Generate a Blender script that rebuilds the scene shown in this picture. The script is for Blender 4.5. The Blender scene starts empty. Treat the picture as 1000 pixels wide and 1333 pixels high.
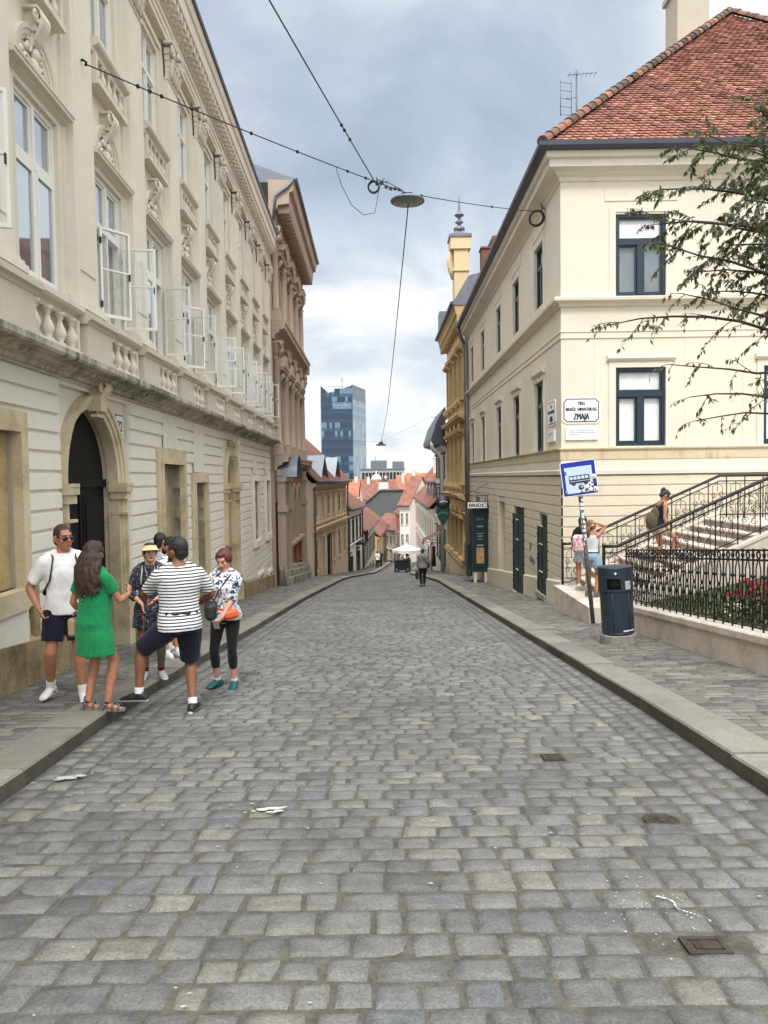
import bpy, math, random
import numpy as np
from mathutils import Vector, Matrix, noise
SC = bpy.context.scene
COL = SC.collection
R = math.radians
random.seed(7)

# ---------------------------------------------------------------- mesh builder
class MB:
    def __init__(s):
        s.v = []; s.f = []; s.m = []; s.sm = []; s.c = []; s.has_c = False; s.cur = None
    def add(s, vs, fs, mat=0, smooth=False):
        o = len(s.v)
        s.v.extend([tuple(p) for p in vs])
        if s.cur is not None: s.has_c = True
        s.c.extend([s.cur or (0.5, 0.5, 0.5, 1)] * len(vs))
        for f in fs:
            s.f.append(tuple(i + o for i in f)); s.m.append(mat); s.sm.append(smooth)
        return s
    def box(s, x0, x1, y0, y1, z0, z1, mat=0, z0b=None, z1b=None):
        # z0b / z1b: bottom / top height at the x1 end (for sloping ground)
        a = z0 if z0b is None else z0b; b = z1 if z1b is None else z1b
        vs = [(x0,y0,z0),(x1,y0,a),(x1,y1,a),(x0,y1,z0),(x0,y0,z1),(x1,y0,b),(x1,y1,b),(x0,y1,z1)]
        return s.add(vs, [(0,3,2,1),(4,5,6,7),(0,1,5,4),(1,2,6,5),(2,3,7,6),(3,0,4,7)], mat)
    def bbox(s, c, size, M=None, mat=0, bev=0.0):
        # centred box with optional chamfered edges and a matrix
        hx, hy, hz = size[0]/2, size[1]/2, size[2]/2
        if bev <= 0:
            vs = [Vector((sx*hx, sy*hy, sz*hz)) for sz in (-1,1) for sx, sy in ((-1,-1),(1,-1),(1,1),(-1,1))]
            fs = [(0,3,2,1),(4,5,6,7),(0,1,5,4),(1,2,6,5),(2,3,7,6),(3,0,4,7)]
        else:
            b = bev; vs = []; 
            def ring(z, i): 
                X, Y = hx-i, hy-i
                return [(-X+b,-Y,z),(X-b,-Y,z),(X,-Y+b,z),(X,Y-b,z),(X-b,Y,z),(-X+b,Y,z),(-X,Y-b,z),(-X,-Y+b,z)]
            for z, i in ((-hz,b*.8),(-hz+b,0),(hz-b,0),(hz,b*.8)): vs += [Vector(p) for p in ring(z,i)]
            fs = [tuple(range(7,-1,-1)), tuple(range(24,32))]
            for k in range(3):
                for j in range(8): fs.append((k*8+j, k*8+(j+1)%8, k*8+8+(j+1)%8, k*8+8+j))
        c = Vector(c)
        vs = [(M @ p if M else p) + c for p in vs]
        return s.add(vs, fs, mat)
    def extr(s, prof, x0, x1, mat=0, smooth=False, m0=0.0, m1=0.0, zs=0.0):
        # closed profile [(y,z)] pushed along x; m0/m1 mitre: x shifts by m*y ; zs slope dz per x
        n = len(prof)
        vs = [(x0 + m0*y, y, z + zs*x0) for y, z in prof] + [(x1 + m1*y, y, z + zs*x1) for y, z in prof]
        fs = [(i, (i+1) % n, n + (i+1) % n, n + i) for i in range(n)]
        fs += [tuple(range(n-1, -1, -1)), tuple(range(n, 2*n))]
        return s.add(vs, fs, mat, smooth)
    def tube(s, pts, r, seg=6, mat=0, smooth=True, cap=True, flat=1.0, up=None):
        P = [Vector(p) for p in pts]; n = len(P)
        rr = list(r) if hasattr(r, '__len__') else [r]*n
        T = []
        for i in range(n):
            t = (P[min(i+1,n-1)] - P[max(i-1,0)])
            T.append(t.normalized() if t.length > 1e-9 else Vector((0,0,1)))
        u = Vector(up) if up else (Vector((0,0,1)) if abs(T[0].z) < .9 else Vector((1,0,0)))
        a = (u - T[0]*u.dot(T[0])).normalized()
        vs = []
        for i in range(n):
            a = (a - T[i]*a.dot(T[i]))
            a = a.normalized() if a.length > 1e-6 else T[i].orthogonal().normalized()
            b = T[i].cross(a)
            for k in range(seg):
                t = 2*math.pi*k/seg
                vs.append(P[i] + a*(math.cos(t)*rr[i]) + b*(math.sin(t)*rr[i]*flat))
        fs = [(i*seg+k, i*seg+(k+1)%seg, (i+1)*seg+(k+1)%seg, (i+1)*seg+k) for i in range(n-1) for k in range(seg)]
        if cap: fs += [tuple(range(seg-1,-1,-1)), tuple(range((n-1)*seg, n*seg))]
        return s.add(vs, fs, mat, smooth)
    def lathe(s, prof, c=(0,0,0), seg=10, mat=0, smooth=True, M=None, sq=False):
        c = Vector(c); vs = []; n = len(prof)
        ph = math.pi/seg if sq else 0
        for r, z in prof:
            for k in range(seg):
                t = 2*math.pi*k/seg + ph
                p = Vector((r*math.cos(t), r*math.sin(t), z))
                vs.append((M @ p if M else p) + c)
        fs = [(i*seg+k, i*seg+(k+1)%seg, (i+1)*seg+(k+1)%seg, (i+1)*seg+k) for i in range(n-1) for k in range(seg)]
        fs += [tuple(range(seg-1,-1,-1)), tuple(range((n-1)*seg, n*seg))]
        return s.add(vs, fs, mat, smooth)
    def ell(s, c, r, seg=10, rings=7, mat=0, M=None, smooth=True):
        c = Vector(c); vs = []
        for i in range(rings+1):
            ph = math.pi*i/rings - math.pi/2
            for k in range(seg):
                t = 2*math.pi*k/seg
                p = Vector((r[0]*math.cos(ph)*math.cos(t), r[1]*math.cos(ph)*math.sin(t), r[2]*math.sin(ph)))
                vs.append((M @ p if M else p) + c)
        fs = [(i*seg+k, i*seg+(k+1)%seg, (i+1)*seg+(k+1)%seg, (i+1)*seg+k) for i in range(rings) for k in range(seg)]
        return s.add(vs, fs, mat, smooth)
    def arc(s, cx, cz, prof, a0, a1, seg=16, mat=0, smooth=False, sx=1.0):
        # profile [(radius, y)] closed, swept about (cx,cz) in the facade plane
        n = len(prof); vs = []
        for i in range(seg+1):
            t = a0 + (a1-a0)*i/seg
            for r, y in prof: vs.append((cx + sx*r*math.cos(t), y, cz + r*math.sin(t)))
        fs = [(i*n+k, (i+1)*n+k, (i+1)*n+(k+1)%n, i*n+(k+1)%n) for i in range(seg) for k in range(n)]
        fs += [tuple(range(n)), tuple(range((seg+1)*n-1, seg*n-1, -1))]
        return s.add(vs, fs, mat, smooth)
    def poly(s, pts, y0, y1, mat=0):
        # closed polygon [(x,z)] given thickness in y
        n = len(pts)
        vs = [(x,y0,z) for x,z in pts] + [(x,y1,z) for x,z in pts]
        fs = [tuple(range(n)), tuple(range(2*n-1,n-1,-1))] + [(i, n+i, n+(i+1)%n, (i+1)%n) for i in range(n)]
        return s.add(vs, fs, mat)
    def spiral(s, c, r, turns=1.5, y=0.0, tr=.02, d=1, a0=0.0, mat=0, seg=5, n=16):
        pts = []; rad = []
        for i in range(n+1):
            t = i/n; a = a0 + d*turns*2*math.pi*t; q = r*(1-.8*t)
            pts.append((c[0]+q*math.cos(a), y, c[1]+q*math.sin(a))); rad.append(tr*(1-.35*t))
        return s.tube(pts, rad, seg, mat)
    def wall(s, x0, x1, z0, z1, ops, y=0.0, depth=.2, mat=0, rmat=None, zb=None):
        # flat wall face at y with rectangular openings [(xa,xb,za,zb)] and their reveals
        xs = sorted({x0, x1, *[min(max(o[i],x0),x1) for o in ops for i in (0,1)]})
        zs = sorted({z0, z1, *[min(max(o[i],z0),z1) for o in ops for i in (2,3)]})
        for i in range(len(xs)-1):
            for j in range(len(zs)-1):
                cx, cz = (xs[i]+xs[i+1])/2, (zs[j]+zs[j+1])/2
                if any(o[0] < cx < o[1] and o[2] < cz < o[3] for o in ops): continue
                s.add([(xs[i],y,zs[j]),(xs[i+1],y,zs[j]),(xs[i+1],y,zs[j+1]),(xs[i],y,zs[j+1])], [(0,1,2,3)], mat)
        rm = mat if rmat is None else rmat
        for a, b, c, d in ops:
            Y = y + depth
            s.add([(a,y,c),(a,Y,c),(a,Y,d),(a,y,d),(b,y,c),(b,Y,c),(b,Y,d),(b,y,d)],
                  [(0,3,2,1),(4,5,6,7),(0,1,5,4),(3,7,6,2)], rm)
        return s
    def xform(s, M, i0=0):
        for i in range(i0, len(s.v)): s.v[i] = tuple(M @ Vector(s.v[i]))
    def build(s, name, mats, parent=None, loc=(0,0,0), rot=(0,0,0), recalc=False):
        me = bpy.data.meshes.new(name)
        me.from_pydata(s.v, [], s.f)
        for m in (mats if isinstance(mats, (list, tuple)) else [mats]): me.materials.append(m)
        me.polygons.foreach_set('material_index', s.m)
        me.polygons.foreach_set('use_smooth', s.sm)
        if s.has_c:
            at = me.color_attributes.new('tone', 'FLOAT_COLOR', 'POINT')
            at.data.foreach_set('color', [x for c in s.c for x in c])
        me.update()
        if recalc:
            import bmesh
            bm = bmesh.new(); bm.from_mesh(me); bmesh.ops.recalc_face_normals(bm, faces=bm.faces); bm.to_mesh(me); bm.free()
        return link(name, me, parent, loc, rot)

ZOFF = {}
def link(name, me, parent=None, loc=(0,0,0), rot=(0,0,0)):
    o = bpy.data.objects.new(name, me); COL.objects.link(o)
    if parent is not None:
        o.parent = parent
        loc = (loc[0], loc[1], loc[2] - ZOFF.get(parent.name, 0.0))
    o.location = loc; o.rotation_euler = rot
    return o
def thing(name, label, cat, loc=(0,0,0), rz=0.0, group=None, zoff=False):
    # Empty at the thing's base. zoff: parts are given with absolute heights
    o = bpy.data.objects.new(name, None); COL.objects.link(o)
    o.location = loc; o.rotation_euler = (0,0,rz); o.empty_display_size = .3
    if zoff: ZOFF[o.name] = loc[2]
    return tag(o, label, cat, group)
def tag(o, label, cat, group=None):
    o['label'] = label; o['category'] = cat
    if group: o['group'] = group
    return o
def struct(o, kind='structure'):
    o['kind'] = kind; return o
def copy_of(o, parent, loc=None, rot=None, zoff=True):
    c = o.copy(); COL.objects.link(c); c.parent = parent
    if loc is not None: c.location = (loc[0], loc[1], loc[2] - (ZOFF.get(parent.name, 0.0) if zoff and parent else 0))
    if rot is not None: c.rotation_euler = rot
    for ch in o.children: copy_of(ch, c)
    return c

# ---------------------------------------------------------------- materials
def srgb(r, g=None, b=None):
    if g is None: r, g, b = r
    f = lambda c: (c/255/12.92) if c/255 <= .04045 else ((c/255+.055)/1.055)**2.4
    return (f(r), f(g), f(b), 1)
class NT:
    def __init__(s, name):
        s.mat = bpy.data.materials.new(name); s.mat.use_nodes = True
        s.t = s.mat.node_tree; s.bsdf = s.t.nodes['Principled BSDF']
    def n(s, typ, **kw):
        nd = s.t.nodes.new(typ)
        for k, v in kw.items():
            if k in nd.inputs.keys() if isinstance(k, str) and k[0].isupper() else False: nd.inputs[k].default_value = v
            else: setattr(nd, k, v)
        return nd
    def l(s, a, b): s.t.links.new(a, b)
    def pos(s):
        return s.n('ShaderNodeNewGeometry').outputs['Position']
    def obj(s):
        return s.n('ShaderNodeTexCoord').outputs['Object']
    def mapv(s, vec, scale):
        m = s.n('ShaderNodeMapping'); m.inputs['Scale'].default_value = scale; s.l(vec, m.inputs['Vector']); return m.outputs['Vector']
    def noise(s, vec, scale, detail=4, rough=.55, dist=0):
        n = s.n('ShaderNodeTexNoise'); n.inputs['Scale'].default_value = scale; n.inputs['Detail'].default_value = detail
        n.inputs['Roughness'].default_value = rough; n.inputs['Distortion'].default_value = dist
        s.l(vec, n.inputs['Vector']); return n.outputs['Fac']
    def ramp(s, fac, stops, interp='LINEAR'):
        r = s.n('ShaderNodeValToRGB'); r.color_ramp.interpolation = interp
        e = r.color_ramp.elements
        while len(e) < len(stops): e.new(.5)
        for i, (p, c) in enumerate(stops):
            e[i].position = p; e[i].color = c if hasattr(c, '__len__') else (c,c,c,1)
        s.l(fac, r.inputs['Fac']); return r.outputs['Color']
    def mix(s, fac, a, b, mode='MIX'):
        m = s.n('ShaderNodeMix', data_type='RGBA', blend_type=mode)
        for sock, v in ((m.inputs[0], fac), (m.inputs[6], a), (m.inputs[7], b)):
            if hasattr(v, 'node'): s.l(v, sock)
            else: sock.default_value = v
        return m.outputs[2]
    def math(s, op, a, b=0.0, clamp=False):
        m = s.n('ShaderNodeMath', operation=op, use_clamp=clamp)
        for sock, v in ((m.inputs[0], a), (m.inputs[1], b)):
            if hasattr(v, 'node'): s.l(v, sock)
            else: sock.default_value = v
        return m.outputs[0]
    def bump(s, h, strength=.3, dist=.01):
        b = s.n('ShaderNodeBump'); b.inputs['Strength'].default_value = strength; b.inputs['Distance'].default_value = dist
        s.l(h, b.inputs['Height']); s.l(b.outputs['Normal'], s.bsdf.inputs['Normal']); return b
    def set(s, **kw):
        for k, v in kw.items():
            sock = s.bsdf.inputs[k.replace('_', ' ')]
            if hasattr(v, 'node'): s.l(v, sock)
            else: sock.default_value = v
        return s
def sc(c, k): return (min(c[0]*k,1), min(c[1]*k,1), min(c[2]*k,1), 1)
def plain(name, col, rough=.6, metal=0.0, var=.12, scale=6.0, bump=0.0, bscale=60, coords='obj', spec=.5):
    n = NT(name); v = n.obj() if coords == 'obj' else n.pos()
    f = n.noise(v, scale, 5, .6)
    n.set(Base_Color=n.ramp(f, [(.25, sc(col, 1-var)), (.75, sc(col, 1+var))]), Roughness=rough, Metallic=metal)
    n.bsdf.inputs['Specular IOR Level'].default_value = spec
    if bump: n.bump(n.noise(v, bscale, 3), bump, .01)
    return n.mat
def stucco(name, col, stain=.25, stain_col=(.16,.14,.11,1), bump=.25, streak=.5, fine=.08):
    # painted render: broad blotches, run-off streaks, fine grain
    n = NT(name); p = n.pos()
    a = n.noise(p, .55, 5, .6); b = n.noise(p, 14, 4, .6)
    c = n.mix(n.ramp(a, [(.3,0),(.7,1)]), sc(col,.93), sc(col,1.05))
    c = n.mix(n.math('MULTIPLY', n.ramp(b, [(.35,0),(.75,1)]), fine*4), c, sc(col,.86))
    st = n.noise(n.mapv(p, (5.0,5.0,.35)), 1.0, 5, .6); blot = n.noise(p, 1.3, 5, .65)
    f = n.math('MULTIPLY', n.ramp(st, [(.5,0),(.8,1)]), n.ramp(blot, [(.45,0),(.75,1)]))
    c = n.mix(n.math('MULTIPLY', f, stain*streak*2, True), c, stain_col)
    g = n.noise(p, 3.1, 6, .7)
    c = n.mix(n.math('MULTIPLY', n.ramp(g, [(.58,0),(.8,1)]), stain, True), c, stain_col)
    n.set(Base_Color=c, Roughness=.88); n.bsdf.inputs['Specular IOR Level'].default_value = .25
    n.bump(n.math('ADD', n.math('MULTIPLY', n.noise(p, 45, 4), .6), n.noise(p, 5, 4)), bump, .012)
    return n.mat
def stone(name, cols, scale=3.0, rough=.85, bump=.4, speck=0.0):
    n = NT(name); p = n.pos()
    f = n.noise(p, scale, 8, .68)
    k = len(cols); c = n.ramp(f, [(.28+.44*i/(k-1), cols[i]) for i in range(k)])
    g = n.noise(p, 40, 3, .7)
    c = n.mix(n.math('MULTIPLY', n.ramp(g, [(.4,0),(.7,1)]), .25+speck), c, sc(cols[0], .55))
    n.set(Base_Color=c, Roughness=rough); n.bsdf.inputs['Specular IOR Level'].default_value = .3
    n.bump(n.math('ADD', n.noise(p, 30, 4), n.noise(p, 6, 5)), bump, .012)
    return n.mat
def toned(name, stops, rough=.75, bump=.5, mottling=.3, bscale=55, spec=.35):
    # per-stone tone comes from the 'tone' attribute (one value per sett / tile)
    n = NT(name); p = n.pos()
    at = n.n('ShaderNodeAttribute', attribute_name='tone')
    sep = n.n('ShaderNodeSeparateColor'); n.l(at.outputs['Color'], sep.inputs[0])
    c = n.ramp(sep.outputs[0], stops)
    m = n.noise(p, 7, 6, .7); m2 = n.noise(p, 90, 3, .7); m3 = n.noise(p, .7, 5, .6)
    c = n.mix(1.0, c, n.ramp(m3, [(.32, .80), (.5, 1.0), (.68, 1.14)]), 'MULTIPLY')
    c = n.mix(1.0, c, n.ramp(m, [(.25, 1-mottling), (.75, 1+mottling)]), 'MULTIPLY')
    c = n.mix(1.0, c, n.ramp(m2, [(.3, .64), (.7, 1.36)]), 'MULTIPLY')
    n.set(Base_Color=c, Roughness=n.ramp(m, [(.3, rough-.12), (.7, min(rough+.12,1))]))
    n.bsdf.inputs['Specular IOR Level'].default_value = spec
    n.bump(n.math('ADD', n.noise(p, bscale, 5, .65), n.noise(p, 14, 4)), bump, .008)
    return n.mat
def glass_window(name, tint=(.30,.36,.42,1), rough=.03, metal=.75, dark=(.03,.035,.04,1)):
    n = NT(name)
    f = n.noise(n.obj(), .9, 2)
    n.set(Base_Color=tint, Metallic=metal, Roughness=rough)
    n.bump(f, .05, .02)
    return n.mat
def clear_glass(name):
    n = NT(name); t = n.t
    tr = n.n('ShaderNodeBsdfTransparent'); gl = n.n('ShaderNodeBsdfGlossy'); gl.inputs['Roughness'].default_value = .02
    gl.inputs['Color'].default_value = (.9,.95,1,1); tr.inputs['Color'].default_value = (.96,.97,.97,1)
    fr = n.n('ShaderNodeLayerWeight'); fr.inputs['Blend'].default_value = .5
    fc = n.math('ADD', n.math('MULTIPLY', n.math('POWER', fr.outputs['Facing'], 4.0), .75), .07)
    mx = n.n('ShaderNodeMixShader'); n.l(fc, mx.inputs[0]); n.l(tr.outputs[0], mx.inputs[1]); n.l(gl.outputs[0], mx.inputs[2])
    n.l(mx.outputs[0], t.nodes['Material Output'].inputs['Surface'])
    return n.mat
M = {}
M['cream'] = stucco('cream_render', srgb(224,217,202), .16)
M['cream_trim'] = stucco('cream_moulding', srgb(217,209,193), .28)
M['pale'] = stucco('pale_render', srgb(228,223,210), .14)
def ledge_stone():
    n = NT('weathered_stone_ledge'); p = n.pos()
    st = n.noise(n.mapv(p, (7,7,.5)), 1.0, 6, .65); bl = n.noise(p, .8, 5, .6); f = n.noise(p, 18, 5, .7)
    m = n.math('ADD', n.math('MULTIPLY', st, .55), n.math('MULTIPLY', bl, .45))
    c = n.ramp(m, [(.31, srgb(48,46,43)), (.41, srgb(96,91,83)), (.48, srgb(142,136,124)), (.57, srgb(184,177,161))])
    c = n.mix(1.0, c, n.ramp(f, [(.3,.72),(.7,1.2)]), 'MULTIPLY')
    n.set(Base_Color=c, Roughness=.9); n.bump(n.noise(p, 30, 5), .5, .012); return n.mat
M['grime'] = ledge_stone()
M['pedestal'] = stucco('weathered_pedestal', srgb(200,193,177), .45, (.15,.14,.12,1), .4)
M['sandstone'] = stone('brown_sandstone', [srgb(96,80,56), srgb(168,146,108), srgb(196,178,140)], 2.2)
M['frame_stone'] = stone('buff_frame_stone', [srgb(164,146,114), srgb(208,193,162), srgb(220,208,184)], 1.5, .85, .35)
M['plinth'] = stone('stained_plinth', [srgb(92,80,60), srgb(160,142,108), srgb(188,172,140)], 1.6, .9, .7, .15)
M['niche'] = stone('stained_niche', [srgb(120,98,56), srgb(186,164,118), srgb(200,186,156)], 1.3, .9, .4)
M['dark_wood'] = plain('dark_door_wood', (.005,.005,.006,1), .6, 0, .3, spec=.2)
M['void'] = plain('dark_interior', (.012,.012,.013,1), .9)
M['white_paint'] = plain('white_window_paint', srgb(228,226,218), .45, 0, .05)
M['glass'] = glass_window('window_glass', (.50,.56,.62,1), .03, .8)
M['glass_dark'] = glass_window('dark_window_glass', (.06,.075,.09,1), .05, .45)
M['clear'] = clear_glass('casement_glass')
M['curtain'] = plain('white_blind', srgb(240,240,238), .9, 0, .08, 3)
M['zinc'] = plain('grey_zinc', srgb(112,118,126), .5, .5, .2, 2)
M['gutter'] = plain('dark_painted_gutter', srgb(66,70,82), .45, .2, .15, 2)
M['pipe'] = plain('grey_downpipe', srgb(98,98,100), .5, .3, .2, 2)
M['pink'] = stucco('pink_render', srgb(188,169,152), .42, (.10,.075,.06,1))
M['pink_trim'] = stucco('pink_moulding', srgb(176,158,142), .55, (.07,.055,.05,1))
M['red_panel'] = stucco('red_rustication', srgb(150,96,82), .3)
M['beige'] = stucco('beige_render', srgb(222,204,176), .3, (.2,.13,.08,1))
M['beige_trim'] = stucco('beige_moulding', srgb(212,190,160), .35, (.2,.13,.08,1))
M['yellow'] = stucco('yellow_render', srgb(216,196,156), .35, (.16,.10,.04,1))
M['yellow_trim'] = stucco('yellow_moulding', srgb(188,164,122), .5, (.10,.07,.03,1))
M['whitewash'] = stucco('white_render', srgb(232,230,222), .18)
M['offwhite'] = stucco('offwhite_render', srgb(214,208,194), .3)
M['rbwall'] = stucco('warm_cream_render', srgb(220,211,193), .18, (.25,.21,.15,1))
M['rbbase'] = stucco('weathered_cream_base', srgb(216,206,185), .38, (.20,.17,.12,1), .35)
M['rbtrim'] = stucco('warm_cream_moulding', srgb(221,213,197), .24, (.22,.18,.13,1))
M['rbstain'] = stucco('stained_sill_band', srgb(208,193,162), .8, (.14,.12,.08,1), .4, .8)
M['teal'] = plain('dark_teal_paint', srgb(22,44,58), .4, 0, .2)
M['shutter'] = plain('dark_green_shutter', srgb(36,52,54), .55, 0, .25, 8, .2)
M['iron'] = plain('black_wrought_iron', (.012,.012,.014,1), .5, .3, .3)
M['limestone'] = stone('pale_limestone', [srgb(168,156,142), srgb(214,200,186), srgb(228,218,206)], 2.0, .8, .25)
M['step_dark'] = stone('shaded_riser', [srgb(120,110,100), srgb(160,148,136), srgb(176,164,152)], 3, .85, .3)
M['cable'] = plain('black_cable', (.02,.02,.022,1), .6)
M['black'] = plain('black_plastic', (.012,.012,.014,1), .5)
M['white'] = plain('white_plastic', srgb(235,235,235), .5, 0, .04)
TILE = [(0, srgb(98,70,60)), (.3, srgb(138,94,80)), (.65, srgb(158,108,92)), (1, srgb(184,140,120))]
M['tile'] = toned('red_clay_tile', TILE, .8, .4, .18)
M['tile_old'] = toned('mossy_ridge_tile', [(0, srgb(60,54,48)), (.5, srgb(104,86,74)), (1, srgb(150,104,86))], .9, .6, .3)
# ================================================================ ground, road, pavements
def gz(y):
    if y < 45: return -.095*y
    if y < 62: return -4.275 - .108*(y-45)
    if y < 90: return -6.111 - .09*(y-62)
    if y < 140: return -8.631 - .10*(y-90)
    return -13.63 - .03*(min(y,300)-140)
def lerp(pts, y):
    if y <= pts[0][0]: return pts[0][1]
    for (a,b),(c,d) in zip(pts, pts[1:]):
        if y <= c: return b + (d-b)*(y-a)/(c-a)
    return pts[-1][1]
KL = [(-6,-2.3),(4.9,-2.55),(8,-2.74),(26,-2.74),(41,-2.46),(48,-1.9),(56,-1.15),(70,-.55),(90,.2),(130,1.2)]
KR = [(-6,2.4),(5,2.44),(7.5,2.5),(38,2.42),(42,2.12),(52,1.45),(60,1.7),(70,2.3),(90,3.3),(130,5.0)]
kl = lambda y: lerp(KL, y)
kr = lambda y: lerp(KR, y)
KH, KW = .125, .40
PAVE_L = [(-6,-3.85),(45,-5.45),(46,-5.4),(130,-4.0)]
rng = random.Random(3)

class Stones:
    def __init__(s): s.v=[]; s.f=[]; s.c=[]; s.n=0
    def add(s, quad, z, n, dome, drop, tone, tilt=.006, rough=.002, rnd=.10):
        # quad: four xy corners; an n x n grid whose outer ring drops into the joint
        (ax,ay),(bx,by),(cx,cy),(dx,dy) = quad
        g = n + 2; o = s.n
        tx, ty = rng.uniform(-tilt,tilt), rng.uniform(-tilt,tilt); dz = rng.uniform(-tilt,tilt)*.7
        w = .5*(math.hypot(bx-ax,by-ay)); inset = min(.011/max(w,.02), .3)
        for j in range(g):
            for i in range(g):
                edge = i in (0,g-1) or j in (0,g-1)
                u = -1 + 2*(min(max(i-1,0),n-1))/(n-1); v = -1 + 2*(min(max(j-1,0),n-1))/(n-1)
                if not edge: u *= 1-inset; v *= 1-inset*1.1
                k = rnd*(abs(u*v))**3*.35
                uu, vv = u*(1-k), v*(1-k)
                a, b = (uu+1)/2, (vv+1)/2
                x = (ax*(1-a)+bx*a)*(1-b) + (dx*(1-a)+cx*a)*b
                y = (ay*(1-a)+by*a)*(1-b) + (dy*(1-a)+cy*a)*b
                if n > 2 and (i in (0,1,g-2,g-1) or j in (0,1,g-2,g-1)):
                    nv = noise.noise_vector(Vector((x*22, y*22, tone*5))); x += nv.x*.0055; y += nv.y*.0055
                zz = z(x,y) + dz + tx*u + ty*v
                if edge: zz -= drop
                else:
                    q = max(abs(u),abs(v))
                    zz += dome*(1-q*q*.9) - .3*dome + rng.uniform(-rough,rough)
                s.v.append((x,y,zz)); s.c.append(tone)
        for j in range(g-1):
            for i in range(g-1):
                s.f.append((o+j*g+i, o+j*g+i+1, o+(j+1)*g+i+1, o+(j+1)*g+i))
        s.n += g*g
    def to(s, mb, mat):
        o = len(mb.v); mb.v += s.v; mb.f += [tuple(i+o for i in f) for f in s.f]
        mb.m += [mat]*len(s.f); mb.sm += [True]*len(s.f); mb.c += [(t,t,t,1) for t in s.c]; mb.has_c = True

def sheet(mb, xl, xr, zf, ys, mat, nx=1):
    for a, b in zip(ys, ys[1:]):
        for i in range(nx):
            f = lambda y, k: xl(y) + (xr(y)-xl(y))*k/nx
            mb.add([(f(a,i),a,zf(a)),(f(a,i+1),a,zf(a)),(f(b,i+1),b,zf(b)),(f(b,i),b,zf(b))], [(0,1,2,3)], mat)

M['sett'] = toned('granite_sett', [(0, srgb(86,87,86)), (.25, srgb(101,102,100)), (.5, srgb(110,110,107)), (.7, srgb(117,116,111)), (.86, srgb(126,123,114)), (1, srgb(102,104,106))], .68, .7, .34)
M['sett_small'] = toned('small_gutter_sett', [(0, srgb(78,77,74)), (.5, srgb(104,102,96)), (1, srgb(136,129,114))], .8, .6, .22)
M['pave_sett'] = toned('pavement_sett', [(0, srgb(86,85,82)), (.5, srgb(112,110,105)), (1, srgb(133,129,120))], .78, .4, .16)
M['joint'] = stone('sandy_joint', [srgb(68,66,61), srgb(97,94,86), srgb(114,110,100)], 9, .95, .6, .2)
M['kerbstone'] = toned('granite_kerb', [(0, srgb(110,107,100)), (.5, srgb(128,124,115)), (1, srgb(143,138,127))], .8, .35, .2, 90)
M['kerb_face'] = toned('shaded_kerb_face', [(0, srgb(66,63,57)), (1, srgb(96,92,83))], .9, .5, .35)  # shade of the upright kerb fronts, painted in as a darker granite tone
M['terrain'] = plain('city_ground', srgb(110,104,92), .9, 0, .2, .05, coords='pos')

def tone():
    t = .5+(rng.betavariate(3,3)-.5)*.72
    r = rng.random()
    if r < .07: t = rng.uniform(.82,.95)
    elif r < .12: t = rng.uniform(.97,1)
    elif r < .18: t = rng.uniform(0,.15)
    return t
road = MB(); st = Stones()
COVERS = [(1.597,4.468,.085,.085),(1.265,3.035,.087,.067),(1.255,5.86,.082,.082)]
ys = [-4+2*i for i in range(68)]
sheet(road, lambda y: kl(y)-.05, lambda y: kr(y)+.05, lambda y: gz(y)-.0075, ys, 0, 4)
G = .50
y = -1.0
zf = lambda x, y: gz(y)
while y < 100:
    h = rng.choice([.135,.15,.16,.17,.185,.20]) * (1.12 if y < 4.2 else 1)
    if y > 40: h *= 1.5
    x = kl(y)+G + rng.uniform(-.12,0); xe = kr(y)-G
    skew = rng.uniform(-.01,.01)
    n = 5 if y < 6.5 else 4 if y < 12 else 3 if y < 24 else 2
    jt = .0048 if y < 20 else .005
    bow0 = rng.uniform(-.012,.012)
    while x < xe - .06:
        w = rng.choice([.14,.165,.18,.195,.21,.225,.25,.29]) * rng.uniform(.92,1.08)
        if y > 40: w *= 1.3
        if xe - (x+w) < .1: w = xe - x
        j = lambda: rng.uniform(-.011,.011)
        ya = y + skew*(x/2.5); 
        if any(abs(x+w/2-cx_) < w/2+hx_-.045 and abs(ya+h/2-cy_) < h/2+hy_-.045 for cx_, cy_, hx_, hy_ in COVERS): x += w; continue
        q = [(x+jt+j(), ya+jt+j()), (x+w-jt+j(), ya+jt+j()), (x+w-jt+j(), ya+h-jt+j()), (x+jt+j(), ya+h-jt+j())]
        st.add(q, zf, n, .0065 if y < 30 else .004, .024, tone(), .0055)
        x += w
    y += h
# gutter courses along each kerb
for side in (-1,1):
    for c in range(3):
        y = -1.0 + c*.07
        while y < 60:
            L = rng.uniform(.15,.24); e = kl(y) if side < 0 else -kr(y)
            e2 = kl(y+L) if side < 0 else -kr(y+L)
            a0, a1 = c*G/3, (c+1)*G/3
            j = lambda: rng.uniform(-.006,.006)
            q = [(e+a0+.009+j(), y+.009+j()), (e+a1-.009+j(), y+.009+j()), (e2+a1-.009+j(), y+L-.009+j()), (e2+a0+.009+j(), y+L-.009+j())]
            if side > 0: q = [(-q[1][0],q[1][1]), (-q[0][0],q[0][1]), (-q[3][0],q[3][1]), (-q[2][0],q[2][1])]
            st.add(q, zf, 3 if y < 12 else 2, .007, .03, rng.betavariate(2.5,2.5)*.85)
            y += L
st.to(road, 1)
road_o = struct(road.build('road', [M['joint'], M['sett']]))

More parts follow.
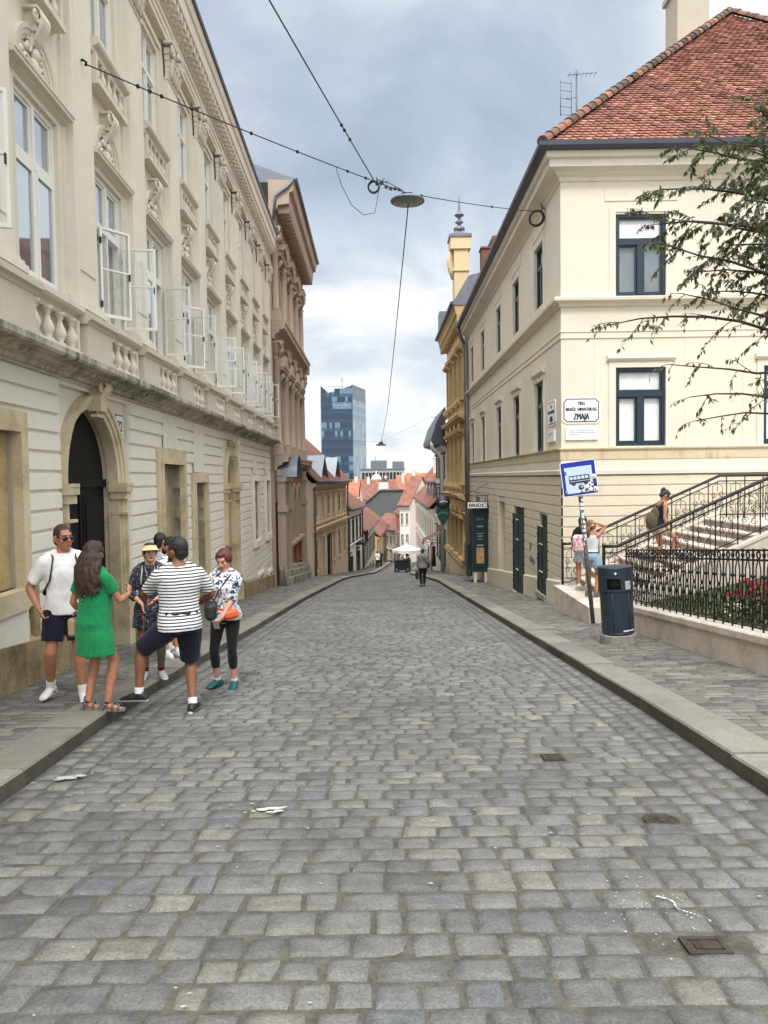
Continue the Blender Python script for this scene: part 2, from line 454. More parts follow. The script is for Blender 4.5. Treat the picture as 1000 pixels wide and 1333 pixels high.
# kerbs: individual granite blocks inside one setting object
for side, nm in ((-1,'kerb_left'),(1,'kerb_right')):
    k = MB(); y = -4.0
    while y < 100:
        L = rng.uniform(.9,1.35); t = rng.betavariate(2.5,2.5)
        k.cur = (t,t,t,1)
        f = kl if side < 0 else kr
        a, b = f(y+.006), f(y+L-.006); s = side
        dz = rng.uniform(-.006,.006)
        za, zb = gz(y)+KH+dz, gz(y+L)+KH+dz; w = KW; c = .018
        pr = lambda X, Z: [(X, Z-.4), (X+s*.006, Z-c), (X+s*c, Z), (X+s*w, Z+.004), (X+s*w, Z-.4)]
        p0, p1 = pr(a, za), pr(b, zb)
        vs = [(x, y+.004, z) for x, z in p0] + [(x, y+L-.004, z) for x, z in p1]
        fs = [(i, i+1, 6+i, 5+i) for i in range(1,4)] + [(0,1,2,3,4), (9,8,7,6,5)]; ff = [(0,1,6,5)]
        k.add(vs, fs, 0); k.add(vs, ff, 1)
        y += L
    k.cur = (.1,.1,.1,1)
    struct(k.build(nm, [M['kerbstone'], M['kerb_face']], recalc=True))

# pavements
pl = lambda y: lerp(PAVE_L, y)
def prt(y): return lerp([(-6,4.35),(14.6,4.35),(15,4.5),(40,4.45),(56,4.3),(130,9)], y)
for side, nm in ((-1,'pavement_left'),(1,'pavement_right')):
    mb = MB(); st = Stones()
    inner = (lambda y: kl(y)-KW) if side < 0 else (lambda y: kr(y)+KW)
    outer = (lambda y: pl(y)-.35) if side < 0 else (lambda y: prt(y)+.35)
    a, b = (outer, inner) if side < 0 else (inner, outer)
    sheet(mb, a, b, lambda y: gz(y)+KH-.014, ys, 0)
    zp = lambda x, y: gz(y)+KH-.002
    y = 2.5
    while y < 46:
        h = rng.choice([.125,.135,.145]); x = a(y)+rng.uniform(-.1,.0); xe = b(y)
        if y > 26: h *= 1.7
        while x < xe-.05:
            w = rng.uniform(.22,.34)
            if xe-(x+w) < .12: w = xe-x
            j = lambda: rng.uniform(-.004,.004)
            q = [(x+.006+j(), y+.007+j()), (x+w-.006+j(), y+.007+j()), (x+w-.006+j(), y+h-.007+j()), (x+.006+j(), y+h-.007+j())]
            st.add(q, zp, 2 if y > 9 else 3, .002, .02, rng.betavariate(2.2,2.2), .004, .0008, .05)
            x += w
        y += h
    st.to(mb, 1)
    struct(mb.build(nm, [M['joint'], M['pave_sett']]))

# terrain under and beyond everything, as one sheet to the horizon
t = MB()
yy = [-60,-10,0,20,45,60,80,100,130,200,300,600,3000]
xx = [-3000,-400,-120,-40,-12,12,40,120,400,3000]
def tz(x, y): return gz(max(y,-10)) - .30 - (.5 if abs(x) > 30 else 0)
for i in range(len(yy)-1):
    for j in range(len(xx)-1):
        t.add([(xx[j],yy[i],tz(xx[j],yy[i])),(xx[j+1],yy[i],tz(xx[j+1],yy[i])),(xx[j+1],yy[i+1],tz(xx[j+1],yy[i+1])),(xx[j],yy[i+1],tz(xx[j],yy[i+1]))],[(0,1,2,3)],0)
struct(t.build('terrain', [M['terrain']]))

# paint spills and chalk on the setts: flat flecks just proud of the stones, pieces of the road
def splat(name, cx, cy, spots, col):
    mb = MB()
    for dx, dy, r, k in spots:
        n = 9; pts = []
        for i in range(n):
            a = 2*math.pi*i/n; q = r*rng.uniform(.6,1.25)
            x, y = cx+dx+q*k*math.cos(a), cy+dy+q*math.sin(a)
            pts.append((x,y,gz(y)+.0165))
        mb.add(pts, [tuple(range(n))], 0)
    return struct(mb.build(name, [col], road_o))
M['chalk'] = plain('dried_white_paint', srgb(206,204,198), .8, 0, .1, 30)
M['chalk_faint'] = plain('scuffed_paint', srgb(176,174,168), .85, 0, .15, 30)
splat('paint_spill', -.765, 4.70, [(-.03,0,.028,1.6),(.03,.02,.03,1.8),(.06,-.03,.018,2),(-.09,-.03,.012,1.2),(.02,-.05,.016,2.2),(.09,.04,.012,1.6),(-.14,-.05,.008,1)], M['chalk'])
splat('paint_spill', -2.32, 5.43, [(0,0,.045,1.8),(.06,.04,.03,1.6),(-.06,-.05,.022,1.7),(.13,.1,.012,1),(-.2,-.12,.014,1.4)], M['chalk_faint'])
sp = []
for i in range(26):
    t_ = i/25; sp.append((-.02+.13*t_+.02*math.sin(t_*9), .10-.24*t_, .0055*(1.4-.7*t_)*rng.uniform(.5,1.2), 1.1))
for i in range(60): sp.append((rng.gauss(-.1,.16), rng.gauss(.0,.16), rng.uniform(.0015,.005), 1))
splat('chalk_mark', 1.24, 3.35, sp, M['chalk'])
sp = [(rng.gauss(0,1.0), rng.gauss(0,1.6), rng.uniform(.002,.008), rng.uniform(1,2)) for i in range(110)]
splat('paint_fleck', -.6, 5.2, sp, M['chalk_faint'])
sp = [(rng.gauss(0,.9), rng.gauss(0,1.2), rng.uniform(.002,.007), rng.uniform(1,2)) for i in range(60)]
splat('paint_fleck', .9, 6.0, sp, M['chalk_faint'])

# covers let into the setts
M['cast_iron'] = plain('rusty_cast_iron', srgb(74,66,60), .65, .4, .3, 20, .4, 120)
def cover(name, label, x, y, w, d, round_=False, bars=0, pattern=0):
    z = gz(y)-.004; r = thing(name, label, 'manhole cover', (x,y,z)); r.rotation_euler = (math.atan(-.095),0,0)
    f = MB(); l = MB()
    if round_:
        f.lathe([(w/2+.02,-.03),(w/2+.02,.010),(w/2-.003,.010),(w/2-.003,-.03)], seg=28)
        l.lathe([(w/2-.006,-.03),(w/2-.006,.006),(w/2-.02,.008),(0,.008)], seg=28, smooth=False)
        for i in range(6): 
            a = math.pi*i/6; l.bbox((0,0,.009),(w*.8,.008,.004), Matrix.Rotation(a,3,'Z'))
        l.lathe([(.03,.008),(.03,.014),(0,.014)], seg=12)
    else:
        for sx in (-1,1): f.box(sx*w/2-.012,sx*w/2+.012,-d/2-.012,d/2+.012,-.03,.012)
        for sy in (-1,1): f.box(-w/2+.0125,w/2-.0125,sy*d/2-.012,sy*d/2+.012,-.03,.011)
        l.box(-w/2+.016,w/2-.016,-d/2+.016,d/2-.016,-.03,.005)
        for i in range(5): l.box(-w/2+.03,w/2-.03,-d/2+.03+i*(d-.06)/5,-d/2+.03+i*(d-.06)/5+.012,.004,.010)
        l.box(-.02,.06,-.03,.03,.004,.012)
    f.build('frame', [M['cast_iron']], r); l.build('lid', [M['cast_iron']], r)
cover('manhole_cover', 'round rusty cover let into the setts near the kerb', 1.597, 4.468, .17, .17, True)
cover('hydrant_cover', 'rectangular rusty cover with ribbed lid in the lower corner of the road', 1.265, 3.035, .15, .11)
cover('valve_cover', 'small square rusty cover in the middle of the paving', 1.255, 5.86, .14, .14)
# ================================================================ long cream palace on the left
# facade frame: x along the wall (away down the street), y into the building, z up (absolute heights)
def profile_moulding(d, z0, z1, kind='cornice'):
    # closed profile, outward is -y; d = reach, stepped and curved
    h = z1-z0
    if kind == 'cornice':
        return [(0,z0),(-d*.18,z0),(-d*.2,z0+h*.18),(-d*.34,z0+h*.3),(-d*.5,z0+h*.36),(-d*.52,z0+h*.5),(-d*.9,z0+h*.56),(-d*.92,z0+h*.78),(-d,z0+h*.86),(-d,z1),(0,z1)]
    if kind == 'sill':
        return [(0,z0),(-d*.55,z0),(-d*.6,z0+h*.3),(-d*.9,z0+h*.45),(-d,z0+h*.6),(-d,z1-.01),(-d*.95,z1),(0,z1)]
    return [(0,z0),(-d*.6,z0),(-d,z0+h*.4),(-d,z1),(0,z1)]
LB = thing('palace', 'long cream palace with arched tympanums, open white windows and a stained stone ledge', 'building', (-3.95,0,-.6), math.atan2(1,-.03), zoff=True)
U0, U1 = -5.2, 32.6
BAY = [9.5+2.64*k for k in range(-5, 10)]
BAY = [b for b in BAY if b < 31.8]
W1 = (.62, 4.02, 6.22); W2 = (.55, 8.12, 9.95)
# upper wall with both rows of openings
mb = MB()
mb.wall(U0, U1, 3.2, 10.5, [(b-W1[0], b+W1[0], W1[1], W1[2]) for b in BAY] + [(b-W2[0], b+W2[0], W2[1], W2[2]) for b in BAY], 0, .22)
mb.add([(U0,0,-5),(U0,9,-5),(U0,9,11.7),(U0,0,11.7),(U1,0,-5),(U1,9,-5),(U1,9,11.7),(U1,0,11.7)], [(0,3,2,1)[::-1],(4,5,6,7)], 0)
mb.box(U0,U1,8.9,9,-5,11.7)
mb.build('wall', [M['cream']], LB)
# rusticated ground floor: every course its own raised band, parted by grooves
ops = [(6.95,8.72,.42,2.2),(10.05,13.05,-1.9,2.92),(14.95,16.65,-2.4,1.95),(17.8,19.15,-2.7,1.56),(21.6,24.8,-3.2,2.8),(27.3,28.7,-.60,1.55),(30.7,31.95,-.62,1.55),(28.2,29.4,-2.75,-1.95),(31.1,32.2,-3.05,-2.2)]
mb = MB(); z = 2.98; hc = .245
mb.wall(U0, U1, -4.5, 3.2, ops, .045, .45)
frames = [(6.6,9.0,.25,2.38),(10.05,13.05,-4,2.92),(14.62,16.98,-4,2.26),(17.52,19.42,-4,1.80),(21.6,24.8,-4,2.8),(27.05,28.95,-.75,1.78),(30.5,32.15,-.78,1.78),(28.1,29.5,-2.9,-1.8),(31.0,32.3,-3.2,-2.05)]
while z > -4.2:
    za, zb = z-hc+.012, z-.012; x = U0
    cuts = sorted([(f[0],f[1]) for f in frames if f[2] < zb and f[3] > za])
    for a, b in cuts + [(U1,U1)]:
        if a-x > .05: 
            c = .014
            mb.add([(x,.05,za),(a,.05,za),(a,.05,zb),(x,.05,zb),(x+c,0,za+c),(a-c,0,za+c),(a-c,0,zb-c),(x+c,0,zb-c)],
                   [(4,5,6,7),(0,1,5,4),(1,2,6,5),(2,3,7,6),(3,0,4,7)], 0)
        x = max(x, b)
    z -= hc
# flat keyed panels of upright ribs over the door heads
for cx, z0, z1 in ((15.8,2.26,2.96),(18.47,1.80,2.96),(28.0,1.8,2.4),(31.3,1.8,2.4)):
    for i in range(5):
        w = .19; x = cx-.55+i*.22
        mb.box(x, x+w, -.012, .02, z0+.01, z1)
mb.build('rusticated_base', [M['pale']], LB)
mb = MB()
mb.box(U0, U1, -.035, .2, 2.985, 3.2)
mb.build('frieze', [M['pale']], LB)
# plinth follows the pavement
def pz(u): return gz(u)+KH
for a, b in ((U0,10.05),(13.05,14.62),(16.98,17.52),(19.42,21.6),(24.8,U1)):
    x = a; mb = MB()
    while x < b-.01:
        e = min(x+1.15, b)
        mb.box(x+.004, e-.004, -.085, .1, pz(x)-.3, pz(x)+.50, 0, pz(e)-.3, pz(e)+.50)
        mb.extr([(-.085,.50+KH),(-.02,.56+KH),(.1,.56+KH),(.1,.50+KH)], x+.004, e-.004, 0, zs=-.095)
        x = e
    mb.build('plinth', [M['plinth']], LB)
# stained ledge over the ground floor
mb = MB(); mb.extr([(0,2.99),(-.10,3.0),(-.12,3.05),(-.22,3.08),(-.25,3.12),(-.40,3.13),(-.42,3.16),(-.42,3.23),(0,3.27)], U0-.3, U1+.12)
mb.build('ledge', [M['grime']], LB)
# entablature and bracketed main cornice
mb = MB()
mb.extr([(0,10.36),(-.16,10.36),(-.16,10.46),(-.18,10.47),(-.18,10.57),(-.21,10.6),(-.21,10.64),(-.13,10.65),(-.13,10.97),(-.18,11.0),(-.20,11.08),(0,11.08)], U0, U1+.05)
mb.extr([(0,11.08),(-.20,11.081),(-.21,11.22),(-.36,11.24),(-.37,11.26),(-.37,11.56),(-.41,11.60),(-.44,11.80),(0,11.8)], U0, U1+.12)
x = U0+.1
while x < U1:
    mb.box(x, x+.13, -.345, -.19, 11.06, 11.235); mb.box(x+.02, x+.11, -.29, -.17, 10.98, 11.06)
    x += .30
x = U0
while x < U1:
    mb.box(x, x+.055, -.175, -.12, 10.90, 10.965); x += .11
mb.build('cornice', [M['cream_trim']], LB)
mb = MB()
mb.extr([(-.38,11.8),(-.48,11.81),(-.50,11.88),(-.47,11.92),(-.38,11.90)], U0, U1+.12)
mb.build('gutter', [M['gutter']], LB)
mb = MB()
mb.add([(U0,-.4,11.86),(U1,-.4,11.86),(U1,5,14.6),(U0,5,14.6),(U0,9,12),(U1,9,12)], [(0,1,2,3),(3,2,5,4)], 0)
mb.build('roof', [M['gutter']], LB)

# --- pilaster with pedestal and capital (built once, copied)
def capital(mb, w, z0, z1, y0):
    h = z1-z0
    mb.box(-w*.52, w*.52, y0-.03, y0+.05, z0-.03, z0+.02)
    prof = lambda t: w*(.44+.14*t*t)
    for k in range(5):
        t = k/5; t2 = (k+1)/5
        mb.box(-prof(t), prof(t), y0-.015-.05*t2, y0+.05, z0+.02+h*.8*t, z0+.02+h*.8*t2)
    for row, (zz, nn, hh) in enumerate(((z0+.03,4,h*.34),(z0+h*.3,3,h*.36))):
        for i in range(nn):
            cx = (i-(nn-1)/2)*w*.86/nn*1.05
            pts = [(cx,y0-.03,zz),(cx,y0-.055-.01*row,zz+hh*.5),(cx,y0-.09,zz+hh*.85),(cx,y0-.13,zz+hh),(cx,y0-.145,zz+hh*.86)]
            mb.tube(pts, [w*.09,w*.11,w*.10,w*.075,w*.04], 6, flat=.5)
    for s in (-1,1):
        mb.spiral((s*w*.42, z0+h*.76), h*.17, 1.4, y0-.11, .035, -s, math.pi/2)
        mb.tube([(s*w*.1,y0-.08,z0+h*.45),(s*w*.25,y0-.1,z0+h*.8),(s*w*.45,y0-.12,z0+h*.93)], [.03,.035,.03], 5)
    mb.ell((0,y0-.12,z0+h*.86), (w*.11,.05,h*.11), 8, 5)
    mb.box(-w*.62, w*.62, y0-.15, y0+.05, z1-h*.09, z1)
def pilaster():
    w = .78; mb = MB()
    mb.box(-w/2, w/2, -.15, .0, 4.12, 9.66)
    mb.box(-w/2+.1, w/2-.1, -.168, -.14, 4.5, 9.5)
    mb.box(-w/2-.07, w/2+.07, -.05, .0, 4.12, 10.36)
    for z0, z1, e in ((3.95,4.03,.10),(4.03,4.08,.07),(4.08,4.125,.035)): mb.box(-w/2-e, w/2+e, -.15-e, 0, z0, z1)
    o = mb.build('pilaster', [M['cream']], LB)
    c = MB(); capital(c, w*1.0, 9.66, 10.36, -.14); c.build('capital', [M['cream_trim']], o)
    p = MB()
    p.box(-.50,.50,-.30,0,3.25,3.72)
    p.box(-.53,.53,-.33,0,3.25,3.33)
    e = MB()
    p.extr([(0,3.72),(-.31,3.72),(-.33,3.76),(-.38,3.78),(-.38,3.85),(-.35,3.87),(-.2,3.95),(0,3.97)], -.55, .55)
    p.build('pedestal', [M['pedestal']], o)
    return o
P0 = pilaster(); first = True
for b in [BAY[0]-1.32] + [b+1.32 for b in BAY]:
    if b > U1: continue
    if first: P0.location.x = b; first = False
    else: copy_of(P0, LB, (b, 0, 0))
# --- baluster row under a window, both storeys
def baluster_prof(h, r):
    return [(r*.9,0),(r*.9,h*.06),(r*.45,h*.10),(r*.75,h*.22),(r,h*.34),(r*.82,h*.48),(r*.45,h*.66),(r*.38,h*.78),(r*.6,h*.82),(r*.45,h*.88),(r*.85,h*.93),(r*.85,h)]
def balustrade(z0, z1, hw, n, d, y):
    mb = MB()
    mb.box(-hw, hw, -.02, .0, z0-.1, z1+.02)
    mb.box(-hw, hw, y-.09, 0, z0-.08, z0)
    mb.extr(profile_moulding(-y+.12, z1, z1+.2, 'sill'), -hw-.06, hw+.06)
    for s in (-1,1): mb.box(s*hw-.07*(s>0), s*hw+.07*(s<0), y-.06, 0, z0, z1)
    o = mb.build('balustrade', [M['cream_trim']], LB)
    q = MB(); q.lathe(baluster_prof(z1-z0, d), (0,y,z0), 9)
    q0 = q.build('baluster', [M['cream_trim']], o, (-(n-1)/2*(2*hw-.3)/max(n-1,1), 0, 0))
    for i in range(1, n):
        c = q0.copy(); COL.objects.link(c); c.parent = o; c.location.x = (i-(n-1)/2)*(2*hw-.3)/(n-1)
    return o
BA = balustrade(3.33, 3.74, .72, 4, .085, -.17); BB = balustrade(7.50, 7.86, .70, 5, .06, -.09)
# --- window surround of the first floor: architrave, lintel cornice, tympanum with relief and scroll key
def surround():
    mb = MB()
    for s in (-1,1): mb.box(s*.62+(-.13 if s<0 else 0), s*.62+(.13 if s>0 else 0), -.055, .0, 4.0, 6.27); mb.box(s*.75+(-.03 if s<0 else 0), s*.75+(.03 if s>0 else 0), -.075, .0, 4.0, 6.27)
    mb.box(-.618,.618,-.055,0,6.222,6.28)
    mb.extr(profile_moulding(.20, 6.28, 6.44), -.88, .88)
    R_ = .62; cz = 6.45
    for r0, r1, y in ((.46,.51,-.035),(.51,.57,-.06),(.57,.63,-.085)):
        mb.arc(0, cz, [(r0,0),(r1,0),(r1,y),(r0,y+.012)], 0, math.pi, 18, sx=1.0)
    o = mb.build('window_surround', [M['cream_trim']], LB)
    rl = MB(); rr = random.Random(5)
    rl.ell((0,-.03,cz+.17), (.10,.07,.13), 9, 6); rl.ell((0,-.055,cz+.32), (.07,.06,.08), 8, 6)
    for s in (-1,1):
        rl.spiral((s*.22,cz+.15), .12, 1.5, -.045, .03, s, 0); rl.spiral((s*.36,cz+.09), .08, 1.3, -.04, .024, -s, 1)
        rl.spiral((s*.16,cz+.36), .08, 1.3, -.045, .025, s, 2)
        rl.tube([(s*.05,-.04,cz+.1),(s*.2,-.06,cz+.02),(s*.45,-.04,cz+.04)], [.03,.035,.02], 6)
        for i in range(7):
            a = rr.uniform(.25,1.4); q = rr.uniform(.2,.45)
            rl.ell((s*q*math.cos(a), -.035, cz+q*math.sin(a)), (rr.uniform(.025,.05), rr.uniform(.03,.055), rr.uniform(.02,.05)), 6, 5, M=Matrix.Rotation(rr.uniform(0,3),3,'Y'))
    rl.build('relief', [M['cream_trim']], o)
    k = MB()
    for i, x in enumerate((-.1,-.033,.033,.1)):
        k.tube([(x*.8,-.10,cz+.44),(x*.9,-.15,cz+.55),(x,-.24,cz+.68),(x*1.1,-.30,cz+.80),(x*1.15,-.27,cz+.88),(x*1.15,-.18,cz+.89)], [.038,.04,.042,.042,.038,.03], 7)
    k.box(-.17,.17,-.20,0,cz+.60,cz+.90); k.box(-.13,.13,-.13,0,cz+.42,cz+.6)
    for s in (-1,1): k.spiral((s*.20,cz+.80), .10, 1.5, -.22, .035, s, 0)
    k.box(-.25,.25,-.27,0,cz+.885,cz+.93)
    k.xform(Matrix.Translation((0,0,cz+.42)) @ Matrix.Diagonal((.78,.66,.80,1)) @ Matrix.Translation((0,0,-cz-.44)))
    k.build('keystone', [M['cream_trim']], o)
    return o
WS = surround()
# --- upper surround
mb = MB()
for s in (-1,1): mb.box(s*.55+(-.12 if s<0 else 0), s*.55+(.12 if s>0 else 0), -.04, 0, 8.08, 10.07)
mb.box(-.548,.548,-.04,0,9.952,10.07); mb.box(-.7,.7,-.08,0,10.07,10.16)
WT = mb.build('upper_surround', [M['cream_trim']], LB)
# --- windows
def sash(mb, x0, x1, z0, z1, t=.045, d=.05, y=0.0, bars=(), mat=0, gmat=None):
    # one glazed leaf in the facade plane: rails, stiles, glazing bars, glass
    mb.box(x0,x0+t,y-d/2,y+d/2,z0,z1,mat); mb.box(x1-t,x1,y-d/2,y+d/2,z0,z1,mat)
    mb.box(x0+t,x1-t,y-d/2,y+d/2,z0,z0+t*1.3,mat); mb.box(x0+t,x1-t,y-d/2,y+d/2,z1-t,z1,mat)
    for zb in bars: mb.box(x0+t,x1-t,y-d*.35,y+d*.35,zb-t*.35,zb+t*.35,mat)
    if gmat is not None: mb.add([(x0+t,y,z0+t*1.3),(x1-t,y,z0+t*1.3),(x1-t,y,z1-t),(x0+t,y,z1-t)], [(0,1,2,3)], gmat)
def window(hw, z0, z1, zt, left, right):
    # frame with mullion and transom; left/right: opening angle of the lower casements in degrees
    y = .05; f = MB()
    f.box(-hw,-hw+.06,y-.05,y+.05,z0,z1); f.box(hw-.06,hw,y-.05,y+.05,z0,z1)
    f.box(-hw+.06,hw-.06,y-.05,y+.05,z1-.06,z1); f.box(-hw+.06,hw-.06,y-.05,y+.05,z0,z0+.07)
    f.box(-hw+.06,hw-.06,y-.06,y+.05,zt-.045,zt+.045); f.box(-.035,.035,y-.055,y+.05,z0+.07,z1-.06)
    o = f.build('window', [M['white_paint']], LB)
    p = MB(); sash(p,-hw+.06,-.035,zt+.045,z1-.06,.04,.05,y,(),0,1); sash(p,.035,hw-.06,zt+.045,z1-.06,.04,.05,y,(),0,1)
    p.build('transom_light', [M['white_paint'], M['glass']], o)
    inner = MB()
    if left or right: 
        inner.add([(-hw,y+.16,z0),(hw,y+.16,z0),(hw,y+.16,zt),(-hw,y+.16,zt)], [(0,1,2,3)], 0)
        sash(inner,-hw+.07,-.0,z0+.05,zt-.05,.05,.03,y+.13,((z0+zt)/2,),1,2); sash(inner,.002,hw-.07,z0+.05,zt-.05,.05,.03,y+.13,((z0+zt)/2,),1,2)
        inner.build('inner_window', [M['curtain'], M['white_paint'], M['glass']], o)
    else:
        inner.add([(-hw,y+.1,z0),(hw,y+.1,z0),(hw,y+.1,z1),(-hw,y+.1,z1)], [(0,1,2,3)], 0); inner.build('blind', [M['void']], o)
    wl = hw-.10
    for s, ang in ((-1,left),(1,right)):
        l = MB()
        if ang: sash(l, 0, wl, z0+.07, zt-.045, .036, .045, 0, ((z0+zt)/2+.06,), 0, 1)
        else: sash(l, 0, wl, z0+.07, zt-.045, .05, .05, 0, (), 0, 1)
        if ang: l.bbox((wl-.03,-.03 if s<0 else .03,(z0+zt)/2), (.02,.03,.10), None, 2); l.bbox((.0,-.03,z0+.25),(.03,.03,.09),None,2); l.bbox((.0,-.03,zt-.25),(.03,.03,.09),None,2)
        if s > 0: 
            for i in range(len(l.v)): l.v[i] = (-l.v[i][0], l.v[i][1], l.v[i][2])
            l.f = [tuple(reversed(q)) for q in l.f]
        a = R(ang)*( -1 if s < 0 else 1)
        l.build('casement', [M['white_paint'], M['clear'] if ang else M['glass'], M['black']], o, (s*(hw-.06), y-.035 if not ang else -.065, 0), (0,0,a))
    return o
openw = {1:(40,100)}
ra = random.Random(11)
for i, b in enumerate(BAY):
    k = i-5
    l_, r_ = (0,0) if k in (0,) else (38,98) if k == 1 else (0 if k in (2,4) else ra.uniform(35,75), 94+ra.uniform(-16,16))
    w_ = window(W1[0]-.0, W1[1], W1[2], 5.46, l_, r_); w_.location.x = b
UW = MB()
y = .08; hw, z0, z1, zt = .55, 8.12, 9.95, 9.3
UW.box(-hw,-hw+.06,y-.05,y+.05,z0,z1); UW.box(hw-.06,hw,y-.05,y+.05,z0,z1); UW.box(-hw+.06,hw-.06,y-.05,y+.05,z1-.06,z1); UW.box(-hw+.06,hw-.06,y-.05,y+.05,z0,z0+.07)
UW.box(-hw+.06,hw-.06,y-.06,y+.05,zt-.04,zt+.04); UW.box(-.04,.04,y-.055,y+.05,z0+.07,z1-.06)
UWo = UW.build('upper_window', [M['white_paint']], LB)
p = MB()
for s in (0,1):
    x0, x1 = (-hw+.06,-.04) if s == 0 else (.04,hw-.06)
    sash(p,x0,x1,z0+.07,zt-.04,.04,.05,y,(),0,1); sash(p,x0,x1,zt+.04,z1-.06,.04,.05,y,(),0,1)
p.build('pane', [M['white_paint'], M['glass']], UWo)
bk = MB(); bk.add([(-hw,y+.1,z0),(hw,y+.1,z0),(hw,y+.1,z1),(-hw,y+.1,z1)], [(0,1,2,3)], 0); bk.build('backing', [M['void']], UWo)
for i, b in enumerate(BAY):
    for o in (BA, BB, WS, WT, UWo):
        if i == 0: o.location.x = b
        else: copy_of(o, LB, (b,0,0))
# --- ground floor openings
BK = .12
def arch_portal(name, cx, zs, ri, ro, xa, xb, ztop, door, deep):
    mb = MB(); y0 = .12
    # recessed panel round the arch
    n = 20; zg = pz(xa)-.4
    for i in range(n):   # spandrel strips between arch and panel edge
        a0, a1 = math.pi*i/n, math.pi*(i+1)/n
        p0 = (cx+ro*math.cos(a0), zs+ro*math.sin(a0)); p1 = (cx+ro*math.cos(a1), zs+ro*math.sin(a1))
        mb.add([(p0[0],y0,p0[1]),(p0[0],y0,ztop),(p1[0],y0,ztop),(p1[0],y0,p1[1])], [(0,1,2,3)], 0)
    for a, b in ((xa,cx-ro),(cx+ro,xb)):
        if b > a: mb.add([(a,y0,zg),(b,y0,zg),(b,y0,ztop),(a,y0,ztop)], [(0,1,2,3)], 0)
    o = mb.build(name, [M['pale']], LB)
    f = MB()
    for r0, r1, y in ((ri,ri+.07,.05),(ri+.07,ri+.14,.01),(ri+.14,ro,-.03)):
        f.arc(cx, zs, [(r0,y0+BK),(r1,y0+BK),(r1,y),(r0,y+.015)], 0, math.pi, 26, 0)
        for s in (-1,1):
            x0, x1 = sorted((cx+s*r0, cx+s*r1)); f.box(x0, x1, y+.01, y0+BK, zg, zs-.27)
    for s in (-1,1):
        x0, x1 = sorted((cx+s*(ri-.04), cx+s*(ro+.05)))
        f.box(x0, x1, -.06, y0+BK-.05, zs-.27, zs-.15); f.box(x0-.03, x1+.03, -.09, y0+BK-.03, zs-.15, zs-.05); f.box(x0-.01,x1+.01,-.10,y0+BK-.04,zs-.05,zs)
        f.box(x0+.03, x1-.03, -.075, y0+BK-.05, zs-.52, zs-.48)
        f.box(x0, x1, -.07, y0+BK-.05, zg, zg+.95)
    # soffit behind the frame
    f.arc(cx, zs, [(ri+.02,y0+BK-.05),(ri+.05,y0+BK-.05),(ri+.05,y0+deep),(ri+.02,y0+deep)], 0, math.pi, 26, 0)
    for s in (-1,1):
        x0, x1 = sorted((cx+s*(ri+.02), cx+s*(ri+.05))); f.box(x0,x1,y0+BK-.05,y0+deep,zg,zs)
    f.build('stone_arch', [M['frame_stone']], o)
    k = MB()
    for i in range(4):
        x = cx-.105+i*.07
        k.tube([(x,-.05,zs+ri-.14),(x,-.10,zs+ri-.02),(x,-.13,zs+ri+.15),(x,-.20,zs+ri+.30),(x,-.27,zs+ri+.40),(x,-.25,zs+ri+.47),(x,-.15,zs+ri+.48)], .04, 7)
    k.box(cx-.16,cx+.16,-.16,y0,zs+ri-.1,zs+ri+.50); k.box(cx-.2,cx+.2,-.24,y0,zs+ri+.47,zs+ri+.53)
    k.box(cx-.19,cx+.19,-.10,.05,zs+ri-.22,zs+ri-.16)
    for s in (-1,1): k.spiral((cx+s*.19,zs+ri+.38), .11, 1.5, -.18, .04, s, 0)
    for j in range(5): k.ell((cx,-.14,zs+ri-.06+j*.07), (.04,.035,.028), 7, 5)
    kc = Matrix.Translation((cx,0,zs+ri+.1)); k.xform(kc @ Matrix.Diagonal((.85,.7,.72,1)) @ kc.inverted())
    k.build('keystone', [M['frame_stone']], o)
    d = MB()
    if door:
        Y = y0+deep-.05
        d.box(cx-ri,cx+ri,Y,Y+.06,zg,zs+.0)
        d.arc(cx, zs, [(0.001,Y),(ri,Y),(ri,Y+.06),(.001,Y+.06)], 0, math.pi, 20)
        for s in (-1,1):
            for za, zb in ((zg+.7,zg+1.5),(zg+1.7,zg+2.6)):
                x0, x1 = sorted((cx+s*.12, cx+s*(ri-.12)))
                d.box(x0,x1,Y-.02,Y,za,zb); d.box(x0+.08,x1-.08,Y-.035,Y-.018,za+.08,zb-.08)
            d.box(cx+s*.03-.025,cx+s*.03+.025,Y-.03,Y,zg,zs)
        d.box(cx-ri,cx+ri,Y-.05,Y,zs-.06,zs+.06)
        d.build('door', [M['dark_wood']], o)
    else:
        d.box(cx-ri,cx+ri,y0+.15,y0+.2,zg,zs); d.arc(cx, zs, [(.001,y0+.15),(ri,y0+.15),(ri,y0+.2),(.001,y0+.2)], 0, math.pi, 20)
        d.build('blind_panel', [M['niche']], o)
    return o
arch_portal('portal', 11.45, 1.60, 1.10, 1.30, 10.05, 13.05, 2.92, True, .24)
arch_portal('blind_arch', 23.2, 1.50, .85, 1.12, 21.6, 24.8, 2.8, False, .2)
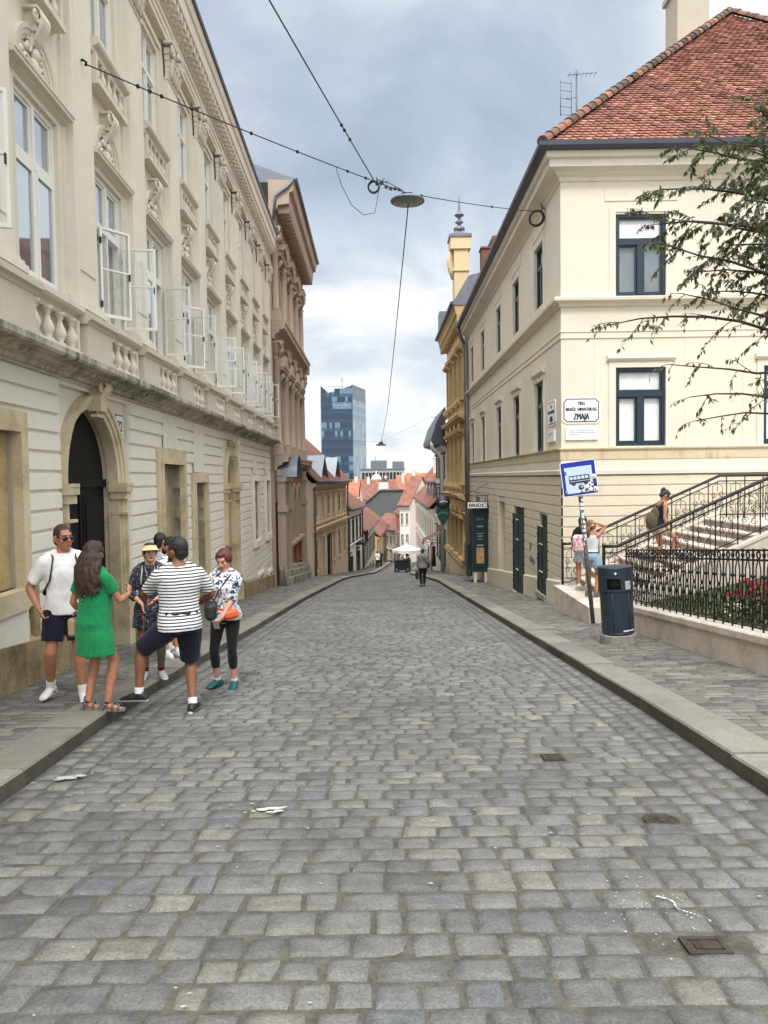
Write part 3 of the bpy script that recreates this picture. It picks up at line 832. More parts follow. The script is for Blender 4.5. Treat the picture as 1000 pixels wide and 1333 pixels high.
def niche(xa, xb, za, zb, fw, mat, fill, depth, name='niche', sill=False, foot=False):
    mb = MB(); y = -.045
    zf = za-(fw if sill else 0)
    mb.box(xa-fw,xa,y,.3,zf,zb+fw); mb.box(xb,xb+fw,y,.3,zf,zb+fw); mb.box(xa,xb,y,.3,zb,zb+fw)
    mb.box(xa-fw*.35,xa+.0,y-.03,y,zf,zb+fw*.35); mb.box(xb-.0,xb+fw*.35,y-.03,y,zf,zb+fw*.35); mb.box(xa,xb,y-.03,y,zb-.0,zb+fw*.35)
    if sill: mb.box(xa,xb,y-.06,.3,zf,za)
    o = mb.build(name, [mat], LB)
    f = MB(); f.add([(xa,depth,za),(xb,depth,za),(xb,depth,zb),(xa,depth,zb)], [(0,1,2,3)])
    f.build('infill', [fill], o)
    return o
n0 = niche(6.95,8.72,.42,2.2,.24,M['frame_stone'],M['niche'],.10,sill=True)
mb = MB()  # small oval iron letter slot in the walled-up niche
mb.lathe([(.0,0),(.10,0),(.11,-.02),(.09,-.03),(.0,-.03)], (8.40,.15,.72), 14, M=Matrix.Rotation(R(-90),3,'X') @ Matrix.Diagonal((.9,1.3,1)))
mb.box(8.385,8.415,.10,.13,.66,.78)
mb.build('letter_slot', [M['cast_iron']], n0)
niche(14.95,16.65,-2.4,1.95,.31,M['frame_stone'],M['niche'],.3)
niche(17.8,19.15,-2.7,1.56,.24,M['frame_stone'],M['niche'],.3)
niche(27.3,28.7,-.60,1.55,.22,M['pale'],M['niche'],.3,sill=True)
niche(30.7,31.95,-.62,1.55,.22,M['pale'],M['niche'],.3,sill=True)
for xa, xb, za, zb in ((28.2,29.4,-2.75,-1.95),(31.1,32.2,-3.05,-2.2)):
    niche(xa,xb,za,zb,.09,M['pale'],M['void'],.25,'cellar_opening')
# low white block and pilaster strip beside the first niche
mb = MB(); mb.box(5.4,8.75,-.075,.0,-.45,.32); mb.box(5.4,8.78,-.10,0,.32,.37)
mb.build('apron_block', [M['pale']], LB)
mb = MB(); mb.box(8.95,9.12,-.05,.02,-.25,.4); mb.build('stone_strip', [M['sandstone']], LB)
# iron hook with turnbuckle holding the span wire
mb = MB(); mb.tube([(10.75,-.1,7.38),(10.75,-.2,7.38),(10.75,-.24,7.35),(10.77,-.22,7.31)], .018, 6); mb.lathe([(.06,0),(.06,-.02),(0,-.02)], (10.75,-.11,7.38), 10, M=Matrix.Rotation(R(-90),3,'X'))
mb.build('wall_hook', [M['iron']], LB)

# text helper: lettering as real flat mesh
def text_mesh(body, size, depth=.002, align='CENTER', width=None):
    cu = bpy.data.curves.new('t', 'FONT'); cu.body = body; cu.size = size; cu.align_x = align; cu.extrude = depth; cu.resolution_u = 2
    ob = bpy.data.objects.new('t', cu); COL.objects.link(ob)
    dg = bpy.context.evaluated_depsgraph_get(); me = bpy.data.meshes.new_from_object(ob.evaluated_get(dg))
    bpy.data.objects.remove(ob); bpy.data.curves.remove(cu)
    xs = [v.co.x for v in me.vertices]
    if width and xs:
        k = width/max(max(xs)-min(xs), 1e-6)
        for v in me.vertices: v.co.x *= k
    return me
def lettering(mb, body, x, y, z, size, mat, width=None, align='CENTER', bold=0.0):
    me = text_mesh(body, size, .0015, align, width)
    offs = [(0,0)] if not bold else [(0,0),(bold,0),(-bold,0)]
    for k, (ox, oz) in enumerate(offs):
        mb.add([(x+v.co.x+ox, y-.0015-v.co.z-.0004*k, z+v.co.y+oz) for v in me.vertices], [tuple(p.vertices) for p in me.polygons], mat)
    bpy.data.meshes.remove(me)
def rrect(x0, x1, z0, z1, r, n=4, cut=False):
    pts = []
    for cx, cz, a in ((x1-r,z1-r,0),(x0+r,z1-r,90),(x0+r,z0+r,180),(x1-r,z0+r,270)):
        for i in range(n+1 if not cut else 2):
            t = R(a + 90*i/(n if not cut else 1)); pts.append((cx+r*math.cos(t), cz+r*math.sin(t)))
    return pts
# house number plate
wl = Vector((-3.95-.03*12.75,12.75,0)); 
hp = thing('house_number_plate', 'white enamel plate with number 22 beside the dark arched portal', 'sign', (-3.95-.03*12.78+.0,12.78,2.32), math.atan2(1,-.03))
hp.location += Vector((1,.03,0))*(-.12)
mb = MB(); mb.poly(rrect(-.20,.20,-.02,.40,.06), -.03, 0, 0); mb.build('board', [M['black']], hp)
mb = MB(); mb.poly(rrect(-.18,.18,0,.38,.045), -.034, -.029, 0); mb.build('face', [M['white']], hp)
mb = MB(); lettering(mb, '22', 0, -.035, .13, .25, 0, bold=.008); mb.build('number', [M['black']], hp); mb = MB()
for i in range(7): mb.box(-.13+i*.037,-.105+i*.037,-.0365,-.0345,.05,.085)
mb.build('lettering', [M['black']], hp)
# ================================================================ the rest of the street and the city below
M['slate'] = plain('grey_slate', srgb(84,84,88), .7, 0, .25, 5, .2, 12)
M['brown_tile'] = stone('brown_roof_tile', [srgb(84,60,50), srgb(122,86,70), srgb(140,100,84)], 4, .85, .5)
M['red_tile_far'] = stone('red_roof_tile', [srgb(104,68,58), srgb(136,92,78), srgb(154,112,98)], 1.2, .85, .4)
M['orange_tile_far'] = stone('orange_roof_tile', [srgb(140,88,68), srgb(168,108,84), srgb(180,126,104)], .8, .85, .3)
M['grey_wall'] = stucco('grey_gable', srgb(96,98,98), .35)
M['metal_roof'] = plain('light_sheet_roof', srgb(148,155,160), .4, .3, .1, 2)
M['dark_pane'] = plain('dark_pane', (.03,.035,.042,1), .12, 0, .3, 2)
M['light_pipe'] = plain('light_grey_pipe', srgb(168,170,172), .45, .3, .1, 3)
M['rosy'] = stucco('rosy_render', srgb(206,150,140), .25)
M['ochre'] = stucco('ochre_render', srgb(190,168,122), .3)
M['brown_trim'] = plain('brown_joinery', srgb(86,66,52), .6, 0, .2)

def facade_thing(name, label, cat, p0, p1, zb, group=None):
    a = math.atan2(p1[1]-p0[1], p1[0]-p0[0])
    return thing(name, label, cat, (p0[0], p0[1], zb), a, group, zoff=True), math.hypot(p1[0]-p0[0], p1[1]-p0[1])
def simple_window(root, w, h, fm, name='window', arch=False, lintel=None):
    # built once round its own lower middle, then copied along a facade
    o = MB(); t = .07
    o.box(-w/2-t,-w/2,-.04,.1,0,h); o.box(w/2,w/2+t,-.04,.1,0,h); o.box(-w/2-t,w/2+t,-.04,.1,h,h+t); o.box(-w/2-t-.03,w/2+t+.03,-.10,.1,-.09,0)
    if lintel: o.extr(profile_moulding(.18,h+t+.06,h+t+.22), -w/2-.2, w/2+.2)
    o.box(-.03,.03,-.0,.06,0,h); o.box(-w/2,w/2,.0,.06,h*.66,h*.66+.05)
    ob = o.build(name, [fm], root)
    p = MB(); p.add([(-w/2,.05,0),(w/2,.05,0),(w/2,.05,h),(-w/2,.05,h)], [(0,1,2,3)], 0); p.build('pane', [M['dark_pane']], ob)
    return ob
def gable_roof(mb, L, D, ze, rise, over=.35, t=.12, mat=0, hip=0.0):
    # ridge parallel to the facade; closed prism with overhang
    prof = [(-over,ze),(D/2,ze+rise),(D+over,ze),(D+over,ze-t),(D/2,ze+rise-t*1.4),(-over,ze-t)]
    n = len(prof); x0, x1 = -over*.5, L+over*.5
    vs = []
    for x, s in ((x0,1),(x1,-1)):
        for y, z in prof: vs.append((x + s*hip*(z-ze+t)/max(rise,.01), y, z))
    mb.add(vs, [(i,n+i,n+(i+1)%n,(i+1)%n) for i in range(n)] + [(0,1,4,5),(1,2,3,4),(n+5,n+4,n+1,n),(n+4,n+3,n+2,n+1)], mat)
def row_house(name, label, p0, p1, D, zb, ze, wall, roofm, rise, rows, n, fm=None, trim=None, hip=0.0, chimneys=(), doors=(), dormers=0, lintel=True, group=None, dormer_mat=None, cornice=.35, ww=1.0):
    root, L = facade_thing(name, label, 'house', p0, p1, zb, group)
    fm = fm or M['white_paint']; trim = trim or wall
    cols = [L*(i+.5)/n for i in range(n)]
    ops = [(c-ww/2, c+ww/2, z0, z1) for z0, z1 in rows for c in cols]
    ops += [(x-w/2, x+w/2, zb-.5, z1) for x, w, z1 in doors]
    # drop windows which clash with doors
    keep = []
    for o in ops[:len(rows)*n]:
        if not any(abs((o[0]+o[1])/2-x) < (w+ww)/2+.1 and o[2] < z1 for x, w, z1 in doors): keep.append(o)
    mb = MB(); mb.wall(0, L, zb-1, ze, keep + ops[len(rows)*n:], 0, .12)
    mb.add([(0,0,zb-1),(0,D,zb-1),(0,D,ze),(0,0,ze),(L,0,zb-1),(L,D,zb-1),(L,D,ze),(L,0,ze)], [(0,3,2,1),(4,5,6,7),(1,2,6,5)], 0)
    if hip == 0: mb.add([(0,0,ze),(0,D,ze),(0,D/2,ze+rise-.1),(L,0,ze),(L,D,ze),(L,D/2,ze+rise-.1)], [(0,2,1),(3,4,5)], 0)
    mb.build('wall', [wall], root)
    mb = MB(); mb.extr(profile_moulding(cornice,ze-.45,ze-.02), -.05, L+.05); mb.build('cornice', [trim], root)
    if len(rows) > 1:
        zs = rows[0][1]*.35 + rows[1][0]*.65 if rows[1][0] > rows[0][1] else None
        if zs: mb = MB(); mb.extr(profile_moulding(.16,zs,zs+.2), 0, L); mb.build('string_course', [trim], root)
    mb = MB(); gable_roof(mb, L, D, ze+.1, rise, .45, hip=hip); ro = mb.build('roof', [roofm], root)
    for cx, cy, h in chimneys:
        q = MB(); q.box(cx-.35,cx+.35,cy-.3,cy+.3,ze,ze+rise+h); q.box(cx-.42,cx+.42,cy-.37,cy+.37,ze+rise+h,ze+rise+h+.12); q.build('chimney', [M['offwhite']], ro)
    for k in range(dormers):
        cx = L*(k+.5)/dormers; q = MB(); w = .8; yb = .7; zd = ze+rise*.12
        q.box(cx-w,cx+w,.25,.32,zd,zd+.55,0)
        q.add([(cx-w,.25,zd+.55),(cx,.25,zd+1.5),(cx+w,.25,zd+.55)], [(0,2,1)], 0)
        for s in (-1,1):
            q.add([(cx+s*(w+.15),.05,zd+.38),(cx,.05,zd+1.6),(cx,3.2,zd+1.6),(cx+s*(w+.15),1.6,zd+.38)], [(0,1,2,3) if s > 0 else (3,2,1,0)], 1)
        q.add([(cx-.35,.24,zd+.2),(cx+.35,.24,zd+.2),(cx+.35,.24,zd+.9),(cx-.35,.24,zd+.9)], [(0,1,2,3)], 2)
        q.build('dormer', [M['brown_trim'], dormer_mat or roofm, M['dark_pane']], ro)
    first = {}
    for o in keep:
        key = round(o[3]-o[2],2)
        cx = (o[0]+o[1])/2
        if key not in first:
            w = simple_window(root, ww, o[3]-o[2], fm, lintel=lintel); first[key] = w; w.location = (cx, 0, o[2]-zb)
        else: copy_of(first[key], root, (cx, 0, o[2]))
    for x, w, z1 in doors:
        q = MB(); q.box(x-w/2,x+w/2,.06,.11,zb-.6,z1); q.box(x-.02,x+.02,.04,.06,zb-.6,z1); q.box(x-w/2-.1,x-w/2,-.04,.1,zb-.6,z1+.1); q.box(x+w/2,x+w/2+.1,-.04,.1,zb-.6,z1+.1); q.box(x-w/2,x+w/2,-.04,.1,z1,z1+.1)
        q.build('door', [M['dark_wood']], root)
    g = MB(); g.tube([(-.1,-.52,ze+.02),(L+.1,-.52,ze+.02)], .08, 6); g.build('gutter', [M['gutter']], root)
    return root, L

# ---- ornate brownish-pink palace, left, beyond the cream one
PB, PL = facade_thing('ornate_palace', 'tall brownish pink palace with bracketed cornice, rows of pediments and red rusticated base', 'building', (-4.80,32.85), (-5.0,44.6), -3.3)
mb = MB(); mb.wall(0, PL, 2.3, 12.6, [(1.0+2.8*i+.25, 1.0+2.8*i+1.45, z0, z1) for i in range(4) for z0, z1 in ((3.3,6.1),(8.75,11.2))], 0, .3)
mb.add([(0,0,-5),(0,10,-5),(0,10,13),(0,0,13),(PL,0,-5),(PL,10,-5),(PL,10,13),(PL,0,13)], [(0,3,2,1),(4,5,6,7),(1,2,6,5)], 0)
mb.box(0,PL,9.9,10,-5,13)
mb.build('wall', [M['pink']], PB)
mb = MB()
mb.extr([(0,12.3),(-.2,12.31),(-.25,12.5),(-.25,12.85),(-.35,12.9),(-.4,13.05),(-.85,13.1),(-.87,13.55),(-1.02,13.62),(-1.1,14.05),(0,14.1)], -.25, PL+.7)
x = 0
while x < PL+.3:
    mb.box(x,x+.22,-.85,-.36,12.78,13.09); x += .44
mb.build('cornice', [M['pink_trim']], PB)
mb = MB()
mb.add([(-.2,-1.2,14.1),(PL+.8,-1.2,14.1),(PL+.8,4,16.0),(-.2,4,16.0),(-.2,-1.2,14.0),(-.2,4,14.0)], [(0,1,2,3),(0,3,5,4)], 0)
mb.tube([(-.25,-1.15,14.12),(PL+.8,-1.15,14.12)], .09, 6, 0)
mb.tube([(-.3,-1.1,14.1),(-.32,-.8,13.75),(-.32,-.3,13.4),(-.32,-.2,12.4)], .06, 6, 0)
mb.build('roof', [M['zinc']], PB)
for nm, z0, z1, d in (('upper_cornice',7.55,8.3,.62),('lower_cornice',2.0,2.62,.66)):
    mb = MB(); mb.extr(profile_moulding(d,z0,z1), -.1, PL+d)
    mb.extr([(-d,z0),(-d,z1),(0,z1),(0,z0)], PL, PL+.01); mb.build(nm, [M['pink_trim']], PB)
# paired half columns between the windows, both storeys, with ornate heads
def pcol(z0, z1):
    q = MB(); q.lathe([(.2,z0),(.2,z0+.12),(.15,z0+.2),(.15,z0+1),(.135,z1-.75),(.17,z1-.72),(.16,z1-.65)], (0,-.14,0), 10)
    q.box(-.24,.24,-.36,0,z0-.45,z0)
    o = q.build('half_column', [M['pink']], PB)
    c = MB()
    c.lathe([(.15,z1-.65),(.18,z1-.4),(.27,z1-.15),(.28,z1-.1)], (0,-.14,0), 8); c.box(-.3,.3,-.44,0,z1-.1,z1)
    for s in (-1,1): c.spiral((s*.2,z1-.2), .12, 1.3, -.38, .05, -s, math.pi/2)
    for i in range(3): c.tube([((i-1)*.14,-.28,z1-.65),((i-1)*.17,-.34,z1-.45),((i-1)*.2,-.44,z1-.32)], [.06,.06,.03], 5)
    c.build('capital', [M['pink_trim']], o)
    return o
for z0, z1 in ((3.1,7.5),(8.8,12.3)):
    q = pcol(z0, z1); q.location.x = .35
    for i in range(4):
        for dx in (-.32,.32):
            copy_of(q, PB, (1.0+2.8*(i+1)-.55+dx-.0, 0, 0))
def pwin(z0, z1, seg):
    q = MB(); w = .6
    for s in (-1,1): q.box(s*w+(-.18 if s < 0 else 0), s*w+(.18 if s > 0 else 0), -.12, 0, z0-.1, z1+.05)
    q.extr(profile_moulding(.40,z1+.1,z1+.42), -1.0, 1.0)
    if seg: q.arc(0, z1-.25, [(1.05,0),(1.25,0),(1.25,-.5),(1.05,-.45)], R(38), R(142), 10)
    else:
        q.add([(-1.0,-.42,z1+.42),(1.0,-.42,z1+.42),(0,-.42,z1+1.0),(-1.0,0,z1+.42),(1.0,0,z1+.42),(0,0,z1+1.0)], [(0,1,2),(0,2,5,3),(1,4,5,2)], 0)
    for s in (-1,1): q.tube([(s*.72,-.12,z1-.3),(s*.72,-.25,z1-.05),(s*.72,-.34,z1+.12)], [.07,.1,.1], 6)
    q.ell((0,-.2,z1+.3),(.15,.14,.2),7,5)
    q.box(-.85,.85,-.2,0,z0-.25,z0-.1)
    for s in (-1,1): q.lathe(baluster_prof(.5,.1), (s*.3,-.1,z0-.78), 7)
    o = q.build('window', [M['pink_trim']], PB)
    f = MB(); f.box(-w,-w+.07,.1,.18,z0,z1); f.box(w-.07,w,.1,.18,z0,z1); f.box(-w+.07,w-.07,.1,.18,z1-.07,z1); f.box(-.04,.04,.1,.18,z0,z1-.07); f.box(-w+.07,w-.07,.1,.18,z0+(z1-z0)*.65,z0+(z1-z0)*.65+.08)
    f.build('frame', [M['brown_trim']], o)
    g = MB(); g.add([(-w,.16,z0),(w,.16,z0),(w,.16,z1),(-w,.16,z1)], [(0,1,2,3)]); g.build('pane', [M['glass_dark']], o)
    return o
for z0, z1, seg in ((3.3,6.1,False),(8.75,11.0,True)):
    o = pwin(z0, z1, seg); o.location.x = 1.85
    for i in range(1,4): copy_of(o, PB, (1.85+2.8*i, 0, 0))
# ground floor: piers, red rusticated fields, sloping plinth, portal with curved metal hood
mb = MB()
mb.wall(0, PL, -5, 2.3, [(3.0+2.3*i, 4.3+2.3*i, -1.4, .9) for i in range(3)] + [(.5,1.9,-4.2,.6)], -.1, .3)
z = 1.2
while z > -3.2:
    for a, b in ((2.2,2.95),(4.35,5.25),(6.65,7.55),(8.95,9.7)): mb.box(a, b, -.2, -.1, z-.3, z-.05)
    z -= .34
mb.box(2.2,9.8,-.2,-.1,1.3,1.75)
mb.build('rusticated_base', [M['red_panel']], PB)
mb = MB()
for a in (-.0,2.0,9.75): mb.box(a, a+.55, -.42, -.1, -4.3, 2.0); mb.box(a-.08,a+.63,-.5,-.1,.2,.42); mb.box(a-.08,a+.63,-.5,-.1,1.5,1.7)
for i in range(3):
    cx = 3.65+2.3*i
    mb.arc(cx, .55, [(.65,-.1),(.85,-.1),(.85,-.28),(.65,-.24)], 0, math.pi, 10)
    for s in (-1,1): mb.box(cx+s*.75-.1,cx+s*.75+.1,-.26,-.1,-1.4,.55)
    mb.extr(profile_moulding(.42,-1.75,-1.4,'sill'), cx-1.0, cx+1.0)
mb.box(-.1,PL+.1,-.3,-.1,1.75,2.02)
mb.build('stone_piers', [M['pink_trim']], PB)
mb = MB()
for i in range(3): mb.add([(3.0+2.3*i,.1,-1.4),(4.3+2.3*i,.1,-1.4),(4.3+2.3*i,.1,.9),(3.0+2.3*i,.1,.9)], [(0,1,2,3)])
mb.add([(.5,.15,-4.2),(1.9,.15,-4.2),(1.9,.15,.6),(.5,.15,.6)], [(0,1,2,3)])
mb.build('opening_infill', [M['red_panel']], PB)
mb = MB()
for e, h in ((.55,.55),(.45,.85),(.35,1.05)):
    mb.extr([(-e,pz(35)-.3),(-e,pz(35)+h),(-.1,pz(35)+h+.08),(-.1,pz(35)-.3)], -.05, PL+.05, zs=-.097)
mb.build('plinth', [M['grime']], PB)
mb = MB(); mb.arc(1.2, 1.35, [(1.25,-.1),(1.33,-.1),(1.33,-.95),(1.25,-.95)], R(15), R(165), 14)
mb.arc(1.2, 1.35, [(.0,-.12),(1.26,-.12),(1.26,-.2),(.0,-.2)], R(15), R(165), 14, 1)
mb.build('portal_hood', [M['zinc'], M['pink_trim']], PB)

# ---- the houses running down on the left
row_house('beige_house', 'two storey beige house with pilaster strips and a pair of pale sheet metal dormers', (-4.45,45.0), (-3.25,59.6), 9, -6.0, 1.35, M['beige'], M['brown_tile'], 4.6, [(-4.0,-2.3),(-.75,.45)], 6, M['beige_trim'], M['beige_trim'], doors=[(6.4,1.5,-2.2)], dormers=0, lintel=True)
BH = bpy.data.objects['beige_house']
for i, px in enumerate((0.15,3.2,8.6,12.6,14.3)):
    q = MB(); q.box(px-.16,px+.16,-.09,0,-6.6,1.0); q.box(px-.22,px+.22,-.12,0,-1.5,-1.2); q.build('pilaster_strip', [M['beige_trim']], BH)
q = MB(); q.extr(profile_moulding(.34,-1.75,-1.35), 0, 14.6); q.extr(profile_moulding(.2,.62,.85), 0, 14.6); q.build('moulding', [M['beige_trim']], BH)
for k, cx in enumerate((3.6,9.2)):
    q = MB(); w = 1.5; zd = 1.4
    q.add([(cx-w,.1,zd),(cx,.1,zd+1.5),(cx+w,.1,zd)], [(0,2,1)], 0)
    q.add([(cx-.4,.07,zd+.15),(cx+.4,.07,zd+.15),(cx+.25,.07,zd+.8),(cx-.25,.07,zd+.8)], [(0,1,2,3)], 2)
    for s in (-1,1): q.add([(cx+s*(w+.25),-.25,zd-.1),(cx,-.25,zd+1.66),(cx,4.0,zd+1.66),(cx+s*(w+.25),1.0,zd-.1)], [(0,1,2,3) if s > 0 else (3,2,1,0)], 1)
    q.build('dormer', [M['brown_trim'], M['metal_roof'], M['dark_pane']], BH)
q = MB()
for px in (.02, 14.6): q.tube([(px,-.2,1.2),(px,-.2,-6.2)], .06, 6)
q.build('downpipe', [M['gutter']], BH)
row_house('white_house', 'narrow white house with small balcony and black downpipes left of the lane', (-3.2,60.0), (-2.35,69.5), 8, -8.0, -.95, M['whitewash'], M['brown_tile'], 3.2, [(-6.4,-4.7),(-3.6,-1.9)], 4, M['brown_trim'], doors=[(2.5,1.1,-4.9),(7.2,1.1,-4.9)])
WH = bpy.data.objects['white_house']
q = MB(); q.box(5.2,7.6,-.8,0,-4.1,-3.95)
for i in range(13): q.box(5.2+i*.2-.012,5.2+i*.2+.012,-.8,-.776,-3.95,-3.0)
q.box(5.18,7.62,-.81,-.77,-3.0,-2.95); q.build('balcony', [M['iron']], WH)
q = MB(); q.tube([(.1,-.15,-1.1),(.1,-.15,-8)], .07, 6); q.tube([(8.9,-.15,-1.1),(8.9,-.15,-8)], .07, 6); q.build('downpipe', [M['black']], WH)
row_house('shop_house', 'low white shop house with brown tiled roof at the bend of the lane', (-2.3,70.5), (-1.55,92.0), 8, -10.5, -3.6, M['offwhite'], M['brown_tile'], 3.4, [(-6.6,-5.0)], 8, M['brown_trim'], doors=[(2,1.6,-7.4),(6,1.6,-7.4),(11,1.6,-7.6),(16,1.6,-7.9)])
row_house('cream_house', 'cream house with red tiled roof above the foot of the lane', (-1.4,98), (-.2,122), 9, -13, -6.0, M['ochre'], M['red_tile_far'], 4.0, [(-9.3,-7.6)], 6, M['white_paint'], chimneys=[(5,3,.8)])
# grey firewall gable with pale left face behind them
row_house('gable_house', 'house with a broad dark grey firewall gable behind the shop house', (3.5,112), (-5.2,112.5), 14, -13, -5.0, M['grey_wall'], M['brown_tile'], 5.0, [(-9,-7.5)], 2, chimneys=[])
GH = bpy.data.objects['gable_house']
bpy.data.objects.remove(bpy.data.objects[[c.name for c in GH.children if c.name.startswith('roof')][0]])
for c in list(GH.children):
    for d in list(c.children): bpy.data.objects.remove(d)
    bpy.data.objects.remove(c)
GH.location = (-1.4,150,-13); GH.rotation_euler = (0,0,0); ZOFF[GH.name] = -13
mb = MB(); mb.poly([(-3.2,-15),(4.6,-15),(4.6,-1.05),(0,-1.05),(-3.2,-3.75)], 0, 14); mb.build('wall', [M['grey_wall']], GH)
mb = MB(); mb.box(-4.1,-3.22,.3,13,-15,-4.2); mb.build('side_wall', [M['whitewash']], GH)
mb = MB(); mb.add([(-4.3,-.2,-4.6),(0,-.2,-.95),(0,14.2,-.95),(-4.3,14.2,-4.6)], [(0,1,2,3)]); mb.box(0,4.7,-.2,14.2,-1.04,-.9)
mb.tube([(-4.3,-.22,-4.6),(0,-.22,-.95),(4.7,-.22,-.95)], .14, 5); mb.build('roof', [M['slate']], GH)

# ---- right side, from the near end: yellow house, grey house, long white house, pink and white gables
YH, YL = facade_thing('yellow_house', 'ochre yellow ornate house with a finialed roof pier, next to the cream corner building', 'house', (4.18,52.5), (4.30,41.6), -4.5)
mb = MB(); mb.wall(0, YL, -6, 10.4, [(1.0+2.6*i, 2.1+2.6*i, z0, z1) for i in range(4) for z0, z1 in ((-2.9,-.9),(1.3,3.9),(6.0,8.4))], 0, .25)
mb.add([(0,0,-6),(0,9,-6),(0,9,11),(0,0,11),(YL,0,-6),(YL,9,-6),(YL,9,11),(YL,0,11)], [(0,3,2,1),(4,5,6,7),(1,2,6,5)], 0)
mb.build('wall', [M['yellow']], YH)
mb = MB()
mb.extr([(0,9.9),(-.2,9.95),(-.25,10.2),(-.5,10.3),(-.55,10.6),(-.62,10.75),(0,10.8)], -.1, YL+.1)
for z0, z1, d in ((4.6,5.0,.45),(.2,.6,.5),(-.6,-.35,.2)): mb.extr(profile_moulding(d,z0,z1), -.05, YL-.02)
x = .1
while x < YL: mb.box(x,x+.22,-.46,-.2,9.85,10.28); x += .6
mb.build('cornice', [M['yellow_trim']], YH)
def ywin(z0, z1):
    q = MB(); w = .55
    for s in (-1,1): q.box(s*w+(-.16 if s < 0 else 0), s*w+(.16 if s > 0 else 0), -.14, 0, z0-.05, z1); q.tube([(s*.65,-.14,z0-.6),(s*.62,-.25,z0-.35),(s*.62,-.3,z0-.15)], [.06,.12,.14], 6)
    q.extr(profile_moulding(.38,z1,z1+.35), -.95, .95); q.box(-.8,.8,-.32,0,z0-.18,z0-.05); q.ell((0,-.18,z1+.5),(.4,.12,.28),8,5)
    o = q.build('window', [M['yellow_trim']], YH)
    g = MB(); g.add([(-w,.12,z0),(w,.12,z0),(w,.12,z1),(-w,.12,z1)], [(0,1,2,3)]); g.build('pane', [M['dark_pane']], o)
    return o
for z0, z1 in ((-2.9,-.9),(1.3,3.9),(6.0,8.4)):
    o = ywin(z0, z1); o.location.x = 1.55
    for i in range(1,4): copy_of(o, YH, (1.55+2.6*i,0,0))
mb = MB(); mb.extr([(-.62,10.75),(-.68,10.85),(.2,12.3),(4,13.2),(9,10.8)], -.15, YL+.15); mb.extr([(-.66,10.78),(-.8,10.8),(-.8,10.92),(-.66,10.95)], -.2, YL+.2, 1)
YR = mb.build('roof', [M['zinc'], M['gutter']], YH)
mb = MB(); mb.box(YL-4.5,YL-.6,1.6,6,12.0,14.6); mb.build('roof_block', [M['brown_tile']], YR)
pcx = YL-1.8
mb = MB(); mb.box(pcx-.55,pcx+.55,-.42,.36,11.0,14.2); mb.box(pcx-.62,pcx+.62,-.48,.40,12.9,13.02)
mb.tube([(pcx-.0,-.42,12.6),(pcx,-.54,13.1),(pcx,-.58,13.6),(pcx,-.5,14.1)], [.12,.18,.22,.16], 8)
mb.box(pcx-.65,pcx+.65,-.62,.48,14.1,14.75); PR = mb.build('roof_pier', [M['yellow']], YR)
mb = MB(); mb.box(pcx-.72,pcx+.72,-.68,.54,14.75,14.9); mb.lathe([(.72,14.9),(.25,15.25)], (pcx,-.07,0), 4, smooth=False, sq=True)
mb.lathe([(.30,15.2),(.32,15.4),(.12,15.5),(.1,15.6),(.26,15.7),(.1,15.82),(.08,15.95),(.28,16.08),(.28,16.12),(.09,16.25),(.07,16.4),(.02,17.2),(0,17.25)], (pcx,-.07,0), 8)
mb.build('finial', [M['zinc']], PR)
mb = MB(); mb.box(YL-9.4,YL-8.2,-.7,.2,10.8,12.2); mb.build('roof_vent', [M['zinc']], YR)
# grey house with dark mansard edge and thick pipe
row_house('mansard_house', 'narrow grey house with dark mansard roof edge and thick grey downpipe', (3.95,62.0), (4.05,52.9), 8, -6.5, 3.8, M['offwhite'], M['gutter'], 3.0, [(-4.6,-2.4),(-1.2,.8),(1.6,3.0)], 4, M['brown_trim'])
MH = bpy.data.objects['mansard_house']
q = MB(); q.extr([(0,3.7),(-.95,3.9),(-1.0,4.2),(-.6,5.4),(0,6.4)], -.1, 9.3); q.build('mansard', [M['gutter']], MH)
q = MB(); q.tube([(9.15,-.9,4.0),(9.15,-.95,3.6),(9.15,-.5,3.2),(9.15,-.28,2.8),(9.15,-.28,-6.3)], .14, 8); q.build('downpipe', [M['light_pipe']], MH)
row_house('long_white_house', 'long white house with rows of windows, grey dormers and red roof on the right', (3.7,97), (3.75,62.4), 10, -8.0, -1.0, M['whitewash'], M['red_tile_far'], 5.2, [(-6.9,-5.4),(-4.0,-2.3)], 12, M['offwhite'], chimneys=[(9,3.5,.9),(24,4,.9)], dormers=0, doors=[(31,1.3,-4.8),(27,1.3,-4.9)], group=None)
LWH = bpy.data.objects['long_white_house']
rf = [c for c in LWH.children if c.name.startswith('roof')][0]
for cx in (30.5,26,21):
    q = MB(); q.box(cx-.9,cx+.9,.2,2.6,-.5,1.0,0); q.box(cx-1.1,cx+1.1,.0,2.8,1.0,1.15,1); q.add([(cx-.7,.19,-.2),(cx+.7,.19,-.2),(cx+.7,.19,.9),(cx-.7,.19,.9)], [(0,1,2,3)], 2)
    q.build('dormer', [M['zinc'], M['gutter'], M['dark_pane']], rf)
row_house('white_gable_house', 'white house with steep red roof facing up the lane', (1.75,110), (3.15,109.5), 12, -13, -2.55, M['whitewash'], M['red_tile_far'], 4.2, [(-11,-9.5),(-8.2,-6.6),(-5.2,-3.6)], 2, M['white_paint'], lintel=False, ww=.35)
row_house('rosy_house', 'narrow rosy red house between the white gable and the grey one', (1.35,120), (2.1,112), 8, -14, -4.0, M['rosy'], M['red_tile_far'], 3.6, [(-12,-10.3),(-8.6,-6.9)], 3, M['white_paint'])
row_house('grey_white_house', 'grey white house with dark windows at the foot of the lane', (-.9,131), (1.4,124), 9, -15, -7.1, M['offwhite'], M['red_tile_far'], 3.6, [(-9.6,-8.2),(-12,-10.5)], 4, M['white_paint'])
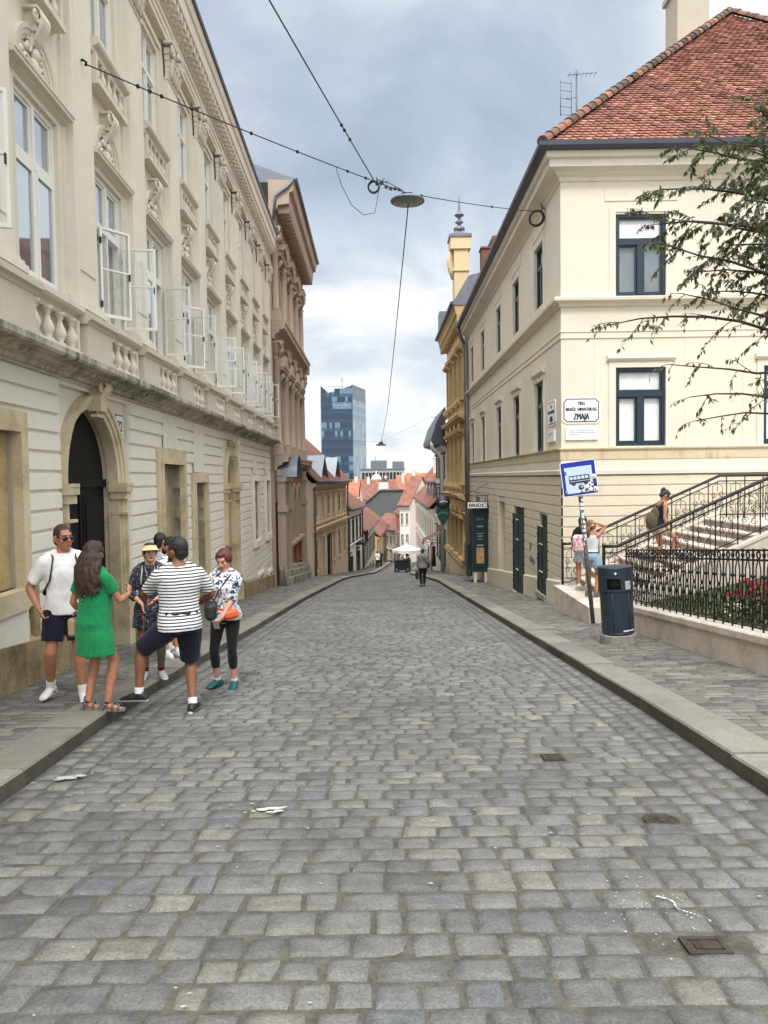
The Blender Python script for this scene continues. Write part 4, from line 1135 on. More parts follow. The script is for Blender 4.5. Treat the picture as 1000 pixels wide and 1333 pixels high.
row_house('ochre_house', 'small ochre house closing the foot of the lane', (-3.2,138), (-1.0,136), 9, -15.5, -8.3, M['ochre'], M['red_tile_far'], 3.2, [(-12.5,-11)], 2, M['white_paint'])

# ---- roofs of the lower town
roofs = [
 ('far_house','distant house with orange roof left of the glass dome',(-16,185),(-4.4,185),12,-14,-3.6,'offwhite','orange_tile_far',4.6),
 ('far_house','distant house with broad orange roof below the flat office block',(5.0,185),(16,185),12,-14,-2.8,'offwhite','orange_tile_far',5.2),
 ('far_house','distant house with brown red roof behind the grey firewall gable',(-5.5,176),(2.6,177),10,-14,-3.6,'offwhite','red_tile_far',4.6),
 ('far_house','distant house with tall red roof over the long white house',(4.0,126),(10.5,118),12,-14,-1.5,'offwhite','red_tile_far',5.5),
 ('far_house','distant yellow house with mossy roof behind the white balcony house',(-9,120),(-4.2,122),9,-13,-4.3,'ochre','brown_tile',3.0),
 ('far_house','distant house with dark brown roof behind the beige house',(-12,104),(-5,106),10,-11,-3.3,'offwhite','brown_tile',4.0),
 ('far_house','distant house with red roof beside the pale chimney block',(2.6,200),(10,200),12,-14,-3.6,'offwhite','orange_tile_far',5.6)]
for nm, lb, p0, p1, D, zb, ze, wm_, rm_, rise in roofs:
    row_house(nm, lb, p0, p1, D, zb, ze, M[wm_], M[rm_], rise, [(ze-3,ze-1.4),(ze-6,ze-4.4)], max(2,int(math.hypot(p1[0]-p0[0],p1[1]-p0[1])/2.2)), M['white_paint'], chimneys=[(1.6,4,.6),(math.hypot(p1[0]-p0[0],p1[1]-p0[1])*.72,5.2,.8)], lintel=False)
q = thing('chimney_block', 'pale block of chimneys beside the small glass dome', 'chimney', (-.6,172,-6)); mb = MB(); mb.box(-1.3,.9,0,1.4,-4,6.6); mb.build('stack', [M['offwhite']], q)
mb = MB(); mb.box(-1.4,1.0,-.1,1.5,6.6,6.8); [mb.lathe([(.16,0),(.16,.5),(.2,.55),(0,.55)], (x,.7,6.8), 8) for x in (-.4,.1,.6)]; mb.build('cap', [M['zinc']], q)
q = thing('glass_dome', 'small pale roof dome between the red roofs', 'dome', (-2.6,190,-6)); mb = MB(); mb.lathe([(1.3,-4),(1.3,6.6),(1.45,6.7),(1.3,7.3),(.95,7.9),(.5,8.3),(.12,8.4),(.08,9.2),(0,9.25)], seg=16); mb.build('shell', [M['offwhite']], q)

# ---- the glass tower and the flat office block
D0 = 300.0
TW = thing('glass_tower', 'dark blue glass office tower with slanted parapet and roof antenna', 'tower', (-25.3,D0,-30), R(0), zoff=True)
M['curtain_wall'] = None
def curtain(name, base, lite, sx_, sz_, rowlite):
    n = NT(name); p = n.obj(); s = n.n('ShaderNodeSeparateXYZ'); n.l(p, s.inputs[0])
    u = n.math('ADD', s.outputs['X'], s.outputs['Y'])
    fx = n.math('FRACT', n.math('MULTIPLY', u, 1/sx_)); fz = n.math('FRACT', n.math('MULTIPLY', s.outputs['Z'], 1/sz_))
    ix = n.math('FLOOR', n.math('MULTIPLY', u, 1/sx_)); iz = n.math('FLOOR', n.math('MULTIPLY', s.outputs['Z'], 1/sz_))
    cb = n.n('ShaderNodeCombineXYZ'); n.l(ix, cb.inputs[0]); n.l(iz, cb.inputs[2])
    wn = n.n('ShaderNodeTexWhiteNoise'); n.l(cb.outputs[0], wn.inputs['Vector'])
    cz = n.n('ShaderNodeCombineXYZ'); n.l(iz, cz.inputs[2]); wz = n.n('ShaderNodeTexWhiteNoise'); n.l(cz.outputs[0], wz.inputs['Vector'])
    lit = n.math('MULTIPLY', n.math('GREATER_THAN', wn.outputs['Value'], .62), n.math('GREATER_THAN', wz.outputs['Value'], .45))
    c = n.mix(lit, base, lite)
    band = n.math('LESS_THAN', fz, .38); c = n.mix(n.math('MULTIPLY', band, .8), c, sc(base, 1.5))
    c = n.mix(n.math('MULTIPLY', n.math('LESS_THAN', fx, .1), .6), c, sc(base,.55))
    n.set(Base_Color=c, Roughness=.12, Metallic=.25); n.bsdf.inputs['Specular IOR Level'].default_value = .6
    return n.mat
M['tower_dark'] = curtain('dark_curtain_wall', srgb(34,56,76), srgb(98,124,142), 1.05, 3.3, 0)
M['tower_pale'] = curtain('pale_curtain_wall', srgb(100,128,150), srgb(168,174,174), 1.05, 3.3, 0)
mb = MB(); W_, DP = 12.3, 19.0
zt = lambda x: 36.9
vs = [(0,0,-40),(W_,0,-40),(W_,0,34.2),(0,0,34.2)]
mb.wall(0, W_, -40, 34.2, [(4.4,12.0,28.3,31.2)], 0, .8)
mb.add([(0,0,34.2),(W_,0,34.2),(W_,0,37.7),(11.5,0,37.0),(3.0,0,34.6),(0,0,37.4)], [(0,1,2,3,4,5)], 0)
mb.build('street_front', [M['tower_dark']], TW)
mb = MB(); mb.add([(4.4,.8,28.3),(12,.8,28.3),(12,.8,31.2),(4.4,.8,31.2)], [(0,1,2,3)]); mb.build('recessed_floor', [M['tower_pale']], TW)
mb = MB(); mb.add([(W_,0,-40),(W_+4.6,DP,-40),(W_+4.6,DP,32.0),(W_,0,32.0)], [(0,1,2,3)]); mb.build('side_front', [M['tower_pale']], TW)
mb = MB(); mb.add([(W_+.01,0,32.0),(W_+4.61,DP,32.0),(W_+4.61,DP,37.7),(W_+.01,0,37.7),(0,0,36),(-2,DP,36),(W_+4.6,DP,-40),(-2,DP,-40),(0,0,-40)], [(0,1,2,3),(4,5,7,8),(5,1,6,7)]); mb.add([(0,.2,34.0),(W_,.2,34.0),(W_+4.6,DP,34.0),(-2,DP,34)], [(0,1,2,3)]); mb.build('crown', [M['tower_dark']], TW)
mb = MB(); mb.box(6,11,5,9,34,36.4); mb.box(5,12,4.6,9.4,36.4,36.7); mb.build('plant_room', [M['gutter']], TW)
mb = MB(); mb.tube([(8,6,36.5),(8,6,41.3)], .09, 5); mb.tube([(7.4,6,40.2),(8.6,6,40.2)], .05, 4)
for x in (2.5,5,7,10.5): mb.tube([(x,4,34),(x,4,37.9-.05*x)], .05, 4)
mb.tube([(2.5,4,37.5),(10.5,4,37.2)], .05, 4); mb.build('antenna', [M['iron']], TW)
M['conc_wall'] = stucco('grey_concrete_wall', srgb(160,164,164), .3)
OB = thing('office_block', 'low grey flat roofed office block right of the glass tower', 'building', (-9.0,D0-35,-30), 0, zoff=True)
mb = MB(); mb.wall(0, 15, -30, 4.2, [(.4+i*1.2,1.3+i*1.2,.6,3.2) for i in range(12)], 0, .6); mb.add([(15,0,-30),(15,14,-30),(15,14,4.2),(15,0,4.2),(0,0,-30),(0,14,-30),(0,14,4.2),(0,0,4.2)], [(0,1,2,3),(7,6,5,4),(7,4,3,2)][:1]+[(4,7,6,5)]); mb.build('wall', [M['conc_wall']], OB)
mb = MB(); mb.box(-.3,15.3,-.3,14,4.2,4.6); mb.box(3.4,9,3,8,4.6,7.4); mb.box(11,15,3,8,4.6,7.0); mb.tube([(5,5,7.4),(5,5,9.4)],.1,5); mb.build('roof', [M['zinc']], OB)
mb = MB(); mb.add([(.2,.55,.6),(14.8,.55,.6),(14.8,.55,3.2),(.2,.55,3.2)], [(0,1,2,3)]); mb.build('window_band', [M['dark_pane']], OB)
# ================================================================ cream corner building on the right
CX, CY = 4.42, 19.5
RB = thing('corner_building', 'cream corner building with red hipped tile roof, dark teal windows and grooved ground floor', 'building', (CX,CY,-2), 0, zoff=True)
ST = (0,0,R(-90))            # street facade: local x runs towards the camera, y into the building
FL = 14.5                    # length of the front
SLEN = 22.0                  # length of the street side
EZ = 9.35
# front facade --------------------------------------------------------------
FW = [2.0, 5.72, 9.3, 12.9]
ops = [(c-.63,c+.63,z0,z1) for c in FW for z0, z1 in ((6.06,8.10),(2.33,4.30))]
mb = MB(); mb.wall(0, FL, 1.75, EZ, ops, 0, .22); mb.add([(FL,0,-3),(FL,14,-3),(FL,14,EZ),(FL,0,EZ)], [(0,1,2,3)])
mb.build('front_wall', [M['rbwall']], RB)
SW = [-2.75,-6.6,-10.65,-15.6,-19.9]
sops = [(c-.62,c+.62,z0,z1) for c in SW for z0, z1 in ((6.42,8.15),(2.30,4.30))]
mb = MB(); mb.wall(-SLEN, 0, 1.75, EZ, sops, 0, .20); mb.add([(-SLEN,0,-5),(-SLEN,14,-5),(-SLEN,14,EZ),(-SLEN,0,EZ)], [(3,2,1,0)])
mb.build('street_wall', [M['rbwall']], RB, (0,0,0), ST)
mb = MB(); mb.box(2,FL-.1,13.6,13.7,-3,EZ); mb.build('rear_wall', [M['rbwall']], RB)
# ground floor courses
def courses(x0, x1, ops, z0, z1, hc, frames, zb):
    mb = MB(); mb.wall(x0, x1, zb, z1+.001, ops, .03, .35)
    z = z1
    while z > z0:
        za, zz = z-hc+.010, z-.010; x = x0
        cuts = sorted([(f[0],f[1]) for f in frames if f[2] < zz and f[3] > za])
        for a, b in cuts + [(x1,x1)]:
            if a-x > .05:
                c = .012; l = c if x > x0 else 0; r = c if a < x1 else 0
                mb.add([(x,.035,za),(a,.035,za),(a,.035,zz),(x,.035,zz),(x+l,0,za+c),(a-r,0,za+c),(a-r,0,zz-c),(x+l,0,zz-c)],
                       [(4,5,6,7),(0,1,5,4),(1,2,6,5),(2,3,7,6),(3,0,4,7)], 0)
            x = max(x, b)
        z -= hc
    return mb
courses(0, FL, [], -3, 1.60, .262, [], -3.2).build('rusticated_base', [M['rbbase']], RB)
g_ops = [(-2.95,-1.75,-1.75,.50),(-7.35,-5.35,-2.6,.56),(-11.2,-9.4,-3.1,.62),(-19.5,-17.3,-3.6,.6)]
courses(-SLEN, 0, g_ops, -4.2, 1.60, .262, g_ops, -5).build('rusticated_base', [M['rbbase']], RB, (0,0,0), ST)
# sloping skirting of the street side
mb = MB(); mb.extr([(-.05,gz(CY)+.12-.2),(-.05,gz(CY)+.12+.62),(0.02,gz(CY)+.12+.68),(.02,gz(CY)+.12-.2)], -SLEN, -9.4, 0, zs=.095); mb.build('skirting', [M['rbbase']], RB, (0,0,0), ST)
for a, b in ((-9.4,-7.4),(-5.3,-3.0),(-1.7,-.0)): mb = MB(); mb.extr([(-.05,gz(CY)+.12-.2),(-.05,gz(CY)+.12+.62),(0.02,gz(CY)+.12+.68),(.02,gz(CY)+.12-.2)], a, b, 0, zs=.095); mb.build('skirting', [M['rbbase']], RB, (0,0,0), ST)
# horizontal mouldings, mitred round the corner
def band(name, prof, mat):
    mb = MB(); mb.extr(prof, 0, FL, m0=1.0); mb.build(name, [mat], RB)
    mb = MB(); mb.extr(prof, -SLEN, 0, m1=-1.0); mb.build(name, [mat], RB, (0,0,0), ST)
band('sill_band', [(.0,1.62),(-.04,1.62),(-.05,1.72),(-.02,1.76),(-.015,2.0),(0,2.0)], M['rbtrim'])
band('stained_band', [(.0,2.0),(-.03,2.0),(-.035,2.24),(-.075,2.25),(-.085,2.285),(0,2.30)], M['rbstain'])
band('string_course', [(0,5.82),(-.05,5.83),(-.07,5.90),(-.13,5.93),(-.20,5.95),(-.21,6.02),(-.16,6.045),(0,6.06)], M['rbtrim'])
band('fillet', [(0,5.20),(-.02,5.20),(-.02,5.235),(0,5.235)], M['rbtrim'])
band('fillet', [(0,5.04),(-.025,5.04),(-.025,5.065),(0,5.065)], M['rbtrim'])
band('eaves_moulding', [(0,8.90),(-.03,8.91),(-.05,8.97),(-.05,9.0),(-.13,9.06),(-.15,9.10),(-.28,9.15),(-.34,9.16),(-.34,9.33),(-.42,9.36),(-.44,9.50),(0,9.52)], M['rbtrim'])
band('gutter', [(-.40,9.50),(-.56,9.51),(-.63,9.56),(-.64,9.66),(-.60,9.68),(-.40,9.66)], M['gutter'])
# shallow panels and window surrounds
def surround_rb(par, lst, rot, upper):
    first = None
    for c in lst:
        if first is None:
            mb = MB()
            if upper:
                for s in (-1,1): mb.box(s*.63+(-.16 if s<0 else 0), s*.63+(.16 if s>0 else 0), -.025, 0, 6.06, 8.26)
                mb.box(-.63,.63,-.025,0,8.15,8.26); mb.box(-.9,.9,-.02,0,8.42,8.45); mb.box(-.9,-.87,-.02,0,8.45,8.72); mb.box(.87,.9,-.02,0,8.45,8.72)
            else:
                for s in (-1,1): mb.box(s*.63+(-.17 if s<0 else 0), s*.63+(.17 if s>0 else 0), -.03, 0, 2.30, 4.46)
                mb.box(-.63,.63,-.03,0,4.30,4.46); mb.extr(profile_moulding(.11,4.46,4.60,'x'), -.86,.86)
                mb.box(-1.15,-1.12,-.012,0,2.3,5.04); mb.box(1.12,1.15,-.012,0,2.3,5.04)
            first = mb.build('window_surround', [M['rbtrim']], RB, (0,0,0), rot)
            first.location = (c,0,-ZOFF[RB.name]) if rot[2] == 0 else (0,-c,-ZOFF[RB.name])
        else: copy_of(first, RB, (c,0,0) if rot[2] == 0 else (0,-c,0))
for lst, rot in ((FW,(0,0,0)),(SW,ST)):
    for up in (True, False): surround_rb(RB, lst, rot, up)
def rb_window(z0, z1, w, white, deep):
    hw = w/2; y = deep; zt = z0+(z1-z0)*.66; t = .075
    mb = MB()
    mb.box(-hw,-hw+t,y-.05,y+.06,z0,z1); mb.box(hw-t,hw,y-.05,y+.06,z0,z1); mb.box(-hw+t,hw-t,y-.05,y+.06,z1-t,z1); mb.box(-hw+t,hw-t,y-.05,y+.06,z0,z0+t)
    mb.box(-hw+t,hw-t,y-.07,y+.06,zt-.06,zt+.06); mb.box(-.075,.075,y-.065,y+.06,z0+t,zt-.06)
    o = mb.build('window', [M['teal']], RB)
    c = MB()
    for s in (-1,1):
        x0, x1 = sorted((s*.075, s*(hw-t))); sash(c, x0, x1, z0+t, zt-.06, .045, .04, y, (), 0, 1)
    sash(c, -hw+t, hw-t, zt+.06, z1-t, .045, .04, y, (), 0, 1)
    c.build('casement', [M['teal'], M['glass_clear']], o)
    b = MB(); b.add([(-hw,y+.06,z0),(hw,y+.06,z0),(hw,y+.06,z1),(-hw,y+.06,z1)], [(0,1,2,3)]); 
    if not white: b.add([(-hw,y+.055,zt),(hw,y+.055,zt),(hw,y+.055,z1),(-hw,y+.055,z1)], [(0,1,2,3)], 1)
    b.build('blind', [M['curtain'] if white else M['grey_blind'], M['curtain']], o)
    return o
M['print_dark'] = plain('grey_spray', srgb(96,96,100), .8)
M['glass_clear'] = clear_glass('window_pane_glass')
M['grey_blind'] = plain('grey_net_curtain', srgb(120,126,130), .9, 0, .2, 4)
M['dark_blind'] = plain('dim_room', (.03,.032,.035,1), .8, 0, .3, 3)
first = {}
for (z0,z1), white in (((6.06,8.10),False),((2.33,4.30),True)):
    o = rb_window(z0, z1, 1.26, white, .10); o.location.x = FW[0]
    for c in FW[1:]: copy_of(o, RB, (c,0,0))
for (z0,z1) in ((6.42,8.15),(2.30,4.30)):
    o = rb_window(z0, z1, 1.24, False, .12); o.rotation_euler = ST; o.location.y = -SW[0]
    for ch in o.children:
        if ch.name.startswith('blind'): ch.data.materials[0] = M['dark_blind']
    for c in SW[1:]: copy_of(o, RB, (0,-c,0))
# shutters and doors of the street side
def shutter(name, a, b, z0, z1, mat, panel_top=.0, step=0):
    mb = MB(); w = (b-a)/2-.02
    for i in range(2):
        x0 = a+.01+i*(w+.02); x1 = x0+w
        mb.box(x0,x1,-.03,.04,z0,z1-panel_top)
        for zc in (.25,.62): mb.box(x0+.05,x1-.05,-.045,-.03,z0+(z1-panel_top-z0)*zc-.03,z0+(z1-panel_top-z0)*zc+.02)
        mb.box(x0,x0+.08,-.05,-.03,z0,z1-panel_top); mb.box(x1-.08,x1,-.05,-.03,z0,z1-panel_top)
        for zc in (.12,.5,.88): mb.box(x0-.03,x0+.12,-.065,-.045,z0+(z1-panel_top-z0)*zc-.02,z0+(z1-panel_top-z0)*zc+.02)
    if panel_top: mb.box(a,b,.10,.16,z1-panel_top,z1)
    o = mb.build(name, [mat], RB, (0,0,0), ST)
    k = MB()
    for i, zc in enumerate((.27,.62,.85)):
        k.box((a+b)/2-.20,(a+b)/2-.08,-.075,-.05,z0+(z1-z0)*zc,z0+(z1-z0)*zc+.035); k.box((a+b)/2+.08,(a+b)/2+.20,-.075,-.05,z0+(z1-z0)*zc,z0+(z1-z0)*zc+.035)
    k.build('fittings', [M['white_paint']], o)
    return o
shutter('window_shutter', -2.95,-1.75,-1.75,.50, M['shutter'], .35)
shutter('door', -7.35,-5.35,-2.35,.56, M['shutter'], .25)
mb = MB(); mb.box(-7.5,-5.2,-.12,.3,-2.75,-2.36); mb.box(-3.05,-1.65,-.1,.1,-1.9,-1.752); mb.build('door_step', [M['grime']], RB, (0,0,0), ST)
mb = MB(); mb.add([(-11.2,.25,-3.1),(-9.4,.25,-3.1),(-9.4,.25,.62),(-11.2,.25,.62),(-19.5,.25,-3.6),(-17.3,.25,-3.6),(-17.3,.25,.6),(-19.5,.25,.6)], [(0,1,2,3),(4,5,6,7)]); mb.build('recess_infill', [M['rbstain']], RB, (0,0,0), ST)
# sprayed scribbles between door and shutter
mb = MB(); rg = random.Random(2)
for k, (cx, cz) in enumerate(((-4.2,-.55),(-4.15,-.95),(-3.75,-.98))):
    pts = [(cx+.16*math.sin(j*1.7+k)+.05*j/3-.1, -.012, cz+.13*math.cos(j*2.3+k)) for j in range(9)]
    mb.tube(pts, .014, 4, 0, flat=.3)
mb.build('graffiti', [M['print_dark']], RB, (0,0,0), ST)
# downpipe at the far end
mb = MB(); mb.tube([(-SLEN+.3,-.55,9.5),(-SLEN+.3,-.5,9.2),(-SLEN+.3,-.25,8.7),(-SLEN+.3,-.14,8.3),(-SLEN+.3,-.14,-3.7)], .10, 8)
mb.tube([(-SLEN+.75,-.14,8.6),(-SLEN+.75,-.14,-3.7)], .07, 8)
for z in (6.5,3.5,.5,-2): mb.tube([(-SLEN+.3,-.14,z),(-SLEN+.3,-.14,z+.08)], .13, 8)
mb.build('downpipe', [M['pipe']], RB, (0,0,0), ST)
# hipped roof of individually laid tiles
M['chimney'] = stucco('weathered_chimney', srgb(186,176,160), .5)
HA = 7.45; EX = .52; RZ0 = 9.62; RISE = 7.6
apex = (HA, HA, RZ0+RISE)              # local plan coordinates, eaves at -EX
slope = RISE/(HA+EX)
rt = random.Random(21)
def tile_plane(name, origin, ux, vy, inside, length, width, tone0=.5):
    # ux along the eaves, vy up the slope (unit 3-D vectors)
    mb = MB(); ux = Vector(ux); vy = Vector(vy); n = ux.cross(vy).normalized(); o = Vector(origin)
    e = .165; tw = .19; rows = int(length/e)+1
    for r in range(rows):
        v0 = r*e; off = (r % 2)*tw/2
        k = int(width/tw)+2
        for i in range(-1, k):
            u0 = i*tw+off
            if not inside(u0+tw/2, v0+e*.5): continue
            t = min(1,max(0, rt.gauss(tone0,.17) + .25*(noise.noise(Vector((u0*.35,v0*.5,3)))) - (.12 if v0 < 3 and rt.random() < .25 else 0)))
            mb.cur = (t,t,t,1)
            lift = .045 + rt.uniform(-.008,.014); g = .006; dv = rt.uniform(-.012,.008); sk = rt.uniform(-.006,.006)
            a = o+ux*(u0+g)+vy*(v0+dv+.03)+n*lift; b = o+ux*(u0+tw-g)+vy*(v0+dv+.03+sk)+n*lift
            m = o+ux*(u0+tw/2)+vy*(v0+dv-.015)+n*(lift+.004)
            c_ = o+ux*(u0+tw-g)+vy*(v0+e+.06)+n*.006; d_ = o+ux*(u0+g)+vy*(v0+e+.06)+n*.006
            a2, b2, m2 = a-n*.026, b-n*.026, m-n*.026
            mb.add([a,m,b,c_,d_,a2,m2,b2], [(0,1,2,3,4),(5,6,1,0),(6,7,2,1)], 0)
    return mb
L_ = math.hypot(HA+EX, RISE); ca, sa = (HA+EX)/L_, RISE/L_
XR = FL+EX                       # east eaves
def in_front(u, v):
    x = -EX+u; inset = v*ca
    return x > -EX+inset and x < XR-inset*((XR-HA)/(HA+EX))
tp = tile_plane('t', (-EX,-EX,RZ0), (1,0,0), (0,ca,sa), in_front, L_, FL+2*EX)
base = MB(); base.add([(-EX,-EX,RZ0),(XR,-EX,RZ0),apex,(-EX,SLEN,RZ0),(HA,SLEN,RZ0+RISE),(XR,SLEN,RZ0)], [(0,1,2),(3,0,2,4),(1,5,4,2)], 0)
RO_ = base.build('roof', [M['tile_old']], RB)
tp.build('front_tiles', [M['tile']], RO_)
def in_side(u, v):                # u measured from the far end towards the camera
    y = SLEN-u; return y > -EX+v*ca and y < SLEN
tile_plane('t', (-EX,SLEN,RZ0), (0,-1,0), (ca,0,sa), in_side, L_, SLEN+EX).build('street_tiles', [M['tile']], RO_)
def ridge(p0, p1, nm):
    mb = MB(); p0, p1 = Vector(p0), Vector(p1); n = int((p1-p0).length/.34)
    d = (p1-p0).normalized(); side = d.cross(Vector((0,0,1))).normalized(); up = side.cross(d)
    for i in range(n):
        t = rt.random(); mb.cur = (t,t,t,1)
        a = p0+(p1-p0)*(i/n)-d*.03; b = p0+(p1-p0)*((i+1)/n); pts = []
        for q, r in ((a,.155+rt.uniform(-.008,.008)),(b,.125)):
            for k in range(7):
                th = math.pi*k/6; pts.append(q+side*(math.cos(th)*r)+up*(math.sin(th)*r*1.05+.01))
        mb.add(pts, [(k,k+1,8+k,7+k) for k in range(6)]+[(6,5,4,3,2,1,0)], 0, False)
        if rt.random() < .35: mb.ell(a+up*.14+side*rt.uniform(-.08,.08), (.05,.05,.03), 6, 4, 0)
    mb.build(nm, [M['tile_old']], RO_)
ridge((-EX,-EX,RZ0+.04), (apex[0],apex[1],apex[2]+.05), 'hip_tiles'); ridge((XR,-EX,RZ0+.04), (apex[0],apex[1],apex[2]+.05), 'hip_tiles'); ridge((apex[0],apex[1],apex[2]+.05), (HA,SLEN,RZ0+RISE+.05), 'ridge_tiles')
mb = MB()   # chimney with broad body
mb.box(6.35,7.5,9.2,10.4,14,21); mb.box(6.25,7.6,9.1,10.5,19.2,19.4); mb.build('chimney', [M['chimney']], RO_, (0,0,0))
mb = MB(); mb.box(-.32,.10,13.2,13.8,9.6,11.15); mb.box(-.36,.14,13.15,13.85,11.15,11.22); mb.build('chimney', [M['brown_tile']], RO_)
for z in (): pass

# roof aerial
AE = thing('roof_aerial', 'thin tv aerial with grid reflector standing on the roof corner', 'aerial', (CX+1.05,CY+2.6,11.2))
mb = MB(); mb.tube([(0,0,-.6),(0,0,1.75)], .022, 6); mb.build('mast', [M['pipe']], AE)
mb = MB()
for i in range(5): mb.tube([(-.45,.0,.55+i*.22),(-.12,.1,.55+i*.22)], .008, 4)
mb.tube([(-.45,0,.5),(-.45,0,1.5)], .010, 4); mb.tube([(-.12,.1,.5),(-.12,.1,1.5)], .010, 4); mb.tube([(-.3,.05,1.0),(0,0,1.0)], .010, 4)
mb.tube([(-.25,0,1.62),(.55,-.1,1.62)], .009, 4)
for i in range(7): mb.tube([(-.2+i*.12,-.16,1.62),(-.2+i*.12,.12,1.62)], .006, 4)
mb.build('elements', [M['pipe']], AE)
mb = MB(); mb.box(-.06,.06,-.05,.05,.2,.42); mb.tube([(-.02,0,.2),(-.02,0,-.5)], .03, 5); mb.build('junction_box', [M['black']], AE)

# street name plates on both sides of the corner with small notices below
M['plate_red'] = plain('dark_red_enamel', srgb(112,40,44), .4, 0, .05)
M['plate_white'] = plain('white_enamel', srgb(226,229,232), .35, 0, .04)
def name_plate(name, label, loc, rz, w, h):
    t = thing(name, label, 'sign', loc, rz)
    mb = MB(); mb.poly(rrect(-w/2-.02,w/2+.02,-.02,h+.02,.09,cut=True), -.022, -.002, 0); mb.build('board', [M['plate_white']], t)
    mb = MB(); mb.poly(rrect(-w/2+.015,w/2-.015,.015,h-.015,.085,cut=True), -.026, -.0225, 0); mb.build('border', [M['plate_red']], t)
    mb = MB(); mb.poly(rrect(-w/2+.042,w/2-.042,.042,h-.042,.07,cut=True), -.030, -.0265, 0); mb.build('face', [M['plate_white']], t)
    mb = MB(); y = -.031
    lettering(mb, 'TRG', 0, y, h*.715, .125, 0, bold=.006, width=.18*w/.94); lettering(mb, 'BRAĆE  HRVATSKOG', 0, y, h*.48, .115, 0, bold=.006, width=w*.83); lettering(mb, 'ZMAJA', 0, y, h*.13, .22, 0, bold=.009, width=w*.42)
    mb.build('lettering', [M['black']], t)
name_plate('street_name_plate', 'white street name plate with dark red border reading ZMAJA on the front wall', (4.92,CY-.0,2.93), 0, .93, .62)
name_plate('street_name_plate', 'white street name plate with dark red border round the corner on the street wall', (CX,CY+1.05,2.95), R(-90), .93, .62)
def notice(label, loc, rz, w, h):
    t = thing('notice_board', label, 'sign', loc, rz)
    mb = MB(); mb.box(-w/2,w/2,-.05,0,0,h); mb.build('board', [M['plate_white']], t)
    mb = MB()
    for k in range(3):
        x = -w*.38
        for j in range(15 if k < 2 else 6):
            l = rt.uniform(.018,.05)*w/.8; 
            if x+l > w*.42: break
            mb.box(x,x+l,-.0525,-.0505,h*.72-k*.045,h*.72-k*.045+.017); x += l+.014
    mb.build('lettering', [M['print_grey']], t)
M['print_grey'] = plain('grey_print', srgb(130,140,165), .7)
notice('pale rectangular notice under the street name plate on the front wall', (4.93,CY,2.50), 0, .82, .30)
notice('pale rectangular notice under the street name plate on the street wall', (CX,CY+1.05,2.50), R(-90), .82, .30)

# dark green display cabinet and the signs beyond it
DC = thing('display_cabinet', 'tall dark green notice cabinet with poster on short legs, beside the cream wall', 'cabinet', (CX-.34,CY+14.2,gz(CY+14.2)+KH))
M['cab_green'] = plain('dark_green_cabinet', srgb(20,42,44), .4, 0, .2, 4)
mb = MB(); mb.box(-.36,.32,0,.5,.48,3.4); mb.box(-.39,.34,-.03,.53,3.4,3.48); mb.build('body', [M['cab_green']], DC)
mb = MB(); mb.box(-.40,-.30,.6,2.6,.2,3.2); mb.box(-.5,-.36,.9,2.2,.5,1.6); mb.build('side_leaf', [M['cab_green']], DC)
for x in (-.3,.16): 
    mb = MB(); mb.box(x,x+.12,.03,.15,0,.5); mb.build('leg', [M['offwhite']], DC)
mb = MB(); mb.box(-.19,.15,-.012,0,.85,1.55); mb.build('poster', [stone('old_poster', [srgb(120,70,50), srgb(180,150,110), srgb(206,190,160)], 6)], DC)
mb = MB(); lettering(mb,'2014',-.02,-.002,2.75,.15,0,width=.3)
for k, (z, w) in enumerate(((2.15,.32),(2.02,.2),(1.9,.26),(1.62,.3),(1.5,.2),(2.45,.28))): mb.box(-.02-w/2,-.02+w/2,-.004,-.001,z,z+.035+.03*(k % 2))
mb.build('lettering', [M['print_grey']], DC)
HS = thing('hanging_sign', 'white boxed sign with black capital letters on an iron bracket over the green cabinet', 'sign', (CX,CY+14.0,.35))
mb = MB(); mb.box(-.95,-.05,-.05,.05,-.16,.16); mb.build('board', [M['black']], HS)
mb = MB(); mb.box(-.92,-.08,-.053,-.051,-.13,.13); mb.build('face', [M['plate_white']], HS)
mb = MB(); lettering(mb,'BRIDC',-.5,-.054,-.08,.22,0,width=.72,bold=.008); mb.build('lettering', [M['black']], HS)
mb = MB(); mb.tube([(0,0,.42),(-1.1,0,.42)], .016, 5); mb.tube([(0,0,.95),(-.5,0,.7),(-1.05,0,.43)], .012, 5); mb.tube([(-.9,0,.42),(-.9,0,.16)], .01, 4); mb.tube([(-.15,0,.42),(-.15,0,.16)], .01, 4); mb.tube([(0,0,-.5),(-.06,0,.42)],.012,4); mb.build('bracket', [M['iron']], HS)
PS = thing('pub_sign', 'round black sign over a green teardrop shield hanging from an iron arm', 'sign', (4.05,CY+26.0,.0))
mb = MB(); mb.lathe([(0,-.06),(.40,-.06),(.42,-.03),(.42,.03),(.40,.06),(0,.06)], (-.75,0,.10), 20, M=Matrix.Rotation(R(90),3,'X')); mb.build('disc', [M['black']], PS)
mb = MB(); mb.lathe([(0,-.066),(.18,-.064),(0,-.0635)], (-.75,0,.10), 16, M=Matrix.Rotation(R(90),3,'X')); [mb.box(-.95+i*.08,-.91+i*.08,-.075,-.0645,.12-.02*abs(i-2.5),.2-.02*abs(i-2.5)) for i in range(6)]; mb.build('emblem', [M['plate_white']], PS)
mb = MB(); mb.poly([(-.75,-1.35),(-.45,-.85),(-.32,-.35),(-.38,-.15),(-1.12,-.15),(-1.18,-.35),(-1.05,-.85)], -.05, .05); mb.build('shield', [plain('bottle_green', srgb(22,62,48), .4, 0, .2)], PS)
mb = MB(); [mb.ell((-.75+.11*(i-2),-.055,-.5-.05*abs(i-2)), (.035,.012,.05), 6, 4) for i in range(5)]; mb.build('emblem', [M['print_grey']], PS)
